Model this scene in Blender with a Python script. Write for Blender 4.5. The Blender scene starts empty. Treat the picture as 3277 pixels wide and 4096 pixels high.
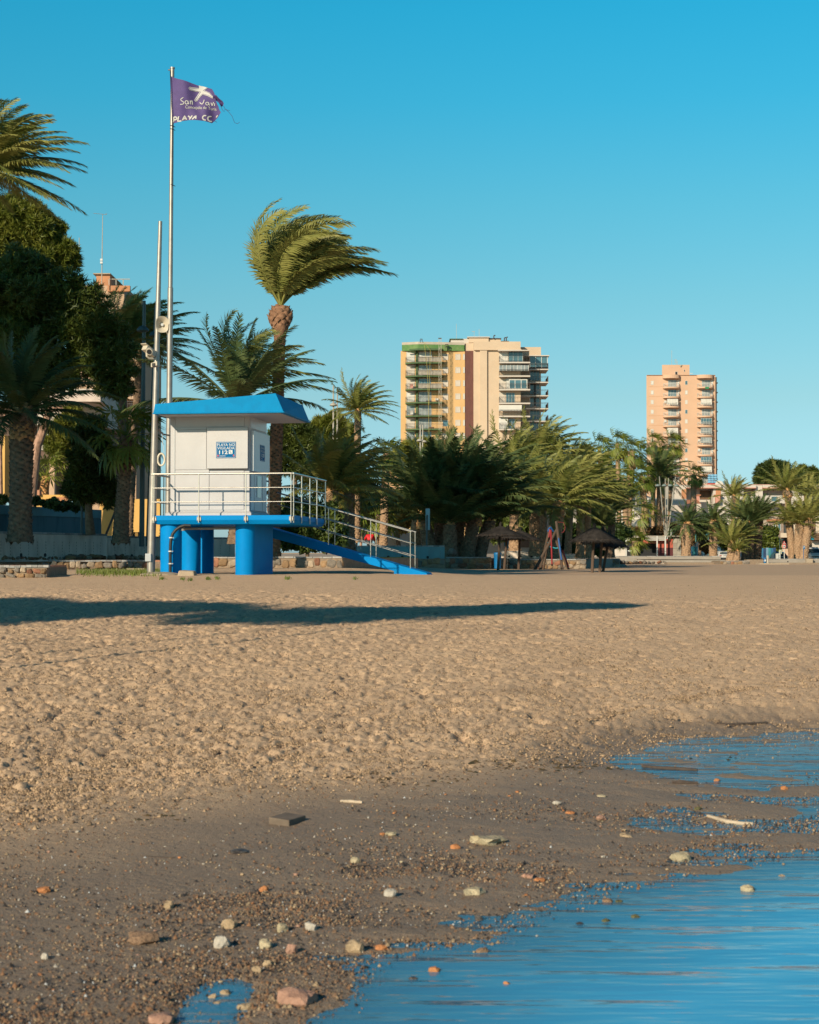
import bpy, bmesh, math, random
import numpy as np
from mathutils import Vector, Matrix, Euler
sc = bpy.context.scene
COL = sc.collection
rnd = random.Random(11)
nr = np.random.RandomState(11)
R = math.radians

# ------------------------------------------------------------ camera, sky, sun, exposure
F, CX, CY, EYE = 6827.0, 1638.5, 2048.0, 1.5          # focal length in photo pixels, centre, eye height
PITCH = math.atan(178.0 / F)
cam = bpy.data.cameras.new('camera')
cam.sensor_fit = 'HORIZONTAL'
cam.sensor_width = 24.0
cam.lens = 24.0 * F / 3277.0
cam.clip_start, cam.clip_end = 0.1, 4000
cam.dof.use_dof = True
cam.dof.focus_distance = 75.0
cam.dof.aperture_fstop = 7.0
camo = bpy.data.objects.new('camera', cam)
COL.objects.link(camo)
camo.location = (0, 0, EYE)
camo.rotation_euler = (R(90) + PITCH, 0, 0)
sc.camera = camo

SUN_AZ = R(57)        # light travels towards (cos, sin) of this angle on the ground
SUN_EL = R(23)
Ldir = Vector((math.cos(SUN_AZ) * math.cos(SUN_EL), math.sin(SUN_AZ) * math.cos(SUN_EL), -math.sin(SUN_EL)))
sl = bpy.data.lights.new('sun', 'SUN')
sl.energy = 4.6
sl.angle = R(0.55)
sl.color = (1.0, 0.86, 0.64)
so = bpy.data.objects.new('sun', sl)
COL.objects.link(so)
so.rotation_euler = Ldir.to_track_quat('-Z', 'Y').to_euler()
so.location = (-30, -40, 40)

w = bpy.data.worlds.new('World')
sc.world = w
w.use_nodes = True
nt = w.node_tree
bg = nt.nodes['Background']
sky = nt.nodes.new('ShaderNodeTexSky')
sky.sky_type = 'NISHITA'
sky.sun_disc = False
sky.sun_elevation = SUN_EL
sky.sun_rotation = math.atan2(-Ldir.x, -Ldir.y)
sky.air_density, sky.dust_density, sky.ozone_density = 1.0, 0.6, 2.0
tc = nt.nodes.new('ShaderNodeTexCoord')
sep = nt.nodes.new('ShaderNodeSeparateXYZ')
nt.links.new(tc.outputs['Generated'], sep.inputs[0])
ramp = nt.nodes.new('ShaderNodeValToRGB')             # colour grade of the clear sky by height above the horizon
SKYG = [(0, (0.417, 0.65, 0.958)), (0.033, (0.423, 0.644, 0.883)), (0.0913, (0.43, 0.631, 0.661)), (0.149, (0.36, 0.692, 0.667)), (0.205, (0.256, 0.757, 0.732)), (0.259, (0.142, 0.808, 0.825)), (0.309, (0.088, 0.85, 0.888)), (0.45, (0.055, 0.42, 0.62)), (0.7, (0.025, 0.16, 0.29)), (0.999, (0.016, 0.10, 0.20))]
el = ramp.color_ramp.elements
el[0].position, el[1].position = 0.0, 1.0
el[0].color, el[1].color = (*SKYG[0][1], 1), (*SKYG[-1][1], 1)
for p, c in SKYG[1:]:
    el.new(p).color = (*c, 1)
nt.links.new(sep.outputs['Z'], ramp.inputs[0])
mul = nt.nodes.new('ShaderNodeMix')
mul.data_type = 'RGBA'
mul.blend_type = 'MULTIPLY'
mul.inputs[0].default_value = 1.0
nt.links.new(sky.outputs[0], mul.inputs[6])
nt.links.new(ramp.outputs[0], mul.inputs[7])
nt.links.new(mul.outputs[2], bg.inputs['Color'])
bg.inputs['Strength'].default_value = 0.12
sc.view_settings.view_transform = 'Standard'
sc.view_settings.look = 'None'
sc.view_settings.gamma = 1.0
sc.view_settings.exposure = 0.35
sc.view_settings.use_curve_mapping = False
sc.render.engine = 'CYCLES'
sc.cycles.max_bounces = 5
sc.cycles.transparent_max_bounces = 6

# ------------------------------------------------------------ helpers
def ray(x, y):
    a, b = (x - CX) / F, (CY - y) / F
    return np.array([a, math.cos(PITCH) - math.sin(PITCH) * b, math.sin(PITCH) + math.cos(PITCH) * b])

def P(x, y, d):
    """point at depth d (metres ahead) that the photo shows at pixel x, y"""
    r = ray(x, y)
    return Vector((r[0] / r[1] * d, d, EYE + r[2] / r[1] * d))

def mpp(d):
    return d / F

WM = {}
def tag(o, label=None, cat=None, group=None, kind=None):
    if label: o['label'] = label
    if cat: o['category'] = cat
    if group: o['group'] = group
    if kind: o['kind'] = kind
    return o

def thing(name, label, cat, loc=(0, 0, 0), rz=0.0, group=None):
    o = bpy.data.objects.new(name, None)
    o.empty_display_size = 0.3
    COL.objects.link(o)
    o.location = loc
    o.rotation_euler = (0, 0, rz)
    WM[o.name] = Matrix.Translation(Vector(loc)) @ Matrix.Rotation(rz, 4, 'Z')
    return tag(o, label, cat, group)

def link(name, me, parent=None, loc=None):
    o = bpy.data.objects.new(name, me)
    COL.objects.link(o)
    if parent is not None:
        o.parent = parent
        WM[o.name] = WM[parent.name]
    if loc is not None:
        o.location = loc
    return o

def fast(name, v, t, mat, smooth=False):
    """triangle mesh from numpy arrays"""
    v = np.asarray(v, dtype=np.float32); t = np.asarray(t, dtype=np.int32)
    me = bpy.data.meshes.new(name)
    k = t.shape[1]
    me.vertices.add(len(v)); me.vertices.foreach_set('co', v.ravel())
    me.loops.add(t.size); me.loops.foreach_set('vertex_index', t.ravel())
    me.polygons.add(len(t)); me.polygons.foreach_set('loop_start', np.arange(0, t.size, k, dtype=np.int32))
    if smooth:
        me.polygons.foreach_set('use_smooth', np.ones(len(t), dtype=bool))
    me.update(calc_edges=True)
    me.materials.append(mat)
    return me

class MB:
    def __init__(s):
        s.v, s.f = [], []
    def add(s, vs, fs):
        o = len(s.v)
        s.v += [tuple(map(float, p)) for p in vs]
        s.f += [tuple(i + o for i in f) for f in fs]
        return s
    def box(s, x0, x1, y0, y1, z0, z1):
        return s.add([(x0, y0, z0), (x1, y0, z0), (x1, y1, z0), (x0, y1, z0), (x0, y0, z1), (x1, y0, z1), (x1, y1, z1), (x0, y1, z1)],
                     [(0, 3, 2, 1), (4, 5, 6, 7), (0, 1, 5, 4), (1, 2, 6, 5), (2, 3, 7, 6), (3, 0, 4, 7)])
    def hexa(s, low, top):
        return s.add(list(low) + list(top), [(0, 3, 2, 1), (4, 5, 6, 7), (0, 1, 5, 4), (1, 2, 6, 5), (2, 3, 7, 6), (3, 0, 4, 7)])
    def obox(s, c, a, b, h):
        c, a, b, h = map(Vector, (c, a, b, h))
        lo = [c - a - b - h, c + a - b - h, c + a + b - h, c - a + b - h]
        return s.hexa(lo, [p + 2 * h for p in lo])
    def beam(s, p, q, w, h, up=(0, 0, 1)):
        p, q = Vector(p), Vector(q)
        d = (q - p).normalized()
        u = Vector(up)
        sd = d.cross(u)
        if sd.length < 1e-4: sd = d.cross(Vector((0, 1, 0)))
        sd.normalize(); u = sd.cross(d).normalized()
        return s.obox((p + q) / 2, d * ((q - p).length / 2), sd * w / 2, u * h / 2)
    def tube(s, pts, r, n=8, cap=True):
        pts = [Vector(p) for p in pts]
        rs = r if isinstance(r, (list, tuple)) else [r] * len(pts)
        o = len(s.v)
        d0 = (pts[1] - pts[0]).normalized()
        sd = d0.cross(Vector((0, 0, 1)))
        if sd.length < 1e-3: sd = Vector((1, 0, 0))
        sd.normalize()
        for i, p in enumerate(pts):
            d = (pts[min(i + 1, len(pts) - 1)] - pts[max(i - 1, 0)]).normalized()
            sd = (sd - d * sd.dot(d)).normalized()
            u = d.cross(sd)
            for k in range(n):
                a = 2 * math.pi * k / n
                q = p + (sd * math.cos(a) + u * math.sin(a)) * rs[i]
                s.v.append(tuple(q))
        for i in range(len(pts) - 1):
            for k in range(n):
                a, b = o + i * n + k, o + i * n + (k + 1) % n
                s.f.append((a, b, b + n, a + n))
        if cap:
            s.f.append(tuple(o + k for k in reversed(range(n))))
            s.f.append(tuple(o + (len(pts) - 1) * n + k for k in range(n)))
        return s
    def prism(s, poly, z0, z1):
        n = len(poly)
        z0f = z0 if callable(z0) else (lambda p: z0)
        z1f = z1 if callable(z1) else (lambda p: z1)
        vs = [(p[0], p[1], z0f(p)) for p in poly] + [(p[0], p[1], z1f(p)) for p in poly]
        fs = [tuple(reversed(range(n))), tuple(range(n, 2 * n))] + [(i, (i + 1) % n, n + (i + 1) % n, n + i) for i in range(n)]
        return s.add(vs, fs)
    def lathe(s, prof, c, n=16):
        o = len(s.v)
        for r, z in prof:
            for k in range(n):
                a = 2 * math.pi * k / n
                s.v.append((c[0] + r * math.cos(a), c[1] + r * math.sin(a), c[2] + z))
        for i in range(len(prof) - 1):
            for k in range(n):
                a, b = o + i * n + k, o + i * n + (k + 1) % n
                s.f.append((a, b, b + n, a + n))
        s.f.append(tuple(o + k for k in reversed(range(n))))
        s.f.append(tuple(o + (len(prof) - 1) * n + k for k in range(n)))
        return s
    def build(s, name, mat, parent=None, smooth=False, bevel=0.0, local=False):
        me = bpy.data.meshes.new(name)
        vs = s.v
        if parent is not None and not local:
            inv = WM[parent.name].inverted()
            vs = [tuple(inv @ Vector(p)) for p in vs]
        me.from_pydata(vs, [], s.f)
        me.materials.append(mat)
        if smooth:
            me.polygons.foreach_set('use_smooth', [True] * len(me.polygons))
            try: me.set_sharp_from_angle(angle=R(40))
            except Exception: pass
        me.update()
        o = link(name, me, parent)
        if bevel:
            b = o.modifiers.new('bevel', 'BEVEL')
            b.width = bevel; b.segments = 2; b.limit_method = 'ANGLE'; b.angle_limit = R(35)
        return o

def solo(mb, name, mat, label, cat, group=None, kind=None, smooth=False, bevel=0.0):
    o = mb.build(name, mat, None, smooth, bevel)
    return tag(o, label, cat, group, kind)

def copy_tree(o, parent=None):
    c = o.copy(); COL.objects.link(c)
    if parent is not None: c.parent = parent
    WM[c.name] = WM[o.name]
    for ch in [k for k in ALLCH.get(o.name, [])]:
        copy_tree(ch, c)
    return c
ALLCH = {}

# ------------------------------------------------------------ procedural materials
def _mix(nt, a, b, f, blend='MIX'):
    m = nt.nodes.new('ShaderNodeMix'); m.data_type = 'RGBA'; m.blend_type = blend
    for k, v in ((0, f), (6, a), (7, b)):
        if hasattr(v, 'links'): nt.links.new(v, m.inputs[k])
        elif k == 0: m.inputs[0].default_value = v
        else: m.inputs[k].default_value = (*v, 1)
    return m.outputs[2]

def _noise(nt, vec, scale, detail=4, rough=0.6):
    n = nt.nodes.new('ShaderNodeTexNoise')
    n.inputs['Scale'].default_value = scale
    n.inputs['Detail'].default_value = detail
    n.inputs['Roughness'].default_value = rough
    if vec is not None: nt.links.new(vec, n.inputs['Vector'])
    return n.outputs['Fac']

def _ramp(nt, fac, a, b):
    r = nt.nodes.new('ShaderNodeMapRange')
    r.inputs['From Min'].default_value = a; r.inputs['From Max'].default_value = b
    nt.links.new(fac, r.inputs['Value'])
    return r.outputs[0]

MATS = {}
def M(name, col, rough=0.65, var=0.12, scale=3.0, bump=0.0, bscale=30.0, metal=0.0, spec=0.4, stretch=None, dirt=0.0, dirtcol=(.16, .13, .1), dscale=1.3, rand=0.0):
    if name in MATS: return MATS[name]
    m = bpy.data.materials.new(name); m.use_nodes = True
    nt = m.node_tree; b = nt.nodes['Principled BSDF']
    geo = nt.nodes.new('ShaderNodeNewGeometry')
    vec = geo.outputs['Position']
    if stretch:
        mp = nt.nodes.new('ShaderNodeMapping'); mp.inputs['Scale'].default_value = stretch
        nt.links.new(vec, mp.inputs['Vector']); vec = mp.outputs[0]
    n = _noise(nt, vec, scale)
    lo = tuple(c * (1 - var) for c in col); hi = tuple(min(1, c * (1 + var)) for c in col)
    c = _mix(nt, lo, hi, _ramp(nt, n, .3, .7))
    if dirt:
        d = _ramp(nt, _noise(nt, vec, dscale, 6, .7), .48, .72)
        mm = nt.nodes.new('ShaderNodeMath'); mm.operation = 'MULTIPLY'; mm.inputs[1].default_value = dirt
        nt.links.new(d, mm.inputs[0])
        c = _mix(nt, c, dirtcol, mm.outputs[0])
    if rand:
        oi = nt.nodes.new('ShaderNodeObjectInfo')
        hs = nt.nodes.new('ShaderNodeHueSaturation')
        mr = nt.nodes.new('ShaderNodeMapRange')
        mr.inputs['To Min'].default_value = 1 - rand; mr.inputs['To Max'].default_value = 1 + rand
        nt.links.new(oi.outputs['Random'], mr.inputs['Value'])
        nt.links.new(mr.outputs[0], hs.inputs['Value']); nt.links.new(c, hs.inputs['Color'])
        c = hs.outputs[0]
    nt.links.new(c, b.inputs['Base Color'])
    b.inputs['Roughness'].default_value = rough
    b.inputs['Metallic'].default_value = metal
    b.inputs['Specular IOR Level'].default_value = spec
    if bump:
        bp = nt.nodes.new('ShaderNodeBump'); bp.inputs['Strength'].default_value = bump
        bp.inputs['Distance'].default_value = 0.02
        nt.links.new(_noise(nt, vec, bscale, 3), bp.inputs['Height'])
        nt.links.new(bp.outputs[0], b.inputs['Normal'])
    MATS[name] = m
    return m

def leafmat(name, c1, c2, trans=0.25, scale=2.0, rough=.5):
    if name in MATS: return MATS[name]
    m = bpy.data.materials.new(name); m.use_nodes = True
    nt = m.node_tree; b = nt.nodes['Principled BSDF']; out = nt.nodes['Material Output']
    geo = nt.nodes.new('ShaderNodeNewGeometry'); oi = nt.nodes.new('ShaderNodeObjectInfo')
    n = _ramp(nt, _noise(nt, geo.outputs['Position'], scale, 3), .3, .7)
    add = nt.nodes.new('ShaderNodeMath'); add.operation = 'ADD'; add.use_clamp = True
    h = nt.nodes.new('ShaderNodeMath'); h.operation = 'MULTIPLY_ADD'; h.inputs[1].default_value = .9; h.inputs[2].default_value = -.45
    nt.links.new(oi.outputs['Random'], h.inputs[0])
    nt.links.new(n, add.inputs[0]); nt.links.new(h.outputs[0], add.inputs[1])
    c = _mix(nt, c1, c2, add.outputs[0])
    nt.links.new(c, b.inputs['Base Color'])
    b.inputs['Roughness'].default_value = rough
    b.inputs['Specular IOR Level'].default_value = .35
    tr = nt.nodes.new('ShaderNodeBsdfTranslucent'); nt.links.new(c, tr.inputs['Color'])
    mx = nt.nodes.new('ShaderNodeMixShader'); mx.inputs[0].default_value = trans
    nt.links.new(b.outputs[0], mx.inputs[1]); nt.links.new(tr.outputs[0], mx.inputs[2])
    nt.links.new(mx.outputs[0], out.inputs['Surface'])
    MATS[name] = m
    return m

# smooth value noise for the ground
def _hash(ix, iy, seed):
    h = (ix * 374761393 + iy * 668265263 + seed * 1442695041) & 0xffffffff
    h = ((h ^ (h >> 13)) * 1274126177) & 0xffffffff
    return ((h ^ (h >> 16)) & 0xffff) / 65535.0
def vnoise(x, y, seed=0):
    ix, iy = np.floor(x).astype(np.int64), np.floor(y).astype(np.int64)
    fx, fy = x - ix, y - iy
    fx = fx * fx * (3 - 2 * fx); fy = fy * fy * (3 - 2 * fy)
    a, b = _hash(ix, iy, seed), _hash(ix + 1, iy, seed)
    c, d = _hash(ix, iy + 1, seed), _hash(ix + 1, iy + 1, seed)
    return (a + (b - a) * fx) * (1 - fy) + (c + (d - c) * fx) * fy
def fbm(x, y, seed=0, o=4, g=.5):
    s, a, t = 0, 1, 0
    for i in range(o):
        s = s + a * vnoise(x * 2 ** i + i * 17.3, y * 2 ** i - i * 9.1, seed + i); t += a; a *= g
    return s / t
def smooth(a, b, x):
    t = np.clip((x - a) / (b - a), 0, 1)
    return t * t * (3 - 2 * t)

_tc = {}
def text_geo(s, size=1.0, bold=0.0):
    """flat lettering: vertices (x, y) and faces"""
    key = (s, bold)
    if key not in _tc:
        cu = bpy.data.curves.new('lettering', 'FONT'); cu.body = s; cu.resolution_u = 3
        cu.offset = bold
        cu.align_x = 'LEFT'
        ob = bpy.data.objects.new('lettering', cu)
        me = bpy.data.meshes.new_from_object(ob)
        _tc[key] = ([tuple(v.co)[:2] for v in me.vertices], [tuple(p.vertices) for p in me.polygons])
        bpy.data.objects.remove(ob); bpy.data.curves.remove(cu); bpy.data.meshes.remove(me)
    v, f = _tc[key]
    return [(a * size, b * size) for a, b in v], f
def text_fit(s, w, h, bold=0.0):
    v, f = text_geo(s, 1.0, bold)
    x0, x1 = min(a for a, b in v), max(a for a, b in v); y0, y1 = min(b for a, b in v), max(b for a, b in v)
    return [((a - x0) / (x1 - x0) * w, (b - y0) / (y1 - y0) * h) for a, b in v], f

# ------------------------------------------------------------ ground
SHORE_PX = [(700, 4400), (1200, 4085), (1360, 3985), (1455, 3850), (1640, 3800), (1953, 3764), (2115, 3670), (2210, 3630), (2494, 3555), (2873, 3480), (3277, 3394), (3900, 3290)]
def _w0(x, y):
    r = ray(x, y); t = -EYE / r[2]
    return (r[0] * t, r[1] * t)
SHORE = [(-9.0, -6.0)] + [_w0(*p) for p in SHORE_PX] + [(9.0, 12.5), (30.0, 26.0), (120.0, 75.0), (600.0, 300.0)]
def shore_dist(X, Y):
    best = np.full(np.shape(X), 1e9); sg = np.ones(np.shape(X))
    for (ax, ay), (bx, by) in zip(SHORE[:-1], SHORE[1:]):
        dx, dy = bx - ax, by - ay
        t = np.clip(((X - ax) * dx + (Y - ay) * dy) / (dx * dx + dy * dy), 0, 1)
        ex, ey = X - (ax + t * dx), Y - (ay + t * dy)
        d2 = ex * ex + ey * ey
        s = np.where(dx * (Y - ay) - dy * (X - ax) >= 0, 1.0, -1.0)
        m = d2 < best
        best = np.where(m, d2, best); sg = np.where(m, s, sg)
    return np.sqrt(best) * sg
PUD = [_w0(*p) for p in [(3060, 3080), (3300, 3060), (3500, 3100)]]
POOL = _w0(850, 4035)
LEFTP = np.array([(0, .0), (3, .015), (5, .035), (8, .06), (10, .085), (12, .095), (15, .135), (20, .34), (30, .675), (38, .93), (42, 1.035), (50, 1.07), (62, 1.10), (100, 1.10), (200, 1.15), (400, 1.4), (3000, 8.0)])
RIGHTP = np.array([(0, .0), (3, .015), (5, .035), (8, .06), (10, .085), (12, .095), (15, .135), (20, .34), (30, .67), (38, .90), (42, .965), (46, .985), (49, .96), (54, .84), (60, .78), (80, .76), (92, .80), (150, .70), (200, .66), (400, 1.0), (3000, 8.0)])
_pool = {}
def z_base(X, Y):
    u = CX + F * X / np.maximum(Y, .5)
    k = smooth(1350, 1950, u)
    zl = np.interp(Y, LEFTP[:, 0], LEFTP[:, 1]); zr = np.interp(Y, RIGHTP[:, 0], RIGHTP[:, 1])
    prof = zl * (1 - k) + zr * k
    s = shore_dist(X, Y)
    zs = np.where(s < 0, np.maximum(s * .07, -.9), np.where(s < 3.2, s * .024, .0768 + (s - 3.2) * .16))
    z = np.minimum(prof + np.where(Y < 3, 0, 0), zs)
    # the shallow pool on the wet sand and the small pool at the bottom edge
    px, py = PUD[0]
    e = np.sqrt(((X - 3.9) / 2.2) ** 2 + ((Y - 12.7 - .14 * (X - 3.9)) / 2.1) ** 2) + .22 * (fbm(X * 1.3, Y * 1.3, 501, 3) - .5)
    k = (1 - smooth(.95, 1.55, e)) * (Y < 20)
    _pool['e'] = e
    z = z * (1 - k) - k * .006
    k = smooth(.3, 1.6, X) * (1 - smooth(1.6, 2.4, s)) * (s > 0) * (Y < 20)
    z = z * (1 - .9 * k)
    e2 = ((X - POOL[0]) / .13) ** 2 + ((Y - POOL[1]) / .42) ** 2
    e2 = e2 * (1 + 1.5 * (fbm(X * 7, Y * 4, 601, 3) - .5))
    z = z - np.exp(-e2 ** 2) * (z + .012)
    return z, s
def zg(X, Y):
    z, s = z_base(np.array([float(X)]), np.array([float(Y)]))
    return float(z[0])
_GD = np.concatenate([np.geomspace(3.0, 60, 260), np.geomspace(61, 400, 90)])
def G(x, y):
    """where the sight line of pixel x, y meets the ground"""
    r = ray(x, y); X = r[0] / r[1] * _GD; zr = EYE + r[2] / r[1] * _GD
    zgd, _ = z_base(X, _GD); hit = np.nonzero(zr <= zgd)[0]
    if len(hit) == 0 or hit[0] == 0: return P(x, y, 3.0 if len(hit) else 400.0)
    i = hit[0]; a, b = zr[i - 1] - zgd[i - 1], zr[i] - zgd[i]; t = a / (a - b)
    d = _GD[i - 1] + (_GD[i] - _GD[i - 1]) * t
    return Vector((r[0] / r[1] * d, d, zgd[i - 1] + (zgd[i] - zgd[i - 1]) * t))

def build_ground():
    rows = [-60, -30, -15, -8, -4, -1, 1.0, 2.0, 3.0]
    d = 3.6
    while d < 17: rows.append(d); d *= 1.0036
    while d < 36: rows.append(d); d += .045
    while d < 56: rows.append(d); d += .16
    while d < 3000: rows.append(d); d *= 1.035
    rows = np.array(rows)
    inner = np.linspace(-.262, .262, 580)
    outl = -.262 - np.cumsum(.004 * 1.16 ** np.arange(24))
    us = np.concatenate([outl[::-1], inner, -outl])
    W = np.where(rows > 3, rows, 3 + (3 - rows) * .6)
    X = W[:, None] * us[None, :]
    Y = np.repeat(rows[:, None], len(us), 1)
    z, s = z_base(X, Y); pe = _pool['e'].copy()
    near = (Y > 2.5) & (Y < 60)
    # churned dry sand
    wetline = 3.0 + 1.1 * (fbm(X * .5, Y * .5, 5) - .5) + .35 * (fbm(X * 2.3, Y * 2.3, 8) - .5)
    dryness = smooth(-.3, 1.6, s - wetline)
    dry = dryness * smooth(7.5, 9.0, Y + 0 * X)
    n1 = fbm(X * 1.1, Y * 1.1, 21, 3); n2 = fbm(X * 4.2, Y * 3.4, 31, 3); n3 = fbm(X * 13, Y * 9, 41, 2)
    n4 = fbm(X * 7.5, Y * 5.5, 131, 2); n5 = fbm(X * 11, Y * 8, 151, 2); n6 = fbm(X * 24, Y * 14, 161, 2)
    ridge = 1 - np.abs(2 * fbm(X * 2.6, Y * 2.1, 51, 3) - 1)
    calm = 1 - .82 * smooth(31, 35, Y + .15 * X)
    amp = dry * calm * near * (1 - .4 * smooth(-.05, .2, X / np.maximum(Y, 1)))
    rel = (n1 - .5) * .014 + (n2 - .5) * .012 + (n3 - .5) * .027 + (n6 - .5) * .024 - np.maximum(n4 - .6, 0) * .15 + np.maximum(n5 - .66, 0) * .06
    z = z + rel * amp * (1.75 - .6 * smooth(10, 17, Y))
    z = z + near * (1 - dry) * ((fbm(X * 1.6, Y * 2.2, 61, 3) - .5) * .012 + (fbm(X * 9, Y * 9, 71, 2) - .5) * .006) * smooth(-2, 0, s)
    # gravel bars and rivulets between the shallow pool and the sea
    wetzone = smooth(-.4, .1, s) * (1 - smooth(2.2, 3.4, s)) * smooth(-1.2, 1.2, X + .0 * Y)
    z = z + near * wetzone * (fbm(X * 2.4 + Y * .9, Y * 5.0, 81, 4) - .50) * .034
    z = z + near * (1 - smooth(.9, 1.15, pe)) * (Y < 20) * (.5 * (fbm(X * 2.2, Y * 5.5, 511, 4) - .49) * .06)
    far = (Y >= 60) & (Y < 400)
    z = z + far * (fbm(X * .35, Y * .12, 91, 3) - .5) * .05
    zf = z.copy()
    # footprints and clods
    pit_rng = np.random.RandomState(5)
    lr = np.log(rows[rows > 3.5]); base = np.argmax(rows > 3.5)
    npit = 8200
    for k in range(npit):
        yy = 8.5 + 27.5 * pit_rng.rand() ** .85
        uu = (pit_rng.rand() * 2 - 1) * .27
        xx = uu * yy
        i = int(np.searchsorted(rows, yy)); j = int(np.searchsorted(us, uu))
        rad = pit_rng.uniform(.018, .046) * (1.5 if pit_rng.rand() < .12 else 1); dep = rad * pit_rng.uniform(.4, .62)
        if pit_rng.rand() < .25: dep = -dep * .4; rad *= .6
        if i >= len(rows) - 1 or amp[i, j] < .15: continue
        di = max(2, int(rad * 2.2 / (rows[i + 1] - rows[i])) + 1)
        dj = max(2, int(rad * 2.2 / (yy * (us[325] - us[324]))) + 1)
        i0, i1, j0, j1 = max(i - di, 0), i + di, max(j - dj, 0), j + dj
        ang = pit_rng.rand() * 3.14; asp = pit_rng.uniform(1, 2.0)
        ca, sa = math.cos(ang), math.sin(ang)
        ddx, ddy = X[i0:i1, j0:j1] - xx, Y[i0:i1, j0:j1] - yy
        q = np.sqrt(((ddx * ca + ddy * sa) / (rad * asp)) ** 2 + ((-ddx * sa + ddy * ca) / rad) ** 2)
        sh = np.where(q < 1.0, -(1 - q ** 3), 0) + .2 * np.exp(-((q - 1.15) / .25) ** 2) * (1 if dep > 0 else 0)
        z[i0:i1, j0:j1] += sh * dep * amp[i0:i1, j0:j1]
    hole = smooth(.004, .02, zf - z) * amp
    nrw, ncl = X.shape
    v = np.stack([X, Y, z], -1).reshape(-1, 3)
    idx = np.arange(nrw * ncl).reshape(nrw, ncl)
    q = np.stack([idx[:-1, :-1], idx[:-1, 1:], idx[1:, 1:], idx[1:, :-1]], -1).reshape(-1, 4)
    m = bpy.data.materials.new('beach_sand'); m.use_nodes = True
    nt = m.node_tree; b = nt.nodes['Principled BSDF']
    at = nt.nodes.new('ShaderNodeAttribute'); at.attribute_name = 'wet'
    geo = nt.nodes.new('ShaderNodeNewGeometry')
    pos = geo.outputs['Position']
    nA = _ramp(nt, _noise(nt, pos, 1.2, 5), .3, .7)
    nB = _ramp(nt, _noise(nt, pos, 26, 4, .7), .3, .75)
    dryc = _mix(nt, SAND_DRY[0], SAND_DRY[1], nA)
    dryc = _mix(nt, dryc, SAND_DRY[2], nB)
    wetc = _mix(nt, SAND_WET[0], SAND_WET[1], nA)
    wetc = _mix(nt, wetc, SAND_WET[2], _ramp(nt, _noise(nt, pos, 40, 3, .7), .58, .7))
    c = _mix(nt, dryc, wetc, at.outputs['Fac'])
    nt.links.new(c, b.inputs['Base Color'])
    rr = nt.nodes.new('ShaderNodeMapRange'); rr.inputs['To Min'].default_value = .95; rr.inputs['To Max'].default_value = .6
    nt.links.new(at.outputs['Fac'], rr.inputs['Value']); nt.links.new(rr.outputs[0], b.inputs['Roughness'])
    b.inputs['Specular IOR Level'].default_value = .14
    bp = nt.nodes.new('ShaderNodeBump'); bp.inputs['Strength'].default_value = .8; bp.inputs['Distance'].default_value = .02
    nt.links.new(_noise(nt, pos, 22, 5, .75), bp.inputs['Height']); nt.links.new(bp.outputs[0], b.inputs['Normal'])
    me = fast('sand', v, q, m, True)
    wet = (1 - smooth(-1.0, 1.15, s - wetline)) * (Y < 60)
    mot = dry * near * smooth(.5, .75, fbm(X * .8, Y * .5, 211, 4)) * smooth(.42, .62, fbm(X * 3.5, Y * 2.6, 221, 3)) * smooth(34, 26, Y)
    wet = np.maximum(wet, (1 - smooth(1.1, 1.6, pe + .15 * (fbm(X * 2, Y * 2, 77) - .5))) * (Y < 20))
    wet = np.maximum(np.maximum(wet, .9 * hole), .38 * mot)  # pits and mottled patches also take the darker wet tone
    wet = np.maximum(wet, .28 * smooth(52, 58, Y) * (1 - smooth(150, 190, Y)) * smooth(1900, 2500, CX + F * X / np.maximum(Y, .5)))
    a = me.attributes.new('wet', 'FLOAT', 'POINT')
    a.data.foreach_set('value', wet.astype(np.float32).ravel())
    o = link('sand', me)
    tag(o, kind='structure')
    return o
SAND_DRY = [(.59, .40, .253), (.69, .477, .305), (.47, .318, .205)]
SAND_WET = [(.225, .165, .12), (.275, .20, .14), (.36, .25, .16)]
ground = build_ground()

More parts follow.
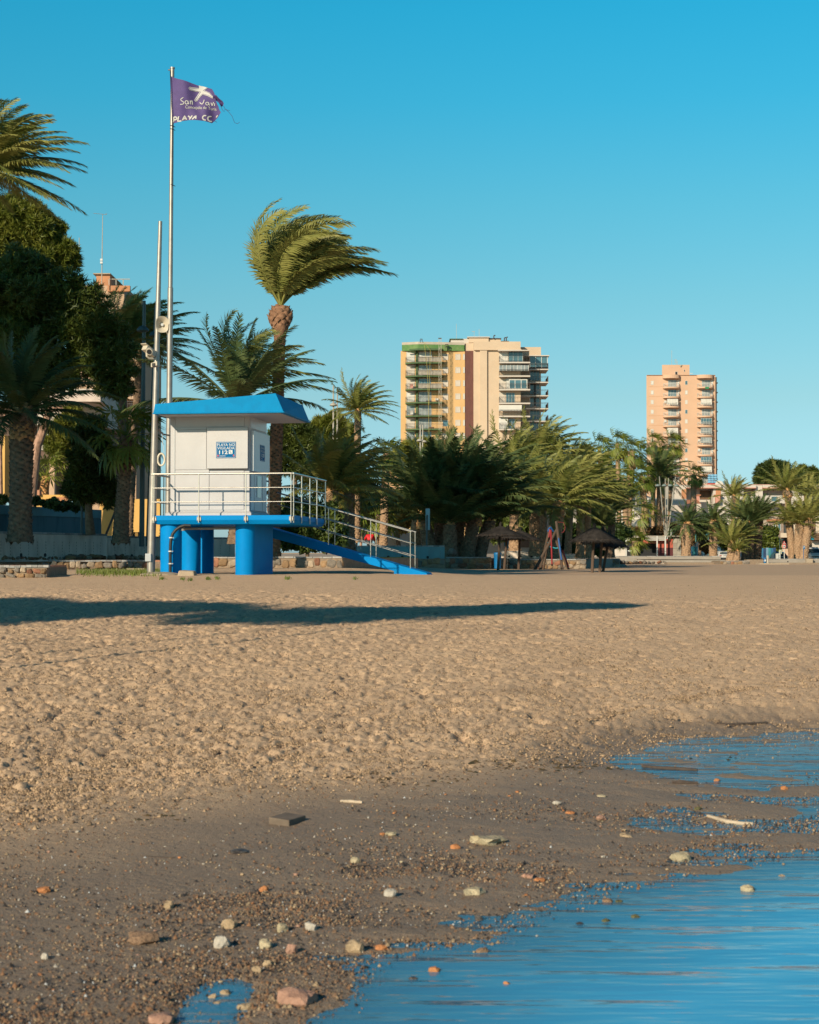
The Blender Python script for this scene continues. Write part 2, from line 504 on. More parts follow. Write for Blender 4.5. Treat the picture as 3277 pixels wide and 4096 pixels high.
# water: one sheet at sea level; the sand rises through it
def build_water():
    m = bpy.data.materials.new('sea_water'); m.use_nodes = True
    nt = m.node_tree; b = nt.nodes['Principled BSDF']
    b.inputs['Base Color'].default_value = (.065, .34, .60, 1)
    b.inputs['Roughness'].default_value = .06
    b.inputs['IOR'].default_value = 1.333
    b.inputs['Specular IOR Level'].default_value = .7
    geo = nt.nodes.new('ShaderNodeNewGeometry')
    mp = nt.nodes.new('ShaderNodeMapping'); mp.inputs['Scale'].default_value = (.55, 2.6, 1); mp.inputs['Rotation'].default_value = (0, 0, R(-8))
    nt.links.new(geo.outputs['Position'], mp.inputs['Vector'])
    n1 = nt.nodes.new('ShaderNodeTexNoise'); n1.inputs['Scale'].default_value = 1.7; n1.inputs['Detail'].default_value = 3.5; n1.inputs['Roughness'].default_value = .5
    nt.links.new(mp.outputs[0], n1.inputs['Vector'])
    bp = nt.nodes.new('ShaderNodeBump'); bp.inputs['Strength'].default_value = .42; bp.inputs['Distance'].default_value = .07
    nt.links.new(n1.outputs['Fac'], bp.inputs['Height'])
    nt.links.new(bp.outputs[0], b.inputs['Normal'])
    xs = np.concatenate([[-40, -14, -6], np.arange(-3.0, 7.6, .06), [9, 12, 20, 60, 200, 900]]); ys = np.concatenate([[-60, -20, -6, 0], np.arange(3.0, 16.5, .06), [18, 22, 30, 60, 200, 500]])
    X, Y = np.meshgrid(xs, ys); z, s_ = z_base(X, Y)
    idx = np.arange(X.size).reshape(X.shape)
    q = np.stack([idx[:-1, :-1], idx[:-1, 1:], idx[1:, 1:], idx[1:, :-1]], -1).reshape(-1, 4)
    keep = (z.ravel()[q].min(1) < .06) | (s_.ravel()[q].min(1) < .3)
    me = fast('water', np.stack([X, Y, X * 0], -1).reshape(-1, 3), q[keep], m)
    a = me.attributes.new('depth', 'FLOAT', 'POINT'); a.data.foreach_set('value', (-z).astype(np.float32).ravel())
    at = nt.nodes.new('ShaderNodeAttribute'); at.attribute_name = 'depth'
    mr = nt.nodes.new('ShaderNodeMapRange'); mr.inputs['From Min'].default_value = -.004; mr.inputs['From Max'].default_value = .075; mr.inputs['To Min'].default_value = .42; mr.inputs['To Max'].default_value = 1
    nt.links.new(at.outputs['Fac'], mr.inputs['Value'])
    tr = nt.nodes.new('ShaderNodeBsdfTransparent'); tr.inputs['Color'].default_value = (.62, .62, .6, 1)
    mx = nt.nodes.new('ShaderNodeMixShader'); nt.links.new(mr.outputs[0], mx.inputs[0]); nt.links.new(tr.outputs[0], mx.inputs[1]); nt.links.new(b.outputs[0], mx.inputs[2])
    nt.links.new(mx.outputs[0], nt.nodes['Material Output'].inputs['Surface'])
    tag(link('water', me), kind='structure')
build_water()

# ------------------------------------------------------------ plants
WIND = np.array([1.0, .12, -.05])
LEAF_DATE = leafmat('date_palm_leaf', (.125, .145, .03), (.32, .30, .085), .18, 1.2)
LEAF_DARK = leafmat('deep_green_palm_leaf', (.045, .08, .028), (.13, .155, .05), .15, 1.2)
LEAF_FAN = leafmat('fan_palm_leaf', (.09, .135, .017), (.26, .27, .05), .3, 1.5)
LEAF_DEAD = leafmat('dead_palm_leaf', (.16, .10, .045), (.30, .19, .08), .15, 2)
BARK = M('palm_bark', (.32, .205, .125), .95, .35, 7, .9, 22, spec=.1)
BARKD = M('dark_palm_bark', (.18, .12, .08), .95, .35, 7, .9, 22, spec=.1)
BARKO = M('cut_leaf_base', (.50, .26, .115), .9, .3, 9, .6, 30, spec=.1)
STALK = M('palm_leaf_stalk', (.30, .21, .06), .6, .2, 3, spec=.3)

def norm(a): return a / (np.linalg.norm(a, axis=-1, keepdims=True) + 1e-9)

def frond(az, el, L, rng, wind=0.5, droop=1.0, nl=46, ll=.22, lw=.012, seg=12, vee=.35, lwind=.5, bare=.14, stalk=.012):
    """one feather frond: bent midrib and two rows of leaflets"""
    d = np.array([math.cos(el) * math.cos(az), math.cos(el) * math.sin(az), math.sin(el)])
    p = np.zeros(3); pts = [p]; dirs = [d]
    for i in range(seg):
        s = (i + .5) / seg
        d = norm(d + (WIND * wind * (.25 + 1.6 * s) + np.array([0, 0, -droop * (.25 + 1.3 * s)])) / seg)
        p = p + d * L / seg; pts.append(p); dirs.append(d)
    pts, dirs = np.array(pts), np.array(dirs)
    s0 = np.array([-math.sin(az), math.cos(az), 0.0])
    sides = []
    for dd in dirs:
        s0 = norm(s0 - dd * (s0 @ dd)); sides.append(s0)
    sides = np.array(sides); nors = np.cross(sides, dirs)
    nors = np.where((nors[:, 2:3] < 0) & (np.abs(nors[:, 2:3]) > .9), nors, nors)
    V, T = [], []
    # midrib: three-sided taper
    rr = L * stalk * (1 - .92 * np.linspace(0, 1, seg + 1) ** .8)
    for a in (0, 2.1, 4.2):
        V.append(pts + (sides * math.cos(a) * 1.6 + nors * math.sin(a)) * rr[:, None])
    V = [np.stack(V, 1).reshape(-1, 3)]
    for i in range(seg):
        for k in range(3):
            a, b = i * 3 + k, i * 3 + (k + 1) % 3
            T += [(a, b, b + 3), (a, b + 3, a + 3)]
    T = [np.array(T)]
    o = (seg + 1) * 3
    ts = np.linspace(bare, .995, nl)
    sx = np.linspace(0, 1, seg + 1)
    for sg in (-1, 1):
        t = np.clip(ts + rng.uniform(-.3, .3, nl) / nl, 0, 1)
        ip = lambda A: np.stack([np.interp(t, sx, A[:, k]) for k in range(3)], 1)
        B, D, S, N = ip(pts), norm(ip(dirs)), norm(ip(sides)), norm(ip(nors))
        al = (.42 + .70 * t ** 1.5 + rng.uniform(-.14, .14, nl))[:, None]
        v_ = (vee * (1 - .5 * t) + rng.uniform(-.18, .18, nl))[:, None]
        ld = norm(S * sg * np.cos(al) + D * np.sin(al) + N * v_ + WIND * lwind * (.3 + rng.rand(nl, 1) * .5))
        prof = np.minimum(1, ((t - bare) / .22 + .35)) ** .8 * (1 - .62 * np.clip((t - .45) / .55, 0, 1) ** 1.6)
        ln = (ll * L * prof * rng.uniform(.85, 1.1, nl))[:, None]
        wd = lw * L * (.7 + .5 * rng.rand(nl, 1))
        ld2 = norm(ld + WIND * lwind * .4 + np.array([0, 0, -.34 * droop]))
        mid = B + ld * ln * .5
        q = np.stack([B - D * wd * .7, B + D * wd * .7, mid + D * wd, mid - D * wd, mid + ld2 * ln * .5], 1).reshape(-1, 3)
        i5 = np.arange(nl)[:, None] * 5 + o
        T.append((i5[:, None, :] + np.array([[0, 1, 2], [0, 2, 3], [3, 2, 4]])[None]).reshape(-1, 3))
        V.append(q); o += nl * 5
    return np.concatenate(V), np.concatenate(T)

def fan_leaf(az, el, L, rng, wind=.3, droop=.8, ns=13, wide=1.9):
    """one fan leaf: bent stalk and a spread of pleated blades with hanging tips"""
    d = np.array([math.cos(el) * math.cos(az), math.cos(el) * math.sin(az), math.sin(el)])
    p = np.zeros(3); pts = [p]; dirs = [d]; seg = 5
    for i in range(seg):
        s = (i + .5) / seg
        d = norm(d + (WIND * wind * s + np.array([0, 0, -droop * s])) / seg); p = p + d * L * .52 / seg
        pts.append(p); dirs.append(d)
    side = norm(np.array([-math.sin(az), math.cos(az), 0]) + WIND * .15 * rng.uniform(-1, 1)); side = norm(side - d * (side @ d)); up = np.cross(side, d)
    V, T = [], []
    for i, q in enumerate(pts):
        r = L * .012 * (1.3 - .5 * i / seg)
        V += [q + side * r, q - side * r, q + up * r]
    for i in range(seg):
        for k in range(3):
            a, b = i * 3 + k, i * 3 + (k + 1) % 3
            T += [(a, b, b + 3), (a, b + 3, a + 3)]
    hub = pts[-1]
    for k in range(ns):
        a = (k / (ns - 1) * 2 - 1) * wide + rng.uniform(-.06, .06)
        bd = norm(d * math.cos(a) + side * math.sin(a) + up * (.12 * (k % 2) + .1) + WIND * wind * .25)
        ln = L * .5 * (1 - .25 * abs(a) / wide) * rng.uniform(.88, 1.1)
        sd = norm(np.cross(bd, up)); w_ = L * .030
        mid = hub + bd * ln * .55
        tip = mid + norm(bd + np.array([0, 0, -.75 * droop]) + WIND * wind * .7) * ln * .5
        o = len(V); V += [hub, mid + sd * w_, mid - sd * w_, tip]
        T += [(o, o + 1, o + 2), (o + 2, o + 1, o + 3)]
    return np.array(V), np.array(T)

def trunk_geo(base, top, r0, r1, rng, bulge=0, lean=(0, 0), n=14, scales=True, dens=1.0, flare=.35):
    base, top = np.array(base), np.array(top)
    h = np.linalg.norm(top - base); m = max(5, int(h / .35))
    V, T = [], []
    def axis(t): return base + (top - base) * t + np.array([lean[0], lean[1], 0]) * math.sin(math.pi * t)
    def rad(t):
        r = r0 + (r1 - r0) * t + r0 * flare * math.exp(-t * h / .35)
        if bulge: r += bulge * math.exp(-(((t - 1) * h + bulge * 1.6) / (bulge * 1.7 + .01)) ** 2)
        return r
    for i in range(m + 1):
        t = i / m; c = axis(t)
        for k in range(n):
            a = 2 * math.pi * (k + .5 * (i % 2)) / n; r = rad(t) * (1 + rng.uniform(-.06, .06))
            V.append(c + np.array([math.cos(a) * r, math.sin(a) * r, 0]))
    for i in range(m):
        for k in range(n):
            a, b = i * n + k, i * n + (k + 1) % n
            T += [(a, b, b + n), (a, b + n, a + n)]
    o = m * n; V.append(axis(1) + np.array([0, 0, .05])); 
    for k in range(n): T.append((o + k, o + (k + 1) % n, len(V) - 1))
    if scales:                                  # cut leaf bases in a spiral
        ns = int(h / .17 * 8 * dens); g = 2.39996
        for k in range(ns):
            t = (k + .5) / ns; c = axis(t); r = rad(t); a = k * g + rng.uniform(-.15, .15)
            e = np.array([math.cos(a), math.sin(a), 0]); s = np.array([-math.sin(a), math.cos(a), 0])
            w_ = r * .34 * rng.uniform(.8, 1.2); hh = w_ * 1.0; out = r * rng.uniform(.07, .2)
            b0 = c + e * r * .97; o = len(V)
            V += [b0 - s * w_ + np.array([0, 0, 0]), b0 + s * w_, b0 + np.array([0, 0, -hh]), b0 + e * out + np.array([0, 0, hh * .55]) - s * w_ * .5, b0 + e * out + np.array([0, 0, hh * .55]) + s * w_ * .5]
            T += [(o, o + 2, o + 3), (o + 2, o + 1, o + 4), (o + 2, o + 4, o + 3), (o, o + 3, o + 4), (o, o + 4, o + 1)]
    return np.array(V), np.array(T)

def crown_set(kind, n, seed, wind, droop=1.0, detail=46, elmin=-.5, elmax=1.45, azbias=None, lw=.012, lwind=.5, ll=.22, dead=0):
    """frond meshes of unit length for one crown"""
    rng = np.random.RandomState(seed); out = []
    for k in range(n):
        f = (k + .5) / n
        el = elmin + (elmax - elmin) * (1 - f) ** .8 if kind == 'date' else elmin + (elmax - elmin) * (1 - f)
        az = k * 2.39996 + rng.uniform(-.25, .25)
        L = rng.uniform(.82, 1.05) * (1.0 if el < 1.1 else .85)
        if kind == 'date':
            v, t = frond(az, el, L, rng, wind, droop, detail, ll, lw, lwind=lwind)
            m = LEAF_DATE
        elif kind == 'dark':
            v, t = frond(az, el, L, rng, wind, droop, detail, ll, lw, lwind=lwind); m = LEAF_DARK
        else:
            v, t = fan_leaf(az, el, L, rng, wind, droop * (1.6 if el < 0 else .8)); m = LEAF_FAN if el > -.75 else LEAF_DEAD
        out.append((fast('frond', v, t, m), m))
    return out

def palm(label, bx, by, cx, cy, d, size, crown, r0=.2, r1=None, bulge=0, bark=BARK, group=None, lean=(0, 0), zbase=None, cd=None, seed=0, name='date_palm', cat='palm tree', rotj=.12, stub=True, dens=1.0, sub=None):
    rng = np.random.RandomState(seed + 77)
    b = P(bx, by, d); c = P(cx, cy, cd or d)
    if zbase is not None: b.z = zbase
    t = thing(name, label, cat, tuple(b), 0, group)
    r1 = r1 or r0 * .85
    v, f = trunk_geo((0, 0, -.3), np.array(c - b), r0, r1, rng, bulge, lean, dens=dens)
    link('trunk', fast('trunk', v, f, bark), t)
    cl = np.array(c - b)
    if stub and name != 'fan_palm' and bulge != .231:       # crown shaft with orange cut bases
        v, f = trunk_geo(cl - np.array([0, 0, r1 * 2.2]), cl + np.array([0, 0, r1 * .9]), (r1 + bulge) * 1.02, r1 * .7, rng, 0, dens=1.8, flare=-.12)
        link('leaf_base', fast('leaf_base', v, f, BARKO), t)
    ro = rng.uniform(-rotj, rotj)
    for me, m in (crown if sub is None else crown[:sub]):
        o = link('frond', me, t)
        o.location = tuple(cl); o.scale = (size, size, size * rng.uniform(.95, 1.05)); o.rotation_euler = (0, 0, ro + rng.uniform(-.1, .1))
    return t

def cloud(clumps, n, leaf, rng, kind='leaf', flat=.8, inner=.55):
    """leaves or needle tufts spread through clumps (x, y, z, rx, ry, rz)"""
    cl = np.array(clumps, dtype=float)
    sub = []                                # smaller clumps budding from each big one break up the outline
    for c_ in cl:
        for _ in range(7):
            u_ = norm(rng.normal(size=3)); k_ = rng.uniform(.25, .42)
            sub.append(np.concatenate([c_[:3] + u_ * c_[3:] * rng.uniform(.75, 1.02), c_[3:] * k_]))
    cl[:, 3:] *= .9
    cl = np.concatenate([cl, np.array(sub)])
    wts = (cl[:, 3] * cl[:, 4] + cl[:, 4] * cl[:, 5] + cl[:, 3] * cl[:, 5]); wts /= wts.sum()
    idx = rng.choice(len(cl), n, p=wts)
    u = norm(rng.normal(size=(n, 3)))
    rad = (inner + (1 - inner) * rng.rand(n) ** .5)[:, None] * (1 + rng.uniform(-.12, .12, (n, 1)))
    c = cl[idx, :3] + u * cl[idx, 3:] * rad
    if kind == 'leaf':
        a = norm(rng.normal(size=(n, 3)) + u * .4 + np.array([0, 0, .2])); b = norm(np.cross(a, rng.normal(size=(n, 3))))
        s = leaf * rng.uniform(.6, 1.3, (n, 1))
        q = np.stack([c - a * s, c + b * s * .42, c + a * s, c - b * s * .42], 1).reshape(-1, 3)
        i = np.arange(n)[:, None] * 4
        t = (i[:, None, :] + np.array([[0, 1, 2], [0, 2, 3]])[None]).reshape(-1, 3)
        return q, t
    k = 7; V = []; 
    for j in range(k):                      # needle tuft: thin blades fanning outwards
        a = norm(u * .8 + np.array([0, 0, .25]) + rng.normal(size=(n, 3)) * .75); b = norm(np.cross(a, rng.normal(size=(n, 3))))
        s = leaf * rng.uniform(.7, 1.25, (n, 1))
        V.append(np.stack([c - b * s * .12, c + b * s * .12, c + a * s], 1))
    q = np.stack(V, 1).reshape(-1, 3)
    return q, np.arange(n * k * 3).reshape(-1, 3)

def px_clumps(lst, d, jit=.0, rng=None):
    """clumps given as pixel x, y, radius (px) and an optional depth offset"""
    out = []
    for e in lst:
        x, y, r = e[:3]; dd = d + (e[3] if len(e) > 3 else 0)
        p = P(x, y, dd); s = r * mpp(dd)
        out.append((p.x, p.y, p.z, s, s, s * .85))
    return out

def tree(name, label, cat, base, clumps, n, leaf, mat, trunk_pts=None, trunk_r=.15, bark=None, kind='leaf', group=None, seed=1, inner=.5, part='crown', limbs=None, tname='trunk'):
    rng = np.random.RandomState(seed)
    t = thing(name, label, cat, tuple(base), 0, group)
    v, f = cloud(clumps, n, leaf, rng, kind, inner=inner)
    v = v - np.array(base)
    link(part, fast(part, v, f, mat), t)
    if trunk_pts:
        q = MB(); nn = len(trunk_pts)
        q.tube(trunk_pts, [trunk_r * (1 - .5 * i / max(1, nn - 1)) for i in range(nn)], 9)
        for l_ in (limbs or []): q.tube(l_, [trunk_r * .5, trunk_r * .4, trunk_r * .2][:len(l_)] if len(l_) <= 3 else trunk_r * .3, 7)
        q.build(tname, bark or BARKD, t, True)
    return t

# ------------------------------------------------------------ lifeguard tower
BLUE = M('blue_paint', (.001, .205, .53), .55, spec=.06, var=.06, scale=2, bump=.25, bscale=60, dirt=.28, dirtcol=(.005, .13, .38))# .06, 2, .25, 60, dirt=.10, dirtcol=(.02, .14, .3))
ROOFB = M('cyan_roof_paint', (.001, .20, .43), .55, spec=.06, var=.07, scale=2.5, bump=.35, bscale=45, dirt=.3, dirtcol=(.01, .12, .28), dscale=4)# .07, 2.5, .35, 45, dirt=.12, dirtcol=(.02, .2, .36), dscale=4)
WHITE = M('white_hut_panel', (.425, .41, .415), .5, .05, 2, .08, 20, dirt=.10, dirtcol=(.45, .42, .38), dscale=.9)
GREYP = M('grey_hut_panel', (.42, .43, .44), .5, .05, 2)
STEEL = M('brushed_steel', (.40, .37, .33), .32, .08, 5, metal=.85)
STEELD = M('galvanised_steel', (.33, .30, .27), .45, .14, 4, metal=.6, dirt=.35, dirtcol=(.25, .2, .15), dscale=3)
DARKG = M('black_rubber', (.02, .02, .022), .5)
PVC = M('grey_plastic_pipe', (.2, .18, .16), .5, dirt=.3)
CONC = M('pale_concrete', (.36, .28, .2), .9, .15, 5, .6, 40, dirt=.3, dirtcol=(.3, .23, .16))
SIGNB = M('blue_sign_face', (.001, .11, .27), .6, .03, spec=.05)
PRINT = M('white_print', (.55, .55, .54), .5, .02)
RED = M('red_print', (.55, .05, .04), .5, .02)
BLACK = M('dark_recess', (.015, .016, .018), .6)
GLASS = M('dark_window_glass', (.03, .05, .06), .05, .1, 1, spec=.9)

T0 = P(612, 2090, 42.7); TZ = 1.04
tower = thing('lifeguard_tower', 'white lifeguard hut with cyan roof on a blue concrete platform with steel railings', 'lifeguard tower', (T0.x, T0.y, TZ), R(-8))
TM = WM[tower.name]
def tb(mb, name, mat, parent=None, **k):
    return mb.build(name, mat, parent or tower, local=True, **k)
SW, SD = 3.55, 4.30
m = MB()
# slab with a chamfered lower edge
def ring(i, z): return [(i, i, z), (SW - i, i, z), (SW - i, SD - i, z), (i, SD - i, z)]
m.hexa(ring(0, 1.36), ring(0, 1.485)); m.hexa(ring(.07, 1.262), ring(.002, 1.359))
slab = tb(m, 'platform', BLUE, bevel=.012)
# columns: three round, one long wall with a round nose
def uv(x, d):
    q = TM.inverted() @ P(x, 2200, d); return q.x, q.y
for x, d, r in ((684.5, 43.05, .268), (765, 45.1, .25), (819, 46.1, .245)):
    u, v = uv(x, d)
    mc = MB(); mc.lathe([(r + .01, -.35), (r + .006, 0.0), (r, .03), (r, 1.262)], (u, v, 0), 28)
    tb(mc, 'column', BLUE, smooth=True)
u, v = uv(982.5, 42.95); r = .255
poly = [(u + r * math.cos(a), v + r * math.sin(a)) for a in np.linspace(math.pi, 2 * math.pi, 18)] + [(u + r, v + 2.0), (u - r, v + 2.0)]
mc = MB(); mc.prism(poly, -.35, 1.262); tb(mc, 'column', BLUE, smooth=True)
# hut
U0, U1, V0, V1 = .20, 2.27, .85, 2.80
m = MB(); m.box(U0, U1, V0, V1, 1.60, 4.06); hut = tb(m, 'hut_wall', WHITE, bevel=.01)
m = MB(); m.box(U0 - .10, U1 + .07, V0 - .10, V1 + .05, 1.485, 1.56); m.hexa([(U0 - .1, V0 - .1, 1.56), (U1 + .07, V0 - .1, 1.56), (U1 + .07, V1 + .05, 1.56), (U0 - .1, V1 + .05, 1.56)],
    [(U0 - .02, V0 - .02, 1.602), (U1 + .02, V0 - .02, 1.602), (U1 + .02, V1 + .02, 1.602), (U0 - .02, V1 + .02, 1.602)]); tb(m, 'plinth', WHITE, bevel=.01)
# front panels: band under the eave, left panel, lower panels with seams
def panel(x0, x1, z0, z1, name='wall_panel', mat=WHITE, t=.018):
    q = MB(); q.box(x0, x1, V0 - t, V0 + .004, z0, z1); return tb(q, name, mat, bevel=.006)
panel(.33, 2.13, 3.755, 4.035, mat=GREYP, name='eave_panel')
panel(.33, 1.145, 2.67, 3.695); panel(.33, 1.22, 1.64, 2.652); panel(1.232, 2.13, 1.64, 2.652)
q = MB(); q.box(.33, 1.15, V0 - .035, V0, 3.70, 3.748); q.box(.30, .322, V0 - .02, V0, 1.62, 4.03); tb(q, 'shutter_rail', GREYP)
q = MB(); q.box(1.18, 2.24, V0 - .075, V0 - .012, 2.69, 3.735); shut = tb(q, 'shutter', WHITE, bevel=.008)
q = MB(); q.box(1.19, 2.23, V0 - .085, V0 - .06, 2.668, 2.690); tb(q, 'shutter_sill', DARKG, shut)
# right side: upper panel, shutter, door with a narrow window
def spanel(v0, v1, z0, z1, name, mat=WHITE, t=.02, parent=None, bevel=.005):
    q = MB(); q.box(U1 - .004, U1 + t, v0, v1, z0, z1); return tb(q, name, mat, parent, bevel=bevel)
SIDEP = M('weathered_side_panel', (.50, .52, .54), .35, .08, 3, .1, 25, stretch=(1, 1, .25), dirt=.35, dirtcol=(.3, .35, .38), dscale=3)
spanel(V0 + .05, V1 - .08, 3.73, 4.03, 'eave_panel', SIDEP, .012)
sshut = spanel(V0 + .12, V1 + .03, 2.63, 3.66, 'shutter', SIDEP, .075)
door = spanel(V0 + .10, V1 - .12, 1.63, 2.57, 'door', SIDEP, .022)
q = MB(); q.box(U1 + .02, U1 + .034, V0 + .72, V0 + 1.16, 1.98, 2.53); tb(q, 'window', GLASS, door)
for k in (.42, 1.35):
    q = MB(); q.box(U1 + .02, U1 + .026, V0 + k, V0 + k + .012, 1.64, 2.56); tb(q, 'seam', DARKG, door)
# signs on both shutters
def beach_sign(parent, to3, w, h):
    """to3(a, b, out) maps sign coordinates to tower coordinates"""
    def slabq(a0, a1, b0, b1, o0, o1):
        q = MB(); q.hexa([to3(a0, b0, o0), to3(a1, b0, o0), to3(a1, b0, o1), to3(a0, b0, o1)], [to3(a0, b1, o0), to3(a1, b1, o0), to3(a1, b1, o1), to3(a0, b1, o1)]); return q
    s = tb(slabq(0, w, 0, h, 0, .008), 'sign', SIGNB, parent) if parent is None else tb(slabq(0, w, 0, h, 0, .008), 'sign', SIGNB, tower)
    q = MB()
    for a0, a1, b0, b1 in ((.015, w - .015, .012, .019), (.015, w - .015, h - .019, h - .012), (.015, .022, .019, h - .019), (w - .022, w - .015, .019, h - .019)):
        q.add([to3(a0, b0, .0105), to3(a1, b0, .0105), to3(a1, b1, .0105), to3(a0, b1, .0105)], [(0, 1, 2, 3)])
    def put(tx, a, b, ww, hh, bold=0.0):
        v, f = text_fit(tx, ww, hh, bold)
        q.add([to3(a + x, b + y, .0105) for x, y in v], f)
    put('PLAYA NO', .06 * w, .735 * h, .88 * w, .165 * h, .004); put('VIGILADA', .065 * w, .53 * h, .87 * w, .165 * h, .004)
    put('112', .15 * w, .24 * h, .44 * w, .23 * h, .025)
    a0, a1, b0, b1 = .645 * w, .835 * w, .25 * h, .485 * h
    q.add([to3(a0, b0, .0105), to3(a1, b0, .0105), to3(a1, b1, .0105), to3(a0, b1, .0105)], [(0, 1, 2, 3)])
    for k in range(7):
        a = .17 * w + k * .045 * w
        q.add([to3(a, .115 * h, .0105), to3(a + .03 * w, .115 * h, .0105), to3(a + .03 * w, .155 * h, .0105), to3(a, .155 * h, .0105)], [(0, 1, 2, 3)])
    tb(q, 'lettering', PRINT, s)
    q = MB()      # telephone receiver
    cx, cy, sc_ = (a0 + a1) / 2, (b0 + b1) / 2, (b1 - b0)
    pts = [(-.26, .33), (-.13, .36), (-.08, .14), (-.16, .08), (0, -.16), (.1, -.2), (.24, -.1), (.33, -.24), (.2, -.36), (.05, -.36), (-.2, -.1), (-.33, .16)]
    q.add([to3(cx + a * sc_ * .8, cy + b * sc_, .0125) for a, b in pts], [tuple(range(len(pts)))])
    tb(q, 'phone_symbol', SIGNB, s)
    for a in (.07, .86):
        q = MB(); q.add([to3(a * w, .1 * h, .0108), to3((a + .055) * w, .1 * h, .0108), to3((a + .055) * w, .19 * h, .0108), to3((a + .0275) * w, .215 * h, .0108), to3(a * w, .19 * h, .0108)], [(0, 1, 2, 3, 4)])
        tb(q, 'crest', RED, s)
beach_sign(shut, lambda a, b, o: (1.42 + a, V0 - .076 - o, 2.955 + b), .51, .415)
beach_sign(sshut, lambda a, b, o: (U1 + .076 + o, V0 + .86 + a, 2.935 + b), .51, .415)
# roof: a solid wedge that grows to the right, with a thin lip
rl = [(-.01, -.02, 4.03), (3.34, -.02, 4.03), (3.34, 3.27, 4.03), (-.01, 3.27, 4.03)]
lp = [(p[0], p[1], 4.058) for p in rl]
rt = [(.02, .06, 4.285), (3.10, .13, 4.525), (3.19, 3.05, 4.475), (.03, 3.15, 4.29)]
mm = [(.0, -.008, 4.058), (3.33, -.008, 4.058), (3.33, 3.26, 4.058), (.0, 3.26, 4.058)]
q = MB(); q.hexa([(a * .997 + .004, b * .997 + .004, 4.0295) for a, b, c in rl], [(a, b, 4.0605) for a, b, c in mm]); q.hexa(mm, rt)
roof = tb(q, 'roof', ROOFB, bevel=.008)
q = MB()
for (a, b) in ((0, 1), (1, 2)):
    p0, p1 = Vector(rl[a]), Vector(rl[b]); q.beam(p0 + Vector((0, 0, .012)), p1 + Vector((0, 0, .012)), .03, .03)
tb(q, 'roof_lip', ROOFB, roof)
q = MB(); q.box(.10, 3.24, .10, 3.16, 4.012, 4.0285); tb(q, 'soffit', GREYP, roof)
# railings
ZT, ZM, ZL = 2.52, 2.17, 1.82
def rail(pts, r, name='rail', n=10): q = MB(); q.tube(pts, r, n); return tb(q, name, STEEL, smooth=True)
fu = [.035, 1.185, 2.385, 3.53]
e = -.028
for k, uu in enumerate(fu):
    q = MB(); q.beam((uu, e, 1.30), (uu, e, ZT), .014, .045, up=(0, 1, 0)); tb(q, 'railing_post', STEEL)
    q = MB(); q.box(uu - .05, uu + .05, -.018, -.002, 1.345, 1.455)
    br = tb(q, 'post_bracket', STEELD)
    for a, b in ((-.035, 1.36), (.035, 1.36), (-.035, 1.44), (.035, 1.44)):
        q = MB(); q.box(uu + a - .007, uu + a + .007, -.022, -.0185, b - .007, b + .007); tb(q, 'bolt', DARKG, br)
rail([(-.02, e, ZT), (SW + .0, e, ZT)], .024, 'top_rail')
for z in (ZM, ZL): rail([(-.0, e, z), (SW, e, z)], .013)
ru = SW + .028
rail([(SW + .03, e, ZT), (ru, SD, ZT)], .024, 'top_rail')
for z in (ZM, ZL): rail([(ru, 0, z), (ru, SD, z)], .013)
for v_ in (.06, 1.05, 2.1, 3.05, SD - .06):
    q = MB(); q.beam((ru, v_, 1.30), (ru, v_, ZT), .07, .014, up=(1, 0, 0)); tb(q, 'railing_post', STEEL)
lu = -.028
rail([(lu, 0, ZT), (lu, SD, ZT)], .024, 'top_rail')
for z in (ZM, ZL): rail([(lu, 0, z), (lu, SD, z)], .013)
for v_ in (.05, 1.05, 2.1, 3.1, SD - .06):
    q = MB(); q.beam((lu, v_, 1.30), (lu, v_, ZT), .05, .014, up=(1, 0, 0)); tb(q, 'railing_post', STEEL)
bv = SD + .0
rail([(-.02, bv, ZT), (2.0, bv, ZT)], .024, 'top_rail')
for z in (ZM, ZL): rail([(0, bv, z), (2.0, bv, z)], .013)
for uu in (.6, 1.99):
    q = MB(); q.beam((uu, bv, 1.486), (uu, bv, ZT), .014, .05); tb(q, 'railing_post', STEEL)
# ramp running to the right behind the platform
RV0, RV1 = SD + .01, SD + 1.05
def rpt(x, y, v):
    """local point on the ramp's near plane v for pixel x, y"""
    r = Vector(ray(x, y)); o = Vector((0, 0, EYE)); inv = TM.inverted()
    a, b = inv @ o, inv @ (o + r)
    t = (v - a.y) / (b.y - a.y); return a + (b - a) * t
pa, pb = rpt(1250, 2161, RV0), rpt(1706, 2292, RV0)
sl_ = (pb.z - pa.z) / (pb.x - pa.x)
def rz_(u): return pa.z + (u - pa.x) * sl_
us_, ue = pa.x - (1.485 - pa.z) / -sl_, pb.x
ub = rpt(1576, 2285, RV0).x
th = .27
q = MB()
prof = [(us_, 1.485), (ue, rz_(ue)), (ue + .04, rz_(ue) - .06), (ue + .03, -.42), (ub, -.42), (ub, rz_(ub) - .20), (us_, 1.485 - th)]
q.add([(a, RV0, b) for a, b in prof] + [(a, RV1, b) for a, b in prof], [tuple(range(7)), tuple(reversed(range(7, 14)))] + [(i, i + 7, (i + 1) % 7 + 7, (i + 1) % 7) for i in range(7)])
tb(q, 'ramp', BLUE, bevel=.01)
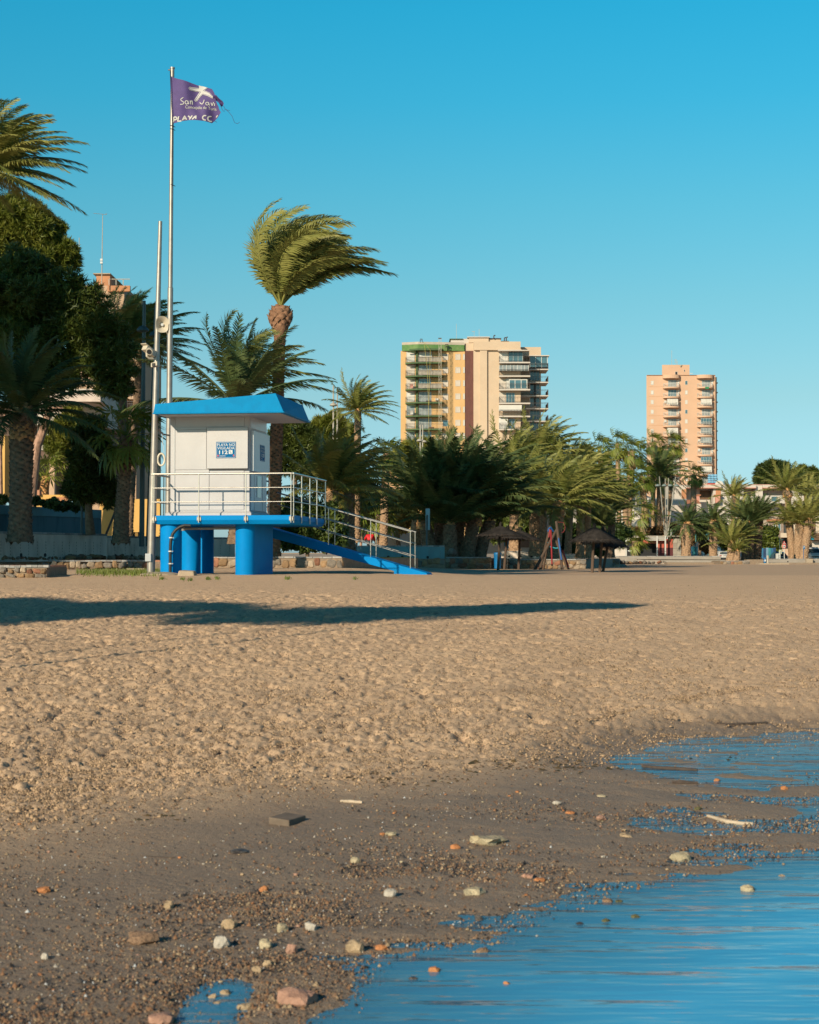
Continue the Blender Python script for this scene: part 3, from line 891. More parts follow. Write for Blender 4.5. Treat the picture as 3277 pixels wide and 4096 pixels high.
for vv, nm in ((RV0 + .05, 1), (RV1 - .05, 0)):
    h1, h2, h3 = 1.0, .68, .34
    us2 = SW + .03 if nm else 2.0
    for h, rr in ((h1, .024), (h2, .015), (h3, .015)):
        rail([(us2, vv, rz_(us2) + h), (rpt(1645, 2119, RV0).x, vv, rz_(rpt(1645, 2119, RV0).x) + h)], rr, 'ramp_rail')
    for x_ in (1313, 1482, 1641):
        uu = rpt(x_, 2150, RV0).x
        q = MB(); q.beam((uu, vv, rz_(uu)), (uu, vv, rz_(uu) + h1), .05, .014, up=(1, 0, 0)); tb(q, 'ramp_post', STEEL)
# pipes under the platform
def lp3(x, y, d): return TM.inverted() @ P(x, y, d)
def zo(x, y): return (600 + x * .6493, 2000 + y * .6493)
q = MB(); q.tube([lp3(*zo(205, 176), 42.95), lp3(*zo(545, 174), 42.95)], .035, 10); q.tube([lp3(*zo(205, 190), 42.95), lp3(*zo(205, 160), 42.95)], .05, 10)
tb(q, 'drain_pipe', PVC, smooth=True)
pts = [zo(252, 158), (zo(215, 156)), zo(185, 166), zo(160, 184), zo(142, 206), zo(131, 235), zo(127, 270), zo(125, 330), zo(125, 456)]
q = MB(); q.tube([lp3(*p, 42.66) for p in pts], .04, 10); hose = tb(q, 'cable_conduit', DARKG, smooth=True)
for y_ in (232, 316, 392):
    c = lp3(*zo(127 if y_ > 250 else 132, y_), 42.66); q = MB(); q.lathe([(.046, -.015), (.046, .015)], c, 12); q.box(c.x - .06, c.x + .06, c.y + .0, c.y + .03, c.z - .012, c.z + .012); tb(q, 'pipe_clip', PRINT, hose)

# concrete lump at the foot of the columns
gp = G(748, 2303)
m = MB(); m.hexa([(gp.x - .28, gp.y - .1, gp.z - .2), (gp.x + .22, gp.y - .1, gp.z - .2), (gp.x + .24, gp.y + .45, gp.z - .2), (gp.x - .26, gp.y + .45, gp.z - .2)],
       [(gp.x - .20, gp.y - .04, gp.z + .13), (gp.x + .17, gp.y - .05, gp.z + .11), (gp.x + .17, gp.y + .4, gp.z + .12), (gp.x - .16, gp.y + .4, gp.z + .14)])
solo(m, 'concrete_block', CONC, 'small broken concrete block on the sand below the blue columns', 'concrete block', bevel=.03)
m = MB(); m.lathe([(.62, -.12), (.5, .03), (.3, .07), (.12, .08)], (P(640, 2300, 42.4).x, 42.5, zg(-6.2, 42.5)), 18)
solo(m, 'concrete_footing', CONC, 'low sandy concrete footing at the foot of the conduit column', 'footing')

# ------------------------------------------------------------ tall poles beside the tower
def pole_pts(x0, y0, d0, x1, y1, d1): return P(x0, y0, d0), P(x1, y1, d1)
a, b = pole_pts(602, 2306, 43.3, 641.5, 885, 43.3)
a.z -= .3
mp_ = thing('camera_pole', 'leaning steel pole carrying loudspeakers and security cameras left of the hut', 'pole', (a.x, a.y, a.z + .3))
q = MB(); q.tube([a, a.lerp(b, .305), a.lerp(b, .306), a.lerp(b, .7), b], [.105, .098, .088, .068, .05], 16); shaft = q.build('pole_shaft', STEELD, mp_, True)
c = P(601, 2230, 43.15); q = MB(); q.box(c.x - .13, c.x + .02, c.y, c.y + .1, c.z - .1, c.z + .1); q.build('junction_box', GREYP, mp_, bevel=.01)
# horn loudspeakers
IVORY = M('ivory_plastic', (.48, .42, .33), .45, .05)
def horn(c, dirv, name='loudspeaker'):
    d = Vector(dirv).normalized()
    sd = d.cross(Vector((0, 0, 1))).normalized(); up = sd.cross(d)
    q = MB(); o = 0
    prof = [(.03, -.24), (.05, -.22), (.055, -.12), (.065, -.10), (.10, -.02), (.155, .05), (.165, .055), (.15, .045), (.09, -.03), (.05, -.1)]
    n = 20; vs = []; fs = []
    for r, z in prof:
        for k in range(n):
            t = 2 * math.pi * k / n
            cx_, sx_ = math.cos(t), math.sin(t)
            sup = (abs(cx_) ** 3 + abs(sx_) ** 3) ** (-1 / 3)
            p = c + d * z + sd * (r * cx_ * sup * .95) + up * (r * sx_ * sup * 1.25)
            vs.append(tuple(p))
    for i in range(len(prof) - 1):
        for k in range(n): fs.append((i * n + k, i * n + (k + 1) % n, (i + 1) * n + (k + 1) % n, (i + 1) * n + k))
    fs.append(tuple(reversed(range(n)))); fs.append(tuple((len(prof) - 1) * n + k for k in range(n)))
    q.add(vs, fs); h = q.build(name, IVORY, mp_, True)
    q = MB(); q.tube([c + d * -.1, c + d * -.02], [.04, .035], 10); q.build('speaker_driver', PRINT, h, True)
horn(P(649, 1298, 43.0), (.16, -1, -.05)); horn(P(664, 1304, 43.35), (1, .35, -.05))
# big security camera and small bullet camera
ca, cb = P(579, 1388, 43.0), P(615, 1420, 43.25)
q = MB(); q.beam(ca, cb, .17, .15); q.beam(ca + Vector((-.03, -.05, .085)), cb + Vector((0, 0, .075)), .2, .02); cm = q.build('security_camera', IVORY, mp_, bevel=.02)
d_ = Vector((.05, -1, -.35)).normalized(); q = MB(); c0 = P(597, 1407, 42.9); q.tube([c0 - d_ * .12, c0], [.085, .085], 14); q.build('camera_hood', IVORY, cm, True)
q = MB(); q.tube([c0 - d_ * .01, c0 + d_ * .012], [.065, .06], 14); q.build('lens', BLACK, cm, True)
q = MB(); q.tube([P(587, 1408, 43.1), P(588, 1425, 43.1), P(596, 1433, 43.15), P(622, 1435, 43.25)], .03, 8); q.build('camera_arm', IVORY, mp_, True)
q = MB(); c1 = P(622, 1458, 43.05); q.obox(c1, (.085, -.04, .02), (.03, .07, 0), (0, 0, .055)); c2 = q.build('bullet_camera', IVORY, mp_, bevel=.01)
q = MB(); c1 = P(616, 1459, 42.98); q.obox(c1, (.04, -.012, 0), (.01, .03, 0), (0, 0, .042)); q.build('lens', BLACK, c2, bevel=.008)
q = MB(); q.tube([P(634, 1713, 43.5), P(640, 1725, 43.6), P(652, 1737, 43.9), P(680, 1742, 44.6)], .022, 8); cbl = q.build('cable', PVC, mp_, True)
a0 = P(649, 1733, 43.85)
q = MB(); q.tube([a0, P(650, 1765, 43.85), P(657, 1810, 43.85)], .007, 5)
rp = tag(q.build('rope', PRINT, None, True), 'thin cord with a white rope ring hanging from the cable beside the hut', 'rope')
WM[rp.name] = Matrix()
cr = P(645, 1838, 43.85)
q = MB(); q.tube([cr + Vector((math.cos(t) * .09, 0, math.sin(t) * .155)) for t in np.linspace(0, 2 * math.pi, 22)], .024, 8, False); q.build('rope_ring', M('cream_rope', (.62, .56, .45), .8), rp, True)

a, b = pole_pts(671, 2300, 47.6, 690, 272, 47.6); a.z = .8
fp = thing('flagpole', 'tall tapered steel flagpole behind the hut', 'flagpole', (a.x, a.y, 1.05))
q = MB(); k1 = .57
q.tube([a, a.lerp(b, k1), a.lerp(b, k1 + .001), a.lerp(b, .9), b], [.093, .078, .064, .052, .05], 16); q.tube([a.lerp(b, .983), b], [.056, .056], 12); q.tube([b - Vector((0, 0, .02)), b + Vector((0, 0, .02))], [.07, .07], 12)
q.build('pole_shaft', STEELD, fp, True)
q = MB(); t_ = P(683, 279, 47.6); q.tube([t_ + Vector((.06, 0, 0)), t_ + Vector((-.07, 0, 0))], .02, 8); q.build('halyard_arm', STEELD, fp, True)
q = MB(); q.tube([P(681, 282, 47.55), P(682, 320, 47.5), P(690, 500, 47.5), P(689, 700, 47.5), P(688, 735, 47.5)], .009, 5); q.build('halyard', DARKG, fp, True)
for yy in (505, 518, 741):
    c = P(691, yy, 47.6); q = MB(); q.tube([c + Vector((-.07, -.03, .02)), c + Vector((0, -.085, 0)), c + Vector((.075, -.03, -.03))], .01, 5); q.build('cord_loop', DARKG, fp)

# flag
FD = 47.55
FLAGM = M('purple_flag_cloth', (.085, .055, .175), .75, .10, 6, .15, 80)
FPRINT = M('white_flag_print', (.5, .48, .45), .75, .04)
def fz(x, y): return (640 + x * .1971, 250 + y * .1971)
top = [(215, 275), (300, 310), (520, 372), (760, 440), (970, 500), (1060, 540), (1105, 620), (1120, 740)]
bot = [(262, 1240), (420, 1200), (600, 1170), (760, 1182), (900, 1185), (1047, 1212), (1175, 1070), (1232, 990)]
def frip(X, Z):
    """cloth ripple: offset towards the viewer at world x, z"""
    x0 = P(682, 304, FD).x
    s = max(0, (X - x0)) / 1.4
    return FD + (.10 * math.sin(5.2 * s + 1.6 * Z) + .05 * math.sin(11 * s - 2.5 * Z + .7) + .018 * math.sin(23 * s + 5 * Z)) * min(1, s * 1.8)
def fpt(px, py, off=0.0):
    q = P(px, py, FD); y = frip(q.x, q.z) + off
    return Vector((q.x, y, q.z))
q = MB(); nx, nz = 42, 30
tp = np.array([fz(*p) for p in top]); bt = np.array([fz(*p) for p in bot]); sx = np.linspace(0, 1, len(top))
for i in range(nx + 1):
    for j in range(nz + 1):
        s, t = i / nx, j / nz
        a = (np.interp(s, sx, tp[:, 0]), np.interp(s, sx, tp[:, 1])); b_ = (np.interp(s, sx, bt[:, 0]), np.interp(s, sx, bt[:, 1]))
        x, y = a[0] + (b_[0] - a[0]) * t, a[1] + (b_[1] - a[1]) * t
        if i == nx: x += rnd.uniform(-2.5, .6) + (-9 * math.exp(-((t - .12) / .12) ** 2))
        q.v.append(tuple(fpt(x, y)))
for i in range(nx):
    for j in range(nz):
        a = i * (nz + 1) + j; q.f.append((a, a + 1, a + nz + 2, a + nz + 1))
# torn tail
tl = [(1085, 640), (1140, 660), (1200, 725), (1262, 765), (1290, 810), (1272, 862), (1240, 872)]; tr_ = [(1090, 735), (1120, 742), (1150, 772), (1195, 812), (1214, 850), (1228, 866), (1236, 873)]
o = len(q.v)
for (a, b_) in zip(tl, tr_):
    for j in range(5):
        t = j / 4; x, y = fz(a[0] + (b_[0] - a[0]) * t, a[1] + (b_[1] - a[1]) * t); p = fpt(x, y); p.y += .05 * math.sin(j + a[0] * .02); q.v.append(tuple(p))
for i in range(len(tl) - 1):
    for j in range(4):
        a = o + i * 5 + j; q.f.append((a, a + 1, a + 6, a + 5))
base = P(688, 494, FD)
flag = thing('flag', 'torn purple beach flag with white starfish and lettering streaming from the flagpole', 'flag', tuple(base))
q.build('flag_cloth', FLAGM, flag, True)
q = MB(); q.tube([fpt(*fz(*p)) for p in ((1285, 865), (1320, 930), (1400, 1010), (1470, 1100), (1520, 1230), (1580, 1250), (1620, 1215))], .006, 4); q.tube([fpt(*fz(*p)) for p in ((1225, 860), (1260, 940), (1300, 990), (1320, 930))], .006, 4); q.tube([fpt(*fz(*p)) for p in ((1330, 940), (1380, 970), (1430, 985))], .005, 4); q.tube([fpt(*fz(*p)) for p in ((1085, 1155), (1145, 1180))], .006, 4)
q.build('loose_threads', M('dark_thread', (.05, .05, .12), .8), flag)
def stroke(q, pts, wpx, off=-.012):
    """a ribbon along a polyline given in flag-zoom coordinates"""
    P2 = []
    for a, b_ in zip(pts[:-1], pts[1:]):
        n = max(1, int(math.hypot(b_[0] - a[0], b_[1] - a[1]) / 18))
        for k in range(n): P2.append((a[0] + (b_[0] - a[0]) * k / n, a[1] + (b_[1] - a[1]) * k / n))
    P2.append(pts[-1]); o = len(q.v)
    for i, p in enumerate(P2):
        a, b_ = P2[max(i - 1, 0)], P2[min(i + 1, len(P2) - 1)]
        dx, dy = b_[0] - a[0], b_[1] - a[1]; l = math.hypot(dx, dy) or 1
        nx_, ny_ = -dy / l * wpx / 2, dx / l * wpx / 2
        q.v.append(tuple(fpt(*fz(p[0] + nx_, p[1] + ny_), off))); q.v.append(tuple(fpt(*fz(p[0] - nx_, p[1] - ny_), off)))
    for i in range(len(P2) - 1): a = o + 2 * i; q.f.append((a, a + 1, a + 3, a + 2))
def arc(cx, cy, rx, ry, a0, a1, n=12): return [(cx + rx * math.cos(R(a0 + (a1 - a0) * k / n)), cy + ry * math.sin(R(a0 + (a1 - a0) * k / n))) for k in range(n + 1)]
q = MB()
W_ = 17
stroke(q, [(480, 722), (440, 740), (425, 765), (450, 790), (490, 815), (485, 845), (450, 858), (415, 858)], W_)
stroke(q, arc(545, 815, 30, 35, -60, 280) + [(572, 790), (590, 850)], W_)
stroke(q, [(615, 770), (625, 850), (622, 810), (640, 770), (655, 775), (660, 852)], W_)
stroke(q, [(895, 745), (880, 800), (855, 838), (830, 825), (800, 795)], W_)
stroke(q, arc(955, 825, 28, 30, -60, 280) + [(982, 800), (1000, 860)], W_)
stroke(q, [(1030, 800), (1052, 862), (1085, 790)], W_); stroke(q, [(1105, 815), (1100, 865)], W_)
W2 = 27                                               # the big bottom line
stroke(q, [(285, 1110), (272, 1215)], W2); stroke(q, [(285, 1112), (325, 1108), (348, 1135), (330, 1162), (285, 1168)], W2)
stroke(q, [(385, 1100), (362, 1195), (440, 1192)], W2)
stroke(q, [(462, 1180), (505, 1090), (545, 1165)], W2); stroke(q, [(478, 1150), (530, 1145)], W2 - 6)
stroke(q, [(575, 1085), (612, 1120)], W2); stroke(q, [(660, 1082), (600, 1160)], W2)
stroke(q, [(660, 1160), (735, 1085), (735, 1155)], W2); stroke(q, [(690, 1130), (738, 1128)], W2 - 8)
stroke(q, arc(915, 1120, 48, 46, -60, -290), W2)
stroke(q, arc(1020, 1130, 52, 50, -70, -300), W2); stroke(q, [(1130, 1085), (1158, 1045)], W2 - 6)
v, f = text_fit('Concejalía de Turis', 620, 82, .004)
def f3(x, y): return fpt(*fz(518 + x, 958 - y + .030 * x - 9 * math.sin(x / 200)), -.012)
q.add([f3(x, y) for x, y in v], f)
q.build('lettering', FPRINT, flag)
# starfish
def starpoly(g):
    o_ = [(775, 440), (785, 492), (600, 488), (580, 520), (605, 556), (795, 575), (720, 690), (690, 750), (715, 778), (748, 765), (800, 690), (862, 632), (960, 665), (1065, 722), (1070, 680), (1000, 600), (890, 540), (965, 497), (880, 462)]
    c = (810, 560)
    return [(c[0] + (x - c[0]) * g, c[1] + (y - c[1]) * g) for x, y in o_]
sp = starpoly(1.0); q = MB(); q.add([(*fz(x, y), 0) for x, y in sp], [tuple(range(len(sp)))])
bm = bmesh.new(); vv = [bm.verts.new(p) for p in q.v]; bm.faces.new(vv); bmesh.ops.triangulate(bm, faces=bm.faces[:]); 
for _ in range(3): bmesh.ops.subdivide_edges(bm, edges=[e for e in bm.edges if e.calc_length() > 3], cuts=1); bmesh.ops.triangulate(bm, faces=bm.faces[:])
bm.verts.index_update()
q = MB(); q.add([fpt(v.co.x, v.co.y, -.012) for v in bm.verts], [tuple(v.index for v in f_.verts) for f_ in bm.faces]); bm.free()
st = q.build('starfish_emblem', FPRINT, flag, True)
q = MB(); o_ = [(775, 445), (770, 505), (600, 505), (594, 520), (610, 543), (818, 572), (735, 705), (708, 750), (720, 764), (742, 752), (790, 680), (858, 620), (965, 650), (1052, 700)]; stroke(q, o_, 6, -.016); stroke(q, [(1052, 670), (990, 605), (868, 545), (950, 490)], 6, -.016)
q.build('emblem_outline', FLAGM, st)

# ------------------------------------------------------------ low walls and planters along the beach
SEAW = M('stained_render', (.66, .56, .47), .9, .10, 1.5, .35, 25, stretch=(1, 1, .35), dirt=.5, dirtcol=(.22, .16, .11), dscale=2.2)
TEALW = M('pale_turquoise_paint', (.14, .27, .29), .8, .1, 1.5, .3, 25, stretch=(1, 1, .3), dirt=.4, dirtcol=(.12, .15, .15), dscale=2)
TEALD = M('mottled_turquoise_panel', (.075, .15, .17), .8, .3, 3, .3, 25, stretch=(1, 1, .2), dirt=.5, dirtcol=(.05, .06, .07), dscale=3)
CAPG = M('slate_tile', (.27, .26, .25), .7, .2, 5, .3, 30, rand=.35)
CAPR = M('terracotta_paving', (.44, .20, .12), .85, .2, 4, .2, 30)
MORT = M('stone_mortar', (.23, .17, .12), .95, .2, 6, .8, 30)
STN = [M('ochre_stone', (.24, .15, .08), .9, .25, 6, .6, 25, rand=.25), M('grey_stone', (.17, .145, .12), .9, .25, 6, .6, 25, rand=.25), M('red_stone', (.22, .10, .06), .9, .25, 6, .6, 25, rand=.25), M('pale_stone', (.32, .25, .18), .9, .2, 6, .6, 25, rand=.2)]
SOIL = M('planter_soil', (.17, .125, .07), .95, .3, 3, .6, 12)
LAWN = M('dry_lawn', (.20, .19, .05), .95, .3, 3, .6, 30)
rs = np.random.RandomState(3)
STONEM = []
for k in range(8):                         # irregular flat stones, unit size
    n = 8; a = np.linspace(0, 2 * math.pi, n, endpoint=False) + rs.uniform(-.2, .2, n); rr_ = rs.uniform(.42, .56, n)
    ox, oz = np.sign(np.cos(a)) * np.abs(np.cos(a)) ** .6 * rr_, np.sign(np.sin(a)) * np.abs(np.sin(a)) ** .6 * rr_
    vs = [(x, 0, z) for x, z in zip(ox, oz)] + [(x * .85, -.6 + rs.uniform(-.15, .1), z * .85) for x, z in zip(ox, oz)] + [(x * .5, -1 + rs.uniform(-.25, .15), z * .5) for x, z in zip(ox, oz)]
    fs = [(i, (i + 1) % n, n + (i + 1) % n, n + i) for i in range(n)] + [(n + i, n + (i + 1) % n, 2 * n + (i + 1) % n, 2 * n + i) for i in range(n)] + [tuple(range(2 * n, 3 * n))]
    fs = [tuple(reversed(f)) if False else f for f in fs]
    row = []
    for mt in STN:
        me = bpy.data.meshes.new('stone'); me.from_pydata(vs, [], fs); me.materials.append(mt); me.update(); row.append(me)
    STONEM.append(row)
TILEM = None
def stone_face(parent, p0, p1, z0, z1, size, dark=.5, proud=.045):
    """lay irregular stones over a vertical face from p0 to p1 (ground points, left to right)"""
    p0, p1 = Vector((p0[0], p0[1], 0)), Vector((p1[0], p1[1], 0))
    L_ = (p1 - p0).length; ang = math.atan2(p1.y - p0.y, p1.x - p0.x); e = (p1 - p0) / L_
    nrow = max(1, round((z1 - z0) / size)); hh = (z1 - z0) / nrow
    inv = WM[parent.name].inverted()
    for r in range(nrow):
        x = rs.uniform(-.5, 0) * size
        while x < L_ - size * .25:
            w_ = size * rs.uniform(.8, 1.7); c = min(max(x + w_ / 2, w_ * .45), L_ - w_ * .45)
            p = p0 + e * c + Vector((0, 0, z0 + hh * (r + .5) + rs.uniform(-.2, .2) * hh))
            me = STONEM[rs.randint(8)][rs.choice(4, p=[.34, .3, .16, .2])]
            o = link('stone', me, parent); o.location = inv @ p
            o.rotation_euler = (0, rs.uniform(-.5, .5), ang - (WM[parent.name].to_euler().z))
            o.scale = (w_ * 1.02, proud * rs.uniform(.7, 1.3), hh * rs.uniform(.8, 1.2))
            x += w_ * .98
def cap_tiles(parent, p0, p1, z, depth, tw, th=.05, over=.03, mat=None, name='tile', mat2=None):
    p0, p1 = Vector((p0[0], p0[1], z)), Vector((p1[0], p1[1], z))
    L_ = (p1 - p0).length; e = (p1 - p0) / L_; nv = Vector((-e.y, e.x, 0)); ang = math.atan2(e.y, e.x)
    n = max(1, round(L_ / tw)); w_ = L_ / n
    q = MB(); q.box(-.5, .5, -over, depth, 0, 1)
    me = bpy.data.meshes.new(name); me.from_pydata(q.v, [], q.f); me.materials.append(mat or CAPG); me.update()
    inv = WM[parent.name].inverted()
    for k in range(n):
        o = link(name, me, parent); o.location = inv @ (p0 + e * (k + .5) * w_ + nv * rs.uniform(-.008, .008) + Vector((0, 0, rs.uniform(-.006, .006))))
        o.rotation_euler = (0, 0, ang + rs.uniform(-.012, .012)); o.scale = (w_ * rs.uniform(.93, .975), 1, th * rs.uniform(.92, 1.08))
def wallbox(mb, p0, p1, z0, z1, depth):
    p0, p1 = Vector((p0[0], p0[1], 0)), Vector((p1[0], p1[1], 0)); e = (p1 - p0).normalized(); nv = Vector((-e.y, e.x, 0)) * depth
    lo = [p0, p1, p1 + nv, p0 + nv]
    mb.hexa([(p.x, p.y, z0) for p in lo], [(p.x, p.y, z1) for p in lo])
def XY(x, d): q = P(x, 2226, d); return (q.x, q.y)
def ZY(y, d): return P(1638, y, d).z

# nearest stone platform at the left edge
t = thing('stone_bench', 'low stone block with slate cap nearest the camera at the left edge', 'stone bench', (*XY(60, 40.6), .98))
a, b = XY(-260, 40.6), XY(187, 40.6)
m = MB(); wallbox(m, a, b, .5, 1.235, 2.4); m.build('core', MORT, t)
stone_face(t, XY(-120, 40.55), b, .97, 1.225, .17)
m = MB(); a2, b2 = XY(-260, 40.75), XY(190, 40.75); wallbox(m, a2, b2, 1.236, 1.287, 2.25); m.build('paving', CAPR, t)
cap_tiles(t, XY(-120, 40.6), XY(196, 40.6), 1.236, .16, .135, .055)
# long low terrace behind it
t = thing('terrace_wall', 'long low terrace of rubble stone edged with slate tiles in front of the white seawall', 'terrace wall', (*XY(300, 55), 1.08))
a, b = XY(-300, 55), XY(652, 56)
m = MB(); wallbox(m, a, b, .7, 1.33, 12); m.build('core', MORT, t)
stone_face(t, XY(150, 54.97), XY(592, 55.92), 1.09, 1.32, .19)
m = MB(); wallbox(m, XY(-300, 55.2), XY(640, 56.2), 1.331, 1.378, 11); m.build('paving', CAPR, t)
cap_tiles(t, XY(-20, 55), XY(590, 55.95), 1.331, .18, .165, .052)
m = MB(); g_ = P(545, 2272, 52); m.obox((g_.x, 52, 1.08), (.28, 0, 0), (0, .2, 0), (0, 0, .06)); solo(m, 'concrete_slab', CONC, 'pale concrete slab lying in the grass in front of the terrace', 'concrete slab', bevel=.02)
# white seawall in two sections
def seawall(label, x0, d0, x1, d1, zt, zb, holes, thick=.35, base=True, mat=None, capw=.3, tname='seawall'):
    t = thing(tname, label, 'seawall', (*XY((x0 + x1) / 2, (d0 + d1) / 2), zb), group=None)
    a, b = XY(x0, d0), XY(x1, d1)
    m = MB(); wallbox(m, a, b, zb - .4, zt - .07, thick); m.build('wall', mat or SEAW, t)
    cap_tiles(t, a, b, zt - .068, thick + .02, capw, .068, .02)
    A, B = Vector((*a, 0)), Vector((*b, 0)); e = (B - A).normalized()
    for hx, hz in holes:
        c = A.lerp(B, hx); q = MB(); q.tube([Vector((c.x, c.y, hz)) + Vector((e.y, -e.x, 0)) * .006, Vector((c.x, c.y, hz)) + Vector((e.y, -e.x, 0)) * .03], [.075, .06], 10); q.build('weep_hole', BLACK, t)
    for hx in np.linspace(.05, .95, int((B - A).length / .55)):
        c = A.lerp(B, hx + rs.uniform(-.008, .008)); c.z = zt - .35
        q = MB()
        for k in range(5): q.obox(c + Vector((e.y, -e.x, 0)) * .004 - Vector((0, 0, k * .11)), e * .008, Vector((e.y, -e.x, 0)) * .004, (0, 0, .028))
        tag(q.build('joint_mark', MORT, t), kind='stuff')
    return t
sw1 = seawall('long pale stained seawall section with dark weep holes at the left edge', -220, 56, 427, 65.6, 2.365, 1.41, [(.43, 1.55), (.58, 1.55), (.75, 1.53), (.90, 1.52)])
stone_face(sw1, XY(0, 59), XY(262, 63), 1.375, 1.50, .2, proud=.12); stone_face(sw1, XY(262, 62.6), XY(415, 65.0), 1.375, 1.57, .2, proud=.3)
sw2 = seawall('shorter pale seawall section stepping down behind the blue columns', 428.5, 66, 940, 72, 2.30, 1.40, [(.06, 1.52), (.18, 1.52), (.28, 1.52), (.5, 1.5)])
stone_face(sw2, XY(430, 65.9), XY(640, 68.4), 1.36, 1.54, .2, proud=.15)
# turquoise parapet further back
t = thing('garden_wall', 'turquoise garden wall with a pale parapet under the dark trees at left', 'wall', (*XY(200, 72), 1.4))
a, b = XY(-120, 66), XY(405, 75.2)
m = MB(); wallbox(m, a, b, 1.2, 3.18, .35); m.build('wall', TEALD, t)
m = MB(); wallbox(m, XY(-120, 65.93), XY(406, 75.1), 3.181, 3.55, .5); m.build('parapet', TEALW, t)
# planter with grass right of the columns
t = thing('stone_planter', 'grassy rubble stone planter behind the blue columns and ramp', 'planter', (*XY(1230, 60), 1.1))
a, b = XY(840, 61.5), XY(1369, 59.5)
m = MB(); wallbox(m, a, b, .8, 1.44, 7); m.build('core', MORT, t)
stone_face(t, XY(856, 61.4), b, 1.10, 1.43, .25); stone_face(t, XY(1369.5, 59.5), XY(1372, 65.5), 1.1, 1.43, .3)
cap_tiles(t, a, b, 1.441, .3, .38, .05)
m = MB(); wallbox(m, XY(842, 61.85), XY(1364, 59.85), 1.4405, 1.475, 6.4); m.build('lawn', LAWN, t)
# painted seawall in shade behind the ramp
t = seawall('turquoise shaded seawall with weep holes behind the lower end of the ramp', 1403, 92, 1779, 92, ZY(2182, 92), 1.4, [(.4, 1.48), (.55, 1.48), (.82, 1.46)], mat=TEALW)
sf = MB(); wallbox(sf, XY(1372, 91.7), XY(1781, 91.7), .5, 1.385, .6); sf.build('footing', MORT, t); stone_face(t, XY(1375, 91.68), XY(1780, 91.68), 1.0, 1.37, .3)
m = MB(); m.obox((*XY(1390, 91.6), 1.8), (.19, 0, 0), (0, .15, 0), (0, 0, .75)); solo(m, 'gate_pillar', TEALW, 'square turquoise gate pillar at the left end of the shaded seawall', 'pillar', bevel=.02)
BLUET = M('blue_tube', (.01, .13, .33), .4)
m = MB()
for xx in (1372, 1406): c = P(xx, 2160, 91.4); m.tube([(c.x, c.y, 1.3), (c.x, c.y, ZY(2155, 91.4))], .035, 8)
solo(m, 'handrail', BLUET, 'short blue tubular handrails on both sides of the gate pillar', 'handrail')
# planters of the palm clumps
def planter(label, x0, x1, d, yt, zb, size, depth=8, top=SOIL, side=True):
    zt = ZY(yt, d)
    t = thing('stone_planter', label, 'planter', (*XY((x0 + x1) / 2, d), zb))
    m = MB(); wallbox(m, XY(x0, d), XY(x1, d), zb - .4, zt - .06, depth); m.build('core', MORT, t)
    stone_face(t, XY(x0, d - .02), XY(x1, d - .02), zb - .02, zt - .07, size)
    cap_tiles(t, XY(x0, d), XY(x1, d), zt - .058, .35, .55, .058)
    m = MB(); wallbox(m, XY(x0 + 2, d + .36), XY(x1 - 2, d + .36), zt - .0595, zt - .02, depth - .5); m.build('planting_bed', top, t)
planter('shaded rubble stone planter under the dark palm clump', 1784, 1966, 95, 2228, .82, .33)
planter('low dark stretch of planter beside the blue bin', 1967, 2033, 96.5, 2232, .82, .33)
planter('sunlit rubble stone planter behind the rope climbing frame', 2036, 2345, 99, 2236, .80, .30, top=LAWN)
planter('short stone planter behind the right thatched parasols', 2422, 2478, 120, 2236, .75, .3, depth=5)
def lowwall(label, x0, x1, d, yt, zb, mat=None, holes=(), th=.4, joints=True):
    return seawall(label, x0, d, x1, d, ZY(yt, d), zb, holes, th, mat=mat, capw=1.0, tname='low_wall')
lowwall('white low wall behind the left thatched parasols', 2005, 2168, 113, 2204, 1.35, holes=[(.2, 1.5), (.48, 1.5), (.75, 1.5)])
lowwall('short grey low wall behind the rope climbing frame', 2226, 2306, 115, 2216, 1.35)
SEAG = M('grey_promenade_render', (.30, .26, .22), .9, .12, 1.5, .35, 25, dirt=.5, dirtcol=(.2, .16, .12), dscale=.8)
W6 = lowwall('long grey promenade wall in front of the red kiosk', 2440, 2884, 190, 2224, .95, mat=SEAG, holes=[(.25, 1.1), (.5, 1.1), (.75, 1.1)])
stone_face(W6, XY(2481, 189.8), XY(2667, 189.8), .66, 1.0, .4, proud=.6)
m = MB(); wallbox(m, XY(2670, 187), XY(2880, 187), .3, .86, 2.5); solo(m, 'stone_step', MORT, 'low rubble step at the foot of the promenade wall', 'step')
lowwall('grey promenade wall between the blue bin and the right edge', 3076, 3330, 185, 2235, .55, mat=SEAG, holes=[(.3, .95), (.6, .95)])
m = MB(); wallbox(m, XY(3065, 183), XY(3330, 183), .2, ZY(2251, 183), 2); solo(m, 'stone_step', MORT, 'low dark step below the promenade wall at the right edge', 'step')
m = MB(); m.obox((*XY(3237, 184.7), ZY(2247, 184.7)), (.35, 0, 0), (0, .3, 0), (0, 0, .33)); solo(m, 'wall_block', CONC, 'sandy square block set in the right promenade wall', 'wall block')
planter('sunlit stone planter holding the yellow green palms', 2882, 3000, 183, 2243, .62, .33, depth=7)
m = MB(); wallbox(m, XY(2990, 186), XY(3054, 186), .3, ZY(2238, 186), 4); solo(m, 'stone_planter', MORT, 'dark shaded planter right of the yellow green palms', 'planter')
m = MB(); c = P(3090, 2259, 176); m.obox((c.x, c.y, .72), (1.5, 0, 0), (0, 1, 0), (0, 0, .09)); solo(m, 'stone_slab', CONC, 'flat grey slab on the sand below the far blue bin', 'slab')
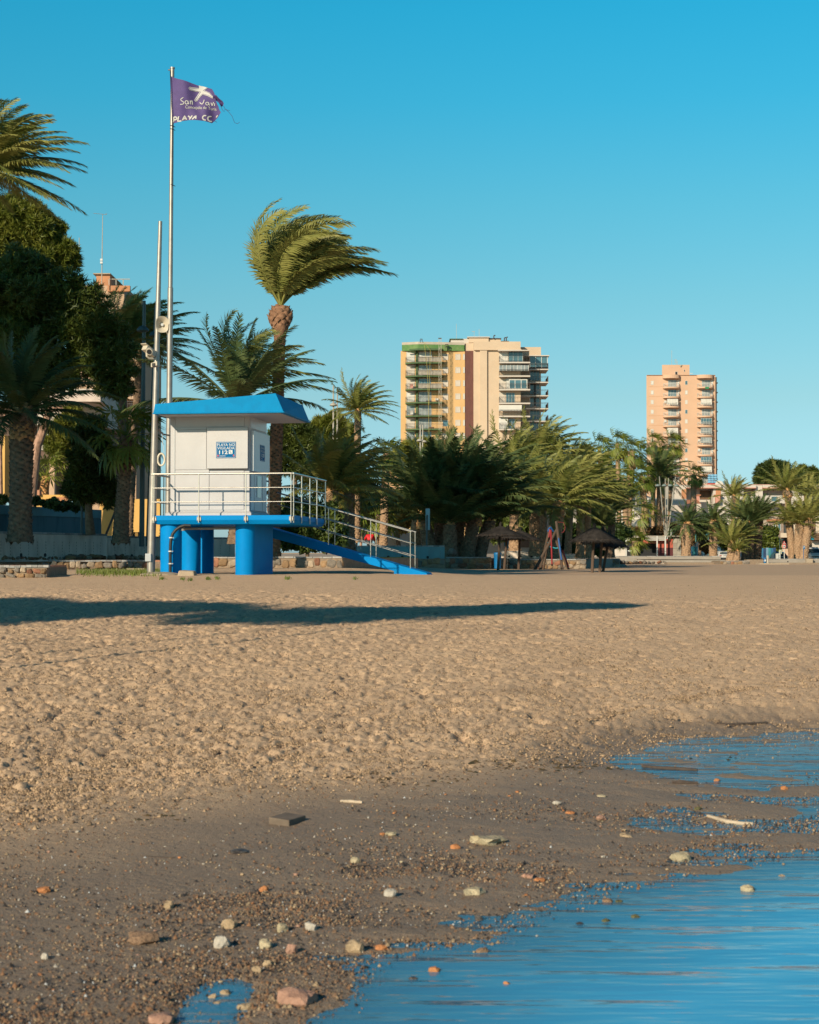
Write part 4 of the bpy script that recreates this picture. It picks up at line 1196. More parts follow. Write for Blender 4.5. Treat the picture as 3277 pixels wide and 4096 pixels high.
# promenade deck behind the walls, street beyond
PAV = M('promenade_paving', (.33, .26, .2), .9, .15, .8, .2, 12)
m = MB()
m.add([(-60, 68, 1.40), (XY(860, 68)[0], 68, 1.40), (XY(1372, 92)[0], 92.3, 1.40), (XY(2480, 121)[0], 121, 1.36), (XY(2480, 190)[0], 190.3, 1.2), (XY(3500, 185)[0], 185.3, 1.1), (160, 330, 2.0), (-160, 330, 2.0)], [tuple(range(8))])
o = m.build('promenade', PAV); tag(o, kind='structure')
t = thing('retaining_wall', 'low grey retaining wall along the front edge of the promenade deck', 'wall', (*XY(2400, 118), .8))
edge = [(-60, 68.0), XY(860, 68), XY(1372, 92.25), XY(2480, 120.9), XY(2480, 190.2), XY(3500, 185.2)]; m = MB()
for (p, q), zt in zip(zip(edge[:-1], edge[1:]), (1.395, 1.395, 1.355, 1.2, 1.1)): wallbox(m, p, q, .2, zt, .3)
m.build('wall', SEAG, t)

# ------------------------------------------------------------ buildings
def bx(m, x0, x1, y0, y1, d, depth):
    """block whose front face fills the pixel rectangle at depth d"""
    a, b = P(x0, y1, d), P(x1, y0, d)
    m.box(a.x, b.x, d, d + depth, a.z, b.z); return m
def part(parent, name, mat, x0, x1, y0, y1, d, depth, **k):
    return bx(MB(), x0, x1, y0, y1, d, depth).build(name, mat, parent, **k)
def window(parent, x0, x1, y0, y1, d, pane, frame=None, mull=0, fw=.07, name='window', hor=0):
    """a frame standing proud of the wall at depth d, pane set back inside it"""
    a, b = P(x0, y1, d), P(x1, y0, d); m = MB()
    for q in ((a.x, b.x, a.z, a.z + fw), (a.x, b.x, b.z - fw, b.z), (a.x, a.x + fw, a.z + fw, b.z - fw), (b.x - fw, b.x, a.z + fw, b.z - fw)):
        m.box(q[0], q[1], d - .09, d + .02, q[2], q[3])
    for k in range(mull):
        xm = a.x + (b.x - a.x) * (k + 1) / (mull + 1); m.box(xm - fw * .4, xm + fw * .4, d - .08, d + .02, a.z + fw, b.z - fw)
    w = m.build(name, frame or WFRAME, parent)
    m = MB(); m.box(a.x + fw * .5, b.x - fw * .5, d - .03, d + .015, a.z + fw * .5, b.z - fw * .5); m.build('pane', pane, w)
    return w
def bars(m, pts, h, step, r=.02, rails=True):
    """railing: rails along a plan polyline (x, y, z) with upright bars"""
    for a, b in zip(pts[:-1], pts[1:]):
        a, b = Vector(a), Vector(b); L_ = (b - a).length
        for z in ((h, h * .82, .1) if rails else (h,)): m.beam(a + Vector((0, 0, z)), b + Vector((0, 0, z)), .05, .05)
        for k in range(int(L_ / step) + 1):
            p = a.lerp(b, min(1, k * step / L_)); m.beam(p, p + Vector((0, 0, h)), r, r)
    return m
WFRAME = M('white_frame', (.52, .50, .46), .5, .05)
CREAM = M('cream_render', (.52, .39, .275), .85, .06, .25, dirt=.18, dirtcol=(.48, .30, .17), dscale=.3)
YELL = M('yellow_render', (.56, .345, .155), .85, .07, .25, dirt=.22, dirtcol=(.46, .26, .1), dscale=.3)
PEACH = M('peach_render', (.55, .35, .235), .85, .06, .2, dirt=.15, dirtcol=(.48, .25, .13), dscale=.25)
GREENB = M('green_band_paint', (.08, .18, .05), .8, .12, .5, dirt=.35, dirtcol=(.35, .30, .16), dscale=.5)
GREENS = M('green_slab_paint', (.06, .105, .045), .8, .2, .8, dirt=.3, dirtcol=(.04, .08, .03))
BROWNT = M('brown_tile_cladding', (.115, .042, .032), .7, .15, 2.5, stretch=(1, 1, .3))
SHUT = M('pale_roller_shutter', (.50, .43, .36), .7, .08, .5)
SHUTW = M('white_roller_shutter', (.56, .53, .48), .7, .05, .5)
GLT = M('teal_window_glass', (.06, .13, .16), .08, .3, .3, spec=.8)
GLC = M('curtained_glass', (.22, .24, .24), .15, .4, .6, spec=.6)
IRON = M('dark_iron', (.055, .042, .038), .5, .1)
NETT = M('pale_balcony_netting', (.34, .30, .25), .9, .2, 1.5)
WALLW = M('white_render', (.50, .44, .385), .85, .06, .3, dirt=.2, dirtcol=(.42, .36, .3), dscale=.4)
PINKB = M('salmon_band', (.52, .24, .18), .8, .06)
ROOFT = M('terracotta_roof_tiles', (.42, .17, .09), .85, .2, 2.5, .5, 6)
TIMB = M('brown_timber', (.14, .075, .04), .7, .2, 3)

# middle apartment block
D1 = 390.0
B = thing('apartment_block', 'cream and yellow apartment block with green edged balconies and brown tile strip', 'apartment block', tuple(P(1850, 2200, D1)))
part(B, 'yellow_wing', YELL, 1603, 1860, 1404, 2240, D1, 18)
part(B, 'main_block', CREAM, 1895.5, 2083, 1366, 2240, D1 - 1.2, 19)
part(B, 'link_block', CREAM, 1861, 1895, 1372, 2240, D1 + .4, 15)
m = MB(); 
lo = [P(1608, 1404, D1 - .2), P(1674, 1404, D1 - 1.5), P(1858, 1404, D1 - .2)]; 
pl = [(lo[0].x, lo[0].y), (lo[1].x, lo[1].y), (lo[2].x, lo[2].y), (lo[2].x, D1 + 14), (lo[0].x, D1 + 14)]
zb_, zt_ = ZY(1404, D1), ZY(1380, D1)
m.prism(pl, zb_, zt_); m.build('green_parapet', GREENB, B)
m = MB(); m.prism([(p[0] * 1.0, p[1] - .02) for p in pl], zt_ + .002, ZY(1370, D1)); m.build('parapet_cap', M('bare_concrete', (.42, .36, .29), .9, .15, .6), B)
part(B, 'brown_tile_strip', BROWNT, 1862, 1879, 1403, 2240, D1 + .1, 1.0); part(B, 'brown_tile_strip', BROWNT, 1880, 1894.5, 1403, 2240, D1 - .35, 1.0)
part(B, 'pilaster', CREAM, 1921, 1949, 1396, 2240, D1 - 1.7, 1.0)
part(B, 'cornice', CREAM, 1897, 2086, 1396, 1400, D1 - 1.9, .8)
part(B, 'stair_house', WALLW, 1804, 1880, 1355, 1380, D1 + 4, 8); part(B, 'stair_house', CREAM, 1876, 1955, 1349, 1370, D1 + 3, 8); part(B, 'roof_slab', WALLW, 1870, 1960, 1346, 1349.5, D1 + 2.6, 9)
part(B, 'stair_house', CREAM, 1953, 2003, 1354, 1370, D1 + 3.5, 7); part(B, 'roof_slab', GREENS, 1799, 1852, 1354, 1356.5, D1 + 3.6, 9); part(B, 'roof_slab', IRON, 1953, 2006, 1352, 1355, D1 + 3.2, 8)
part(B, 'side_wing', CREAM, 2083.5, 2164, 1389, 2240, D1 + 4, 14)
SL1 = [1454, 1507, 1560, 1613, 1666, 1719, 1772]
for k, ys in enumerate(SL1):               # left balconies: slab, netted railing, door, shutter
    z = ZY(ys, D1); f0 = D1 - 2.1
    xa, xb_, xc, xd = P(1622, ys, D1).x, P(1668, ys, D1).x, P(1768, ys, D1).x, P(1776, ys, D1).x
    poly = [(xa, D1 + .1), (xa, D1 - .9), (xb_, f0), (xc, f0), (xd, D1 - .9), (xd, D1 + .1)]
    m = MB(); m.prism(poly, z - .2, z + .1); s_ = m.build('balcony', GREENS if k < 7 else CREAM, B)
    m = MB(); bars(m, [(xa + .05, D1 - .1, z + .12), (xa + .05, D1 - .85, z + .12), (xb_, f0 + .06, z + .12), (xc, f0 + .06, z + .12), (xd - .05, D1 - .85, z + .12), (xd - .05, D1 - .1, z + .12)], 1.25, .32, .035); m.build('railing', IRON, s_)
    if k in (0, 1, 2):
        m = MB(); m.box(xb_ + .3, xc - .1, f0 + .1, f0 + .13, z + .2, z + 1.3); m.build('balcony_netting', NETT, s_)
    window(B, 1626, 1659, ys - 46, ys - 6, D1, SHUTW if k in (0, 3) else (SHUT if k in (1, 2, 5) else GLC), mull=0)
    part(B, 'green_pillar', GREENS, 1664, 1672, ys - 50, ys - 2, D1 - .5, .5)
    window(B, 1676, 1676 + (50 if k != 2 else 48), ys - 46, ys - 2, D1 - .02, GLC if k not in (2, 6) else GLT, mull=3)
    if k == 0: window(B, 1678, 1728, ys - 47, ys - 24, D1 - .15, SHUTW)
    part(B, 'awning_roll', IRON if k % 2 else GREENS, 1632, 1663, ys - 47.5, ys - 44.5, D1 - 1.1, .3)
    if k in (1, 3, 5): part(B, 'balcony_furniture', IRON if k == 3 else TIMB, 1690 + 5 * k, 1712 + 5 * k, ys - 11, ys - 2, D1 - 1.2, .5)
    if k in (2, 4): part(B, 'laundry', (PINKB, SHUTW)[k // 4], 1640, 1653, ys - 24, ys - 9, D1 - .95, .04)
    if k in (3, 6): part(B, 'air_conditioner', WFRAME, 1742, 1754, ys - 20, ys - 12, D1 - .5, .4)
    window(B, 1771, 1793, ys - 38, ys - 14, D1 - .01, SHUT if k != 5 else GLT)
m = MB(); xa, xd = P(1622, 1400, D1).x, P(1776, 1400, D1).x; m.prism([(xa, D1), (P(1668, 1400, D1).x, D1 - 2.3), (P(1765, 1400, D1).x, D1 - 2.3), (xd, D1)], ZY(1405, D1), ZY(1398, D1)); m.build('balcony_canopy', GREENS, B)
for k in range(7):
    y0 = 1416 + 52.7 * k
    window(B, 1822, 1842, y0, y0 + 23, D1, SHUT); window(B, 1853, 1859.5, y0, y0 + 23, D1, SHUTW)
SLR = [1454, 1508, 1562, 1616, 1668, 1720]
for k, ys in enumerate(SLR):
    z = ZY(ys, D1); xa, xb_ = P(1995, ys, D1).x, P(2118, ys, D1).x; f0 = D1 - 3.0
    m = MB(); m.box(xa, xb_, f0, D1 - .9, z - .25, z + .05); s_ = m.build('balcony', WALLW, B)
    m = MB(); bars(m, [(xa + .05, D1 - 1.0, z + .05), (xa + .05, f0 + .06, z + .05), (xb_ - .05, f0 + .06, z + .05), (xb_ - .05, D1 - 1.0, z + .05)], 1.35, .34, .04); m.build('railing', IRON, s_)
    yy0 = ys - 50 if k else 1402
    if k == 0: window(B, 1998, 2032, 1404, 1450, D1 - 1.22, SHUTW); window(B, 2034, 2092, 1406, 1452, D1 - 1.24, GLT, mull=2)
    elif k == 1:
        part(B, 'glazed_gallery', GLC, 1998, 2116, ys - 47, ys - 25, D1 - 2.8, 1.6)
        for j in range(9): part(B, 'gallery_post', WFRAME, 1997 + j * 14.6, 1999 + j * 14.6, ys - 48, ys - 24, D1 - 2.9, .2)
    elif k == 2: window(B, 1998, 2024, ys - 45, ys - 3, D1 - 1.22, SHUT); part(B, 'white_screen', WFRAME, 2026, 2082.5, ys - 48, ys, D1 - 1.5, .25); window(B, 2036, 2110, ys - 45, ys - 5, D1 - 2.2, GLT, mull=2, fw=.2)
    elif k == 3: window(B, 1998, 2020, ys - 45, ys - 3, D1 - 1.22, SHUT); window(B, 2024, 2060, ys - 45, ys - 3, D1 - 1.23, GLT, mull=2)
    elif k == 4: part(B, 'awning_screen', SHUTW, 1996, 2088, ys - 48, ys - 24, D1 - 2.8, .1)
    else: part(B, 'white_screen', SHUTW, 1996, 2032, ys - 48, ys, D1 - 2.2, 1.0); window(B, 2036, 2060, ys - 45, ys - 3, D1 - 1.23, GLT, mull=1)
part(B, 'balcony_canopy', WALLW, 1993, 2119, 1399, 1403, D1 - 3.2, 2.2)
part(B, 'parapet', CREAM, 2084, 2164.5, 1388, 1424, D1 + 2.2, 2)
for k, ys in enumerate([1474, 1526, 1580, 1632, 1682, 1734]):
    z = ZY(ys, D1); xa, xb_ = P(2119, ys, D1).x, P(2196, ys, D1).x; f0 = D1 + 1.0
    m = MB(); m.box(xa - 3, xb_, f0, D1 + 9, z - .2, z + .05); s_ = m.build('balcony', WALLW, B)
    m = MB(); bars(m, [(xa - 2, f0 + .06, z + .05), (xb_ - .05, f0 + .06, z + .05), (xb_ - .05, D1 + 8.9, z + .05)], 1.3, .34, .04); m.build('railing', IRON, s_)
    if k == 0: part(B, 'glazed_gallery', GLT, 2121, 2190, 1425, 1468, D1 + 1.3, 6); [part(B, 'gallery_post', WFRAME, x_, x_ + 2, 1424, 1470, D1 + 1.15, .15) for x_ in (2119, 2142, 2166, 2189)]
    else: window(B, 2120, 2160, ys - 46, ys - 4, D1 + 3.95, GLT, mull=2)
    if k in (2, 3): part(B, 'post', IRON, 2138, 2144, ys - 50, ys, D1 + 3, .4)
part(B, 'balcony_canopy', WALLW, 2117, 2198, 1420, 1424, D1 + .8, 8)
# builders' hoist mast on the facade, roof ladders, flues
STG = M('weathered_grey_metal', (.36, .32, .26), .6, .1, 2)
hm = thing('hoist_mast', 'tall lattice hoist mast standing against the yellow facade', 'hoist mast', tuple(P(1760, 2200, D1 - 4)))
m = MB(); xa, xb_ = P(1756, 1400, D1 - 4).x, P(1765.5, 1400, D1 - 4).x; z0, z1 = 1, ZY(1352, D1 - 4)
for x_ in (xa, xb_):
    for y_ in (D1 - 4.2, D1 - 3.7): m.beam((x_, y_, z0), (x_, y_, z1), .07, .07)
k = 0; z = z0
while z < z1:
    m.beam((xa, D1 - 4.2, z), (xb_, D1 - 4.2, min(z + .7, z1)), .05, .05); m.beam((xb_, D1 - 4.2, min(z + .7, z1)), (xa, D1 - 4.2, min(z + 1.4, z1)), .05, .05); m.beam((xa, D1 - 4.2, z), (xb_, D1 - 4.2, z), .05, .05); z += 1.4
m.build('mast_lattice', STG, hm); part(hm, 'mast_head', IRON, 1754, 1767, 1351, 1353.5, D1 - 4.3, .8)
for n_, (x0, x1, y0, y1) in enumerate(((1681, 1690, 1356, 1368), (1781, 1794, 1378, 1400))):
    m = MB(); a, b = P(x0, y1, D1 - 1.6), P(x1, y0, D1 - 1.6)
    for x_ in (a.x, b.x): m.beam((x_, a.y, a.z), (x_, a.y, b.z), .1, .1)
    m.beam((a.x, a.y, b.z), (b.x, a.y, b.z), .1, .12); m.beam((a.x, a.y, (a.z + b.z) / 2), (b.x, a.y, b.z), .06, .06); m.beam((a.x, a.y, (a.z + b.z) / 2), (b.x, a.y, (a.z + b.z) / 2), .06, .06)
    m.build('roof_frame', IRON, B)
for x_, yb, yt in ((1976, 1354, 1343), (2018, 1365, 1352), (2026, 1365, 1350)):
    m = MB(); a, b = P(x_, yb, D1 + 3), P(x_, yt, D1 + 3); m.tube([a, b, b + Vector((.15, 0, .1)), b + Vector((.35, 0, .1))], .13, 8); m.build('flue', IRON, B)
part(B, 'roof_slab', IRON, 2005, 2036, 1363, 1366, D1 + 2, 3)
m = MB()
for x_, yt in ((1826, 1295), (1917, 1316), (1897, 1325)): a, b = P(x_, 1356, D1 + 4), P(x_, yt, D1 + 4); m.beam(a, b, .07, .07)
a = P(1893, 1327, D1 + 4); m.beam(a - Vector((.3, 0, 0)), a + Vector((.4, 0, .1)), .1, .1); tag(m.build('aerial', STG, B), kind='stuff')
for xs in (((1697, 1370), (1710, 1480), (1714, 1600), (1718, 1800)), ((1700, 1372), (1722, 1400), (1716, 1620))):
    m = MB(); m.tube([P(x_, y_, D1 - 3.0) for x_, y_ in xs], .035, 4); m.build('rope', M('yellow_rope', (.42, .34, .1), .8), B)

# right tower
def slant(parent, name, mat, x0, x1, y0, y1, d, depth):
    """block on a plan whose flank runs obliquely away to the right"""
    a, b = P(x0, y1, d), P(x1, y0, d); k = (d + depth) / d
    m = MB(); lo = [(a.x, d), (b.x, d), (b.x + .5, d + depth), (a.x * k + .3, d + depth)]
    m.hexa([(p[0], p[1], a.z) for p in lo], [(p[0], p[1], b.z) for p in lo]); return m.build(name, mat, parent)
D2 = 530.0
B = thing('apartment_tower', 'tall peach apartment tower with stacked half round balconies', 'apartment tower', tuple(P(2725, 2200, D2)))
slant(B, 'main_block', PEACH, 2589, 2862, 1501, 2240, D2, 20); slant(B, 'stair_tower', PEACH, 2649, 2759, 1459, 1502, D2 + 2, 10)
slant(B, 'roof_edge', M('roof_edge_tile', (.36, .18, .1), .8), 2588, 2863, 1499.5, 1500.9, D2 - .3, 20); part(B, 'parapet_rail', WFRAME, 2760, 2772, 1492, 1494, D2 + 1, .1)
part(B, 'side_wall', PEACH, 2862.2, 2868, 1508, 2240, D2 + 1.5, 17)
window(B, 2701, 2711, 1486, 1500, D2 + 2, BLACK); window(B, 2736, 2741, 1478, 1487, D2 + 2, BLACK)
def halfdisc(cx, d, r, z, h, n=14, dx=0):
    return [(cx + r * math.cos(a), d - .62 * r * math.sin(a) * 1.0) for a in np.linspace(math.pi, 2 * math.pi, n)[::-1]]
for col, (xc, wx) in enumerate(((2685, 34), (2820, 33))):
    cx = P(xc, 1600, D2).x; rr_ = wx * mpp(D2)
    for k in range(14):
        ys = 1551 + 38.6 * k; z = ZY(ys, D2)
        if ys > 1990: break
        pts = [(cx + rr_ * math.cos(a), D2 + .2 - 2.5 * abs(math.sin(a)) ** .7) for a in np.linspace(0, math.pi, 13)]
        m = MB(); m.prism(pts[::-1], z - .3, z + .12); s_ = m.build('balcony', PEACH, B)
        m = MB(); bars(m, [(cx + (x_ - cx) * .92, D2 + (y_ - D2) * .95, z + .12) for x_, y_ in pts], 1.15, .6, .06); m.build('railing', WFRAME, s_)
        pane = (GLC, GLT, SHUTW, GLC, GLC, SHUTW, GLC, GLT, GLC, GLC)[(k + 3 * col) % 10]
        if (col == 1 and k in (4, 5, 6, 8)) or pane is SHUTW: window(B, xc - 16, xc + 28, ys - 33, ys - 10, D2 - 1.7, pane, mull=3, name='glazed_window'); 
        else: window(B, xc - 12, xc + 22, ys - 31, ys - 1, D2, pane, mull=2); window(B, xc + 25, xc + 33, ys - 29, ys - 10, D2, SHUTW)
        if (col, k) in ((0, 2), (0, 4), (1, 6), (1, 7)): part(B, 'air_conditioner', WFRAME, xc - 27, xc - 18, ys - 26, ys - 18, D2 - .6, .5)
        if (col, k) == (1, 0): part(B, 'green_cloth', M('green_cloth', (.03, .2, .09), .8), 2822, 2837, ys - 4, ys + 4, D2 - 2.75, .15)
    m = MB(); z = ZY(1512, D2); pts = [(cx + rr_ * 1.02 * math.cos(a), D2 + .2 - 2.4 * abs(math.sin(a)) ** .7) for a in np.linspace(0, math.pi, 13)]; m.prism(pts[::-1], z - .2, ZY(1501, D2)); m.build('balcony_canopy', PEACH, B)
for k in range(12):
    y0 = 1523 + 38.6 * k
    window(B, 2604, 2615, y0, y0 + 16, D2, SHUTW); window(B, 2741, 2751, y0, y0 + 16, D2, SHUTW if k not in (0, 3, 7) else GLT)
    a = P(2868, y0 + 6, D2 + 3); m = MB(); m.box(a.x, a.x + .5, D2 + 4, D2 + 10, a.z - .25, a.z + .1); m.build('side_balcony', M('shaded_balcony_edge', (.3, .18, .11), .8), B)
    q_ = P(1, y0 + 24, D2).z; m = MB(); m.box(P(2589, 0, D2).x, P(2655, 0, D2).x, D2 - .03, D2 + .01, q_ - .04, q_ + .04); m.build('floor_joint', M('floor_joint_line', (.45, .23, .12), .85), B)
m = MB()
for x_, yt in ((2688, 1402), (2705, 1437), (2710, 1443)): m.beam(P(x_, 1460, D2 + 4), P(x_, yt, D2 + 4), .09, .09)
for y_ in (1438, 1443, 1449): c = P(2703, y_, D2 + 4); m.beam(c - Vector((.4, 0, 0)), c + Vector((.3, 0, 0)), .08, .08)
c = P(2722, 1464, D2 + 2); m.tube([c, c + Vector((.5, -.3, .3))], [.5, .05], 8); tag(m.build('aerial', STG, B), kind='stuff')

# apartment building behind the dark trees at left
D3 = 120.0
BRK = M('orange_brick', (.44, .20, .10), .85, .12, 1.2, .2, 20); BEIG = M('beige_render', (.44, .29, .19), .85, .08, .4)
B = thing('apartment_building', 'brick apartment building with balconies half hidden behind the dark pine', 'apartment building', tuple(P(480, 2200, D3)))
part(B, 'main_block', BEIG, 300, 497, 1142, 2230, D3, 14); part(B, 'brick_tower', BRK, 385, 440, 1096, 1145, D3 + 1.5, 5); part(B, 'tower_cap', CONC, 372, 441, 1092, 1096, D3 + 1.3, 5.5)
part(B, 'parapet', BRK, 430, 520, 1142, 1165, D3 - .3, .3); part(B, 'wing', BEIG, 497, 548, 1180, 2230, D3 + 1, 12)
m = MB(); a, b = P(436, 1140, D3 - .2), P(520, 1140, D3 - .2); bars(m, [(a.x, a.y, a.z), (b.x, b.y, b.z)], .42, .5, .05, False); m.build('roof_railing', STG, B)
for ys in (1290, 1370, 1447, 1522, 1597, 1672):
    z = ZY(ys, D3); xa, xb_ = P(500, ys, D3).x, P(573, ys, D3).x
    m = MB(); m.box(xa, xb_, D3 - 1.4, D3 + 1.1, z - .12, z + .1); s_ = m.build('balcony', BEIG, B)
    m = MB(); bars(m, [(xa, D3 - 1.35, z + .1), (xb_ - .05, D3 - 1.35, z + .1), (xb_ - .05, D3 + 1, z + .1)], .95, .14, .02); m.build('railing', IRON, s_)
    window(B, 500, 512, ys - 52, ys - 4, D3 + .98, GLT); window(B, 520, 545, ys - 52, ys - 4, D3 + .97, TIMB)
    z = ZY(ys - 8, D3); xa, xb_ = P(412, ys, D3).x, P(452, ys, D3).x
    m = MB(); m.box(xa, xb_, D3 - .9, D3 + .05, z - .25, z + .0); s_ = m.build('balcony', BEIG, B); m = MB(); bars(m, [(xa, D3 - .85, z), (xb_, D3 - .85, z)], .6, .12, .03); m.build('railing', WFRAME, s_)
am = thing('aerial_mast', 'tall thin aerial mast with two white boxes rising above the brick tower', 'aerial mast', tuple(P(408, 1135, D3 - 1)))
m = MB(); a, b = P(407, 1135, D3 - 1), P(411, 856, D3 - 1); m.tube([a, b], [.04, .022], 6); m.build('mast', STG, am)
m = MB(); c, e = P(375, 853, D3 - 1), P(427, 858, D3 - 1); m.beam(c, e, .025, .025)
for k in range(14): p = c.lerp(e, k / 13); m.beam(p - Vector((0, .2, .03 + .02 * (k > 11))), p + Vector((0, .2, .03 + .1 * (k > 11))), .015, .015)
m.build('aerial', STG, am)
for y_ in (1039, 1050): c = P(406, y_, D3 - 1.1); m = MB(); m.obox(c, (.085, 0, 0), (0, .06, 0), (0, 0, .07)); m.build('relay_box', PRINT, am)
m = MB(); m.tube([P(316, 1080, 110), P(317, 950, 110)], [.035, .02], 6); solo(m, 'lightning_rod', STG, 'thin dark rod rising from the pine crown left of the aerial mast', 'rod')

# yellow wall, terrace pieces and house fronts behind the left trees
YW = M('ochre_wall_paint', (.62, .37, .115), .85, .08, .8, .15, 12, dirt=.2, dirtcol=(.5, .28, .1))
t = thing('yellow_wall', 'sunlit ochre yellow wall with graffiti behind the left palm trunk', 'wall', tuple(P(480, 2150, 80)))
part(t, 'wall', YW, 398, 640, 1996, 2160, 80, .4)
m = MB()
def gline(m, pts, w_, d):
    for a, b in zip(pts[:-1], pts[1:]):
        m.beam(P(*a, d), P(*b, d), w_, .006, up=(0, 0, 1))
GR = M('teal_spray_paint', (.01, .13, .16), .7)
gline(m, [(510, 2056), (524, 2056)], .04, 79.98); gline(m, [(514, 2066), (522, 2064), (524, 2076), (516, 2078), (513, 2068)], .04, 79.98); gline(m, [(530, 2074), (533, 2080), (529, 2086), (529, 2074)], .03, 79.98)
gline(m, [(512, 2105), (524, 2102), (520, 2092), (510, 2090)], .04, 79.98); gline(m, [(509, 2128), (518, 2120), (512, 2112)], .04, 79.98); gline(m, [(524, 2104), (534, 2121), (524, 2131), (510, 2127)], .04, 79.98)
tag(m.build('graffiti', GR, t), kind='stuff')
t = thing('bench', 'dark slatted bench in front of the yellow wall', 'bench', tuple(P(540, 2146, 77)))
for y_ in (2129, 2134, 2139): part(t, 'slat', BLACK, 530, 558, y_, y_ + 3.2, 77, .05)
part(t, 'leg', BLACK, 533, 536, 2128, 2148, 77.06, .3); part(t, 'leg', BLACK, 552, 555, 2128, 2148, 77.06, .3)
m = MB(); m.tube([P(423, 2142, 72), P(471, 2022, 74)], .05, 7); solo(m, 'prop_pole', TIMB, 'slanting dark prop leaning against the palm before the yellow wall', 'pole')
t = thing('house', 'shaded villa with a white balcony and brown eaves behind the left palms', 'house', tuple(P(250, 2100, 95)))
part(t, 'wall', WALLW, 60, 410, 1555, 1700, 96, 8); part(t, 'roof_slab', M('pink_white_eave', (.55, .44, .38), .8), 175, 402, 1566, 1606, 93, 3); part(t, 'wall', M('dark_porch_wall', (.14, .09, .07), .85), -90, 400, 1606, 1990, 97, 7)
part(t, 'balcony', WALLW, 150, 205, 1745, 1800, 94, 2); part(t, 'pillar', M('peach_pillar', (.5, .33, .22), .85), 196, 218, 1850, 1980, 90, .4); part(t, 'wall', WALLW, 215, 320, 1700, 1770, 94.5, 2)
window(t, 150, 196, 1700, 1745, 96.9, GLT, mull=1); window(t, 110, 140, 1860, 1970, 96.9, BLACK)
part(t, 'wall', YW, -110, 20, 1740, 1980, 92, 3)
t = thing('garden_wall', 'low ochre yellow garden wall with terracotta blocks behind the dark palm trunk', 'wall', tuple(P(180, 2020, 84)))
part(t, 'wall', YW, 85, 278, 1979, 2130, 84, .4); part(t, 'brick_panel', BRK, 207, 275, 1988, 2022, 83.9, .09); part(t, 'planter_box', M('terracotta_box', (.42, .2, .12), .8), 92, 158, 1960, 1981, 83.8, .5)

# houses seen between the palms
t = thing('house', 'ochre terraced house rising behind the dark palm clump', 'house', tuple(P(1640, 2180, 165)))
OCH = M('ochre_house_render', (.60, .37, .2), .85, .06, .3)
part(t, 'upper_floor', OCH, 1590, 1660, 1848, 1890, 166, 6); part(t, 'wall', OCH, 1540, 1760, 1888, 2000, 164, 8); part(t, 'parapet', OCH, 1556, 1652, 1884, 1889.5, 163.7, .4); part(t, 'wall', M('salmon_house_render', (.52, .29, .17), .85, .1, .4), 1400, 1600, 1945, 2160, 160, 6)
window(t, 1600, 1625, 1920, 1950, 164, GLC, mull=1); window(t, 1660, 1690, 1915, 1950, 164, SHUTW)
t = thing('house', 'white house with rounded blue doorways behind the left thatched parasols', 'house', tuple(P(2050, 2210, 140)))
part(t, 'wall', WALLW, 1940, 2200, 2060, 2215, 140, 6); part(t, 'wall', M('brown_house_panel', (.2, .13, .09), .85), 2076, 2130, 2150, 2190, 139.9, .3)
ARB = M('blue_door_paint', (.03, .16, .25), .5)
for x0 in (2017, 2041):
    a, b = P(x0, 2195, 139.9), P(x0 + 19, 2160, 139.9); r_ = (b.x - a.x) / 2; cx = (a.x + b.x) / 2; zc = b.z - r_
    pl = [(a.x, a.z), (b.x, a.z)] + [(cx + r_ * math.cos(q), zc + r_ * math.sin(q)) for q in np.linspace(0, math.pi, 9)]
    m = MB(); m.add([(x_, 139.86, z_) for x_, z_ in pl] + [(x_, 139.99, z_) for x_, z_ in pl], [tuple(range(len(pl)))] + [(i, (i + 1) % len(pl), len(pl) + (i + 1) % len(pl), len(pl) + i) for i in range(len(pl))]); m.build('door', ARB, t)
part(t, 'wall', WALLW, 2180, 2320, 1900, 2215, 150, 6); part(t, 'roof', ROOFT, 2176, 2324, 1892, 1900, 149.5, 7)
t = thing('house', 'white flat roofed house with iron roof railing behind the tall fan palms', 'house', tuple(P(2390, 2180, 255)))
part(t, 'wall', WALLW, 2310, 2445, 1855, 2225, 255, 10); part(t, 'wall', M('shaded_white_render', (.5, .48, .45), .85), 2446, 2475, 1905, 2225, 258, 10); part(t, 'wall', WALLW, 2296, 2326, 1806, 1850, 258, 6)
m = MB(); a, b = P(2335, 1858, 254.7), P(2425, 1875, 254.7); bars(m, [(a.x, a.y, a.z - .2), (b.x, b.y, b.z - .2)], .55, .28, .06); m.build('railing', IRON, t)
# white building turned away from the sun
t = thing('apartment_house', 'white building with a shaded side of small windows behind the slanting lamps', 'apartment house', tuple(P(2640, 2200, 262)))
def turned(parent, name, mat, xa, ya0, ya1, da, xb, db, thick=6):
    """wall from pixel column xa at depth da to xb at depth db, between image rows taken at da"""
    A, Bq = P(xa, ya0, da), P(xb, ya0, db); z0, z1 = P(xa, ya1, da).z, A.z
    m = MB(); e = (Bq - A); e.z = 0; e.normalize(); nv = Vector((-e.y, e.x, 0)) * thick
    lo = [Vector((A.x, A.y, z0)), Vector((Bq.x, Bq.y, z0)), Vector((Bq.x, Bq.y, z0)) + nv, Vector((A.x, A.y, z0)) + nv]
    m.hexa(lo, [p + Vector((0, 0, z1 - z0)) for p in lo]); return m.build(name, mat, parent), A, Bq, e
w1, A, Bq, e = turned(t, 'upper_wall', WALLW, 2546, 1968, 2240, 262, 2640, 300)
part(t, 'end_wall', WALLW, 2512, 2546, 1963, 2240, 262.2, 5)
for k in range(7):
    c = A.lerp(Bq, .08 + k * .13); nv = Vector((e.y, -e.x, 0)); m = MB(); m.obox(Vector((c.x, c.y, P(2546, 1988, 262).z)) + nv * .02, e * .55, nv * .06, (0, 0, .5)); m.build('window', GLT, t)
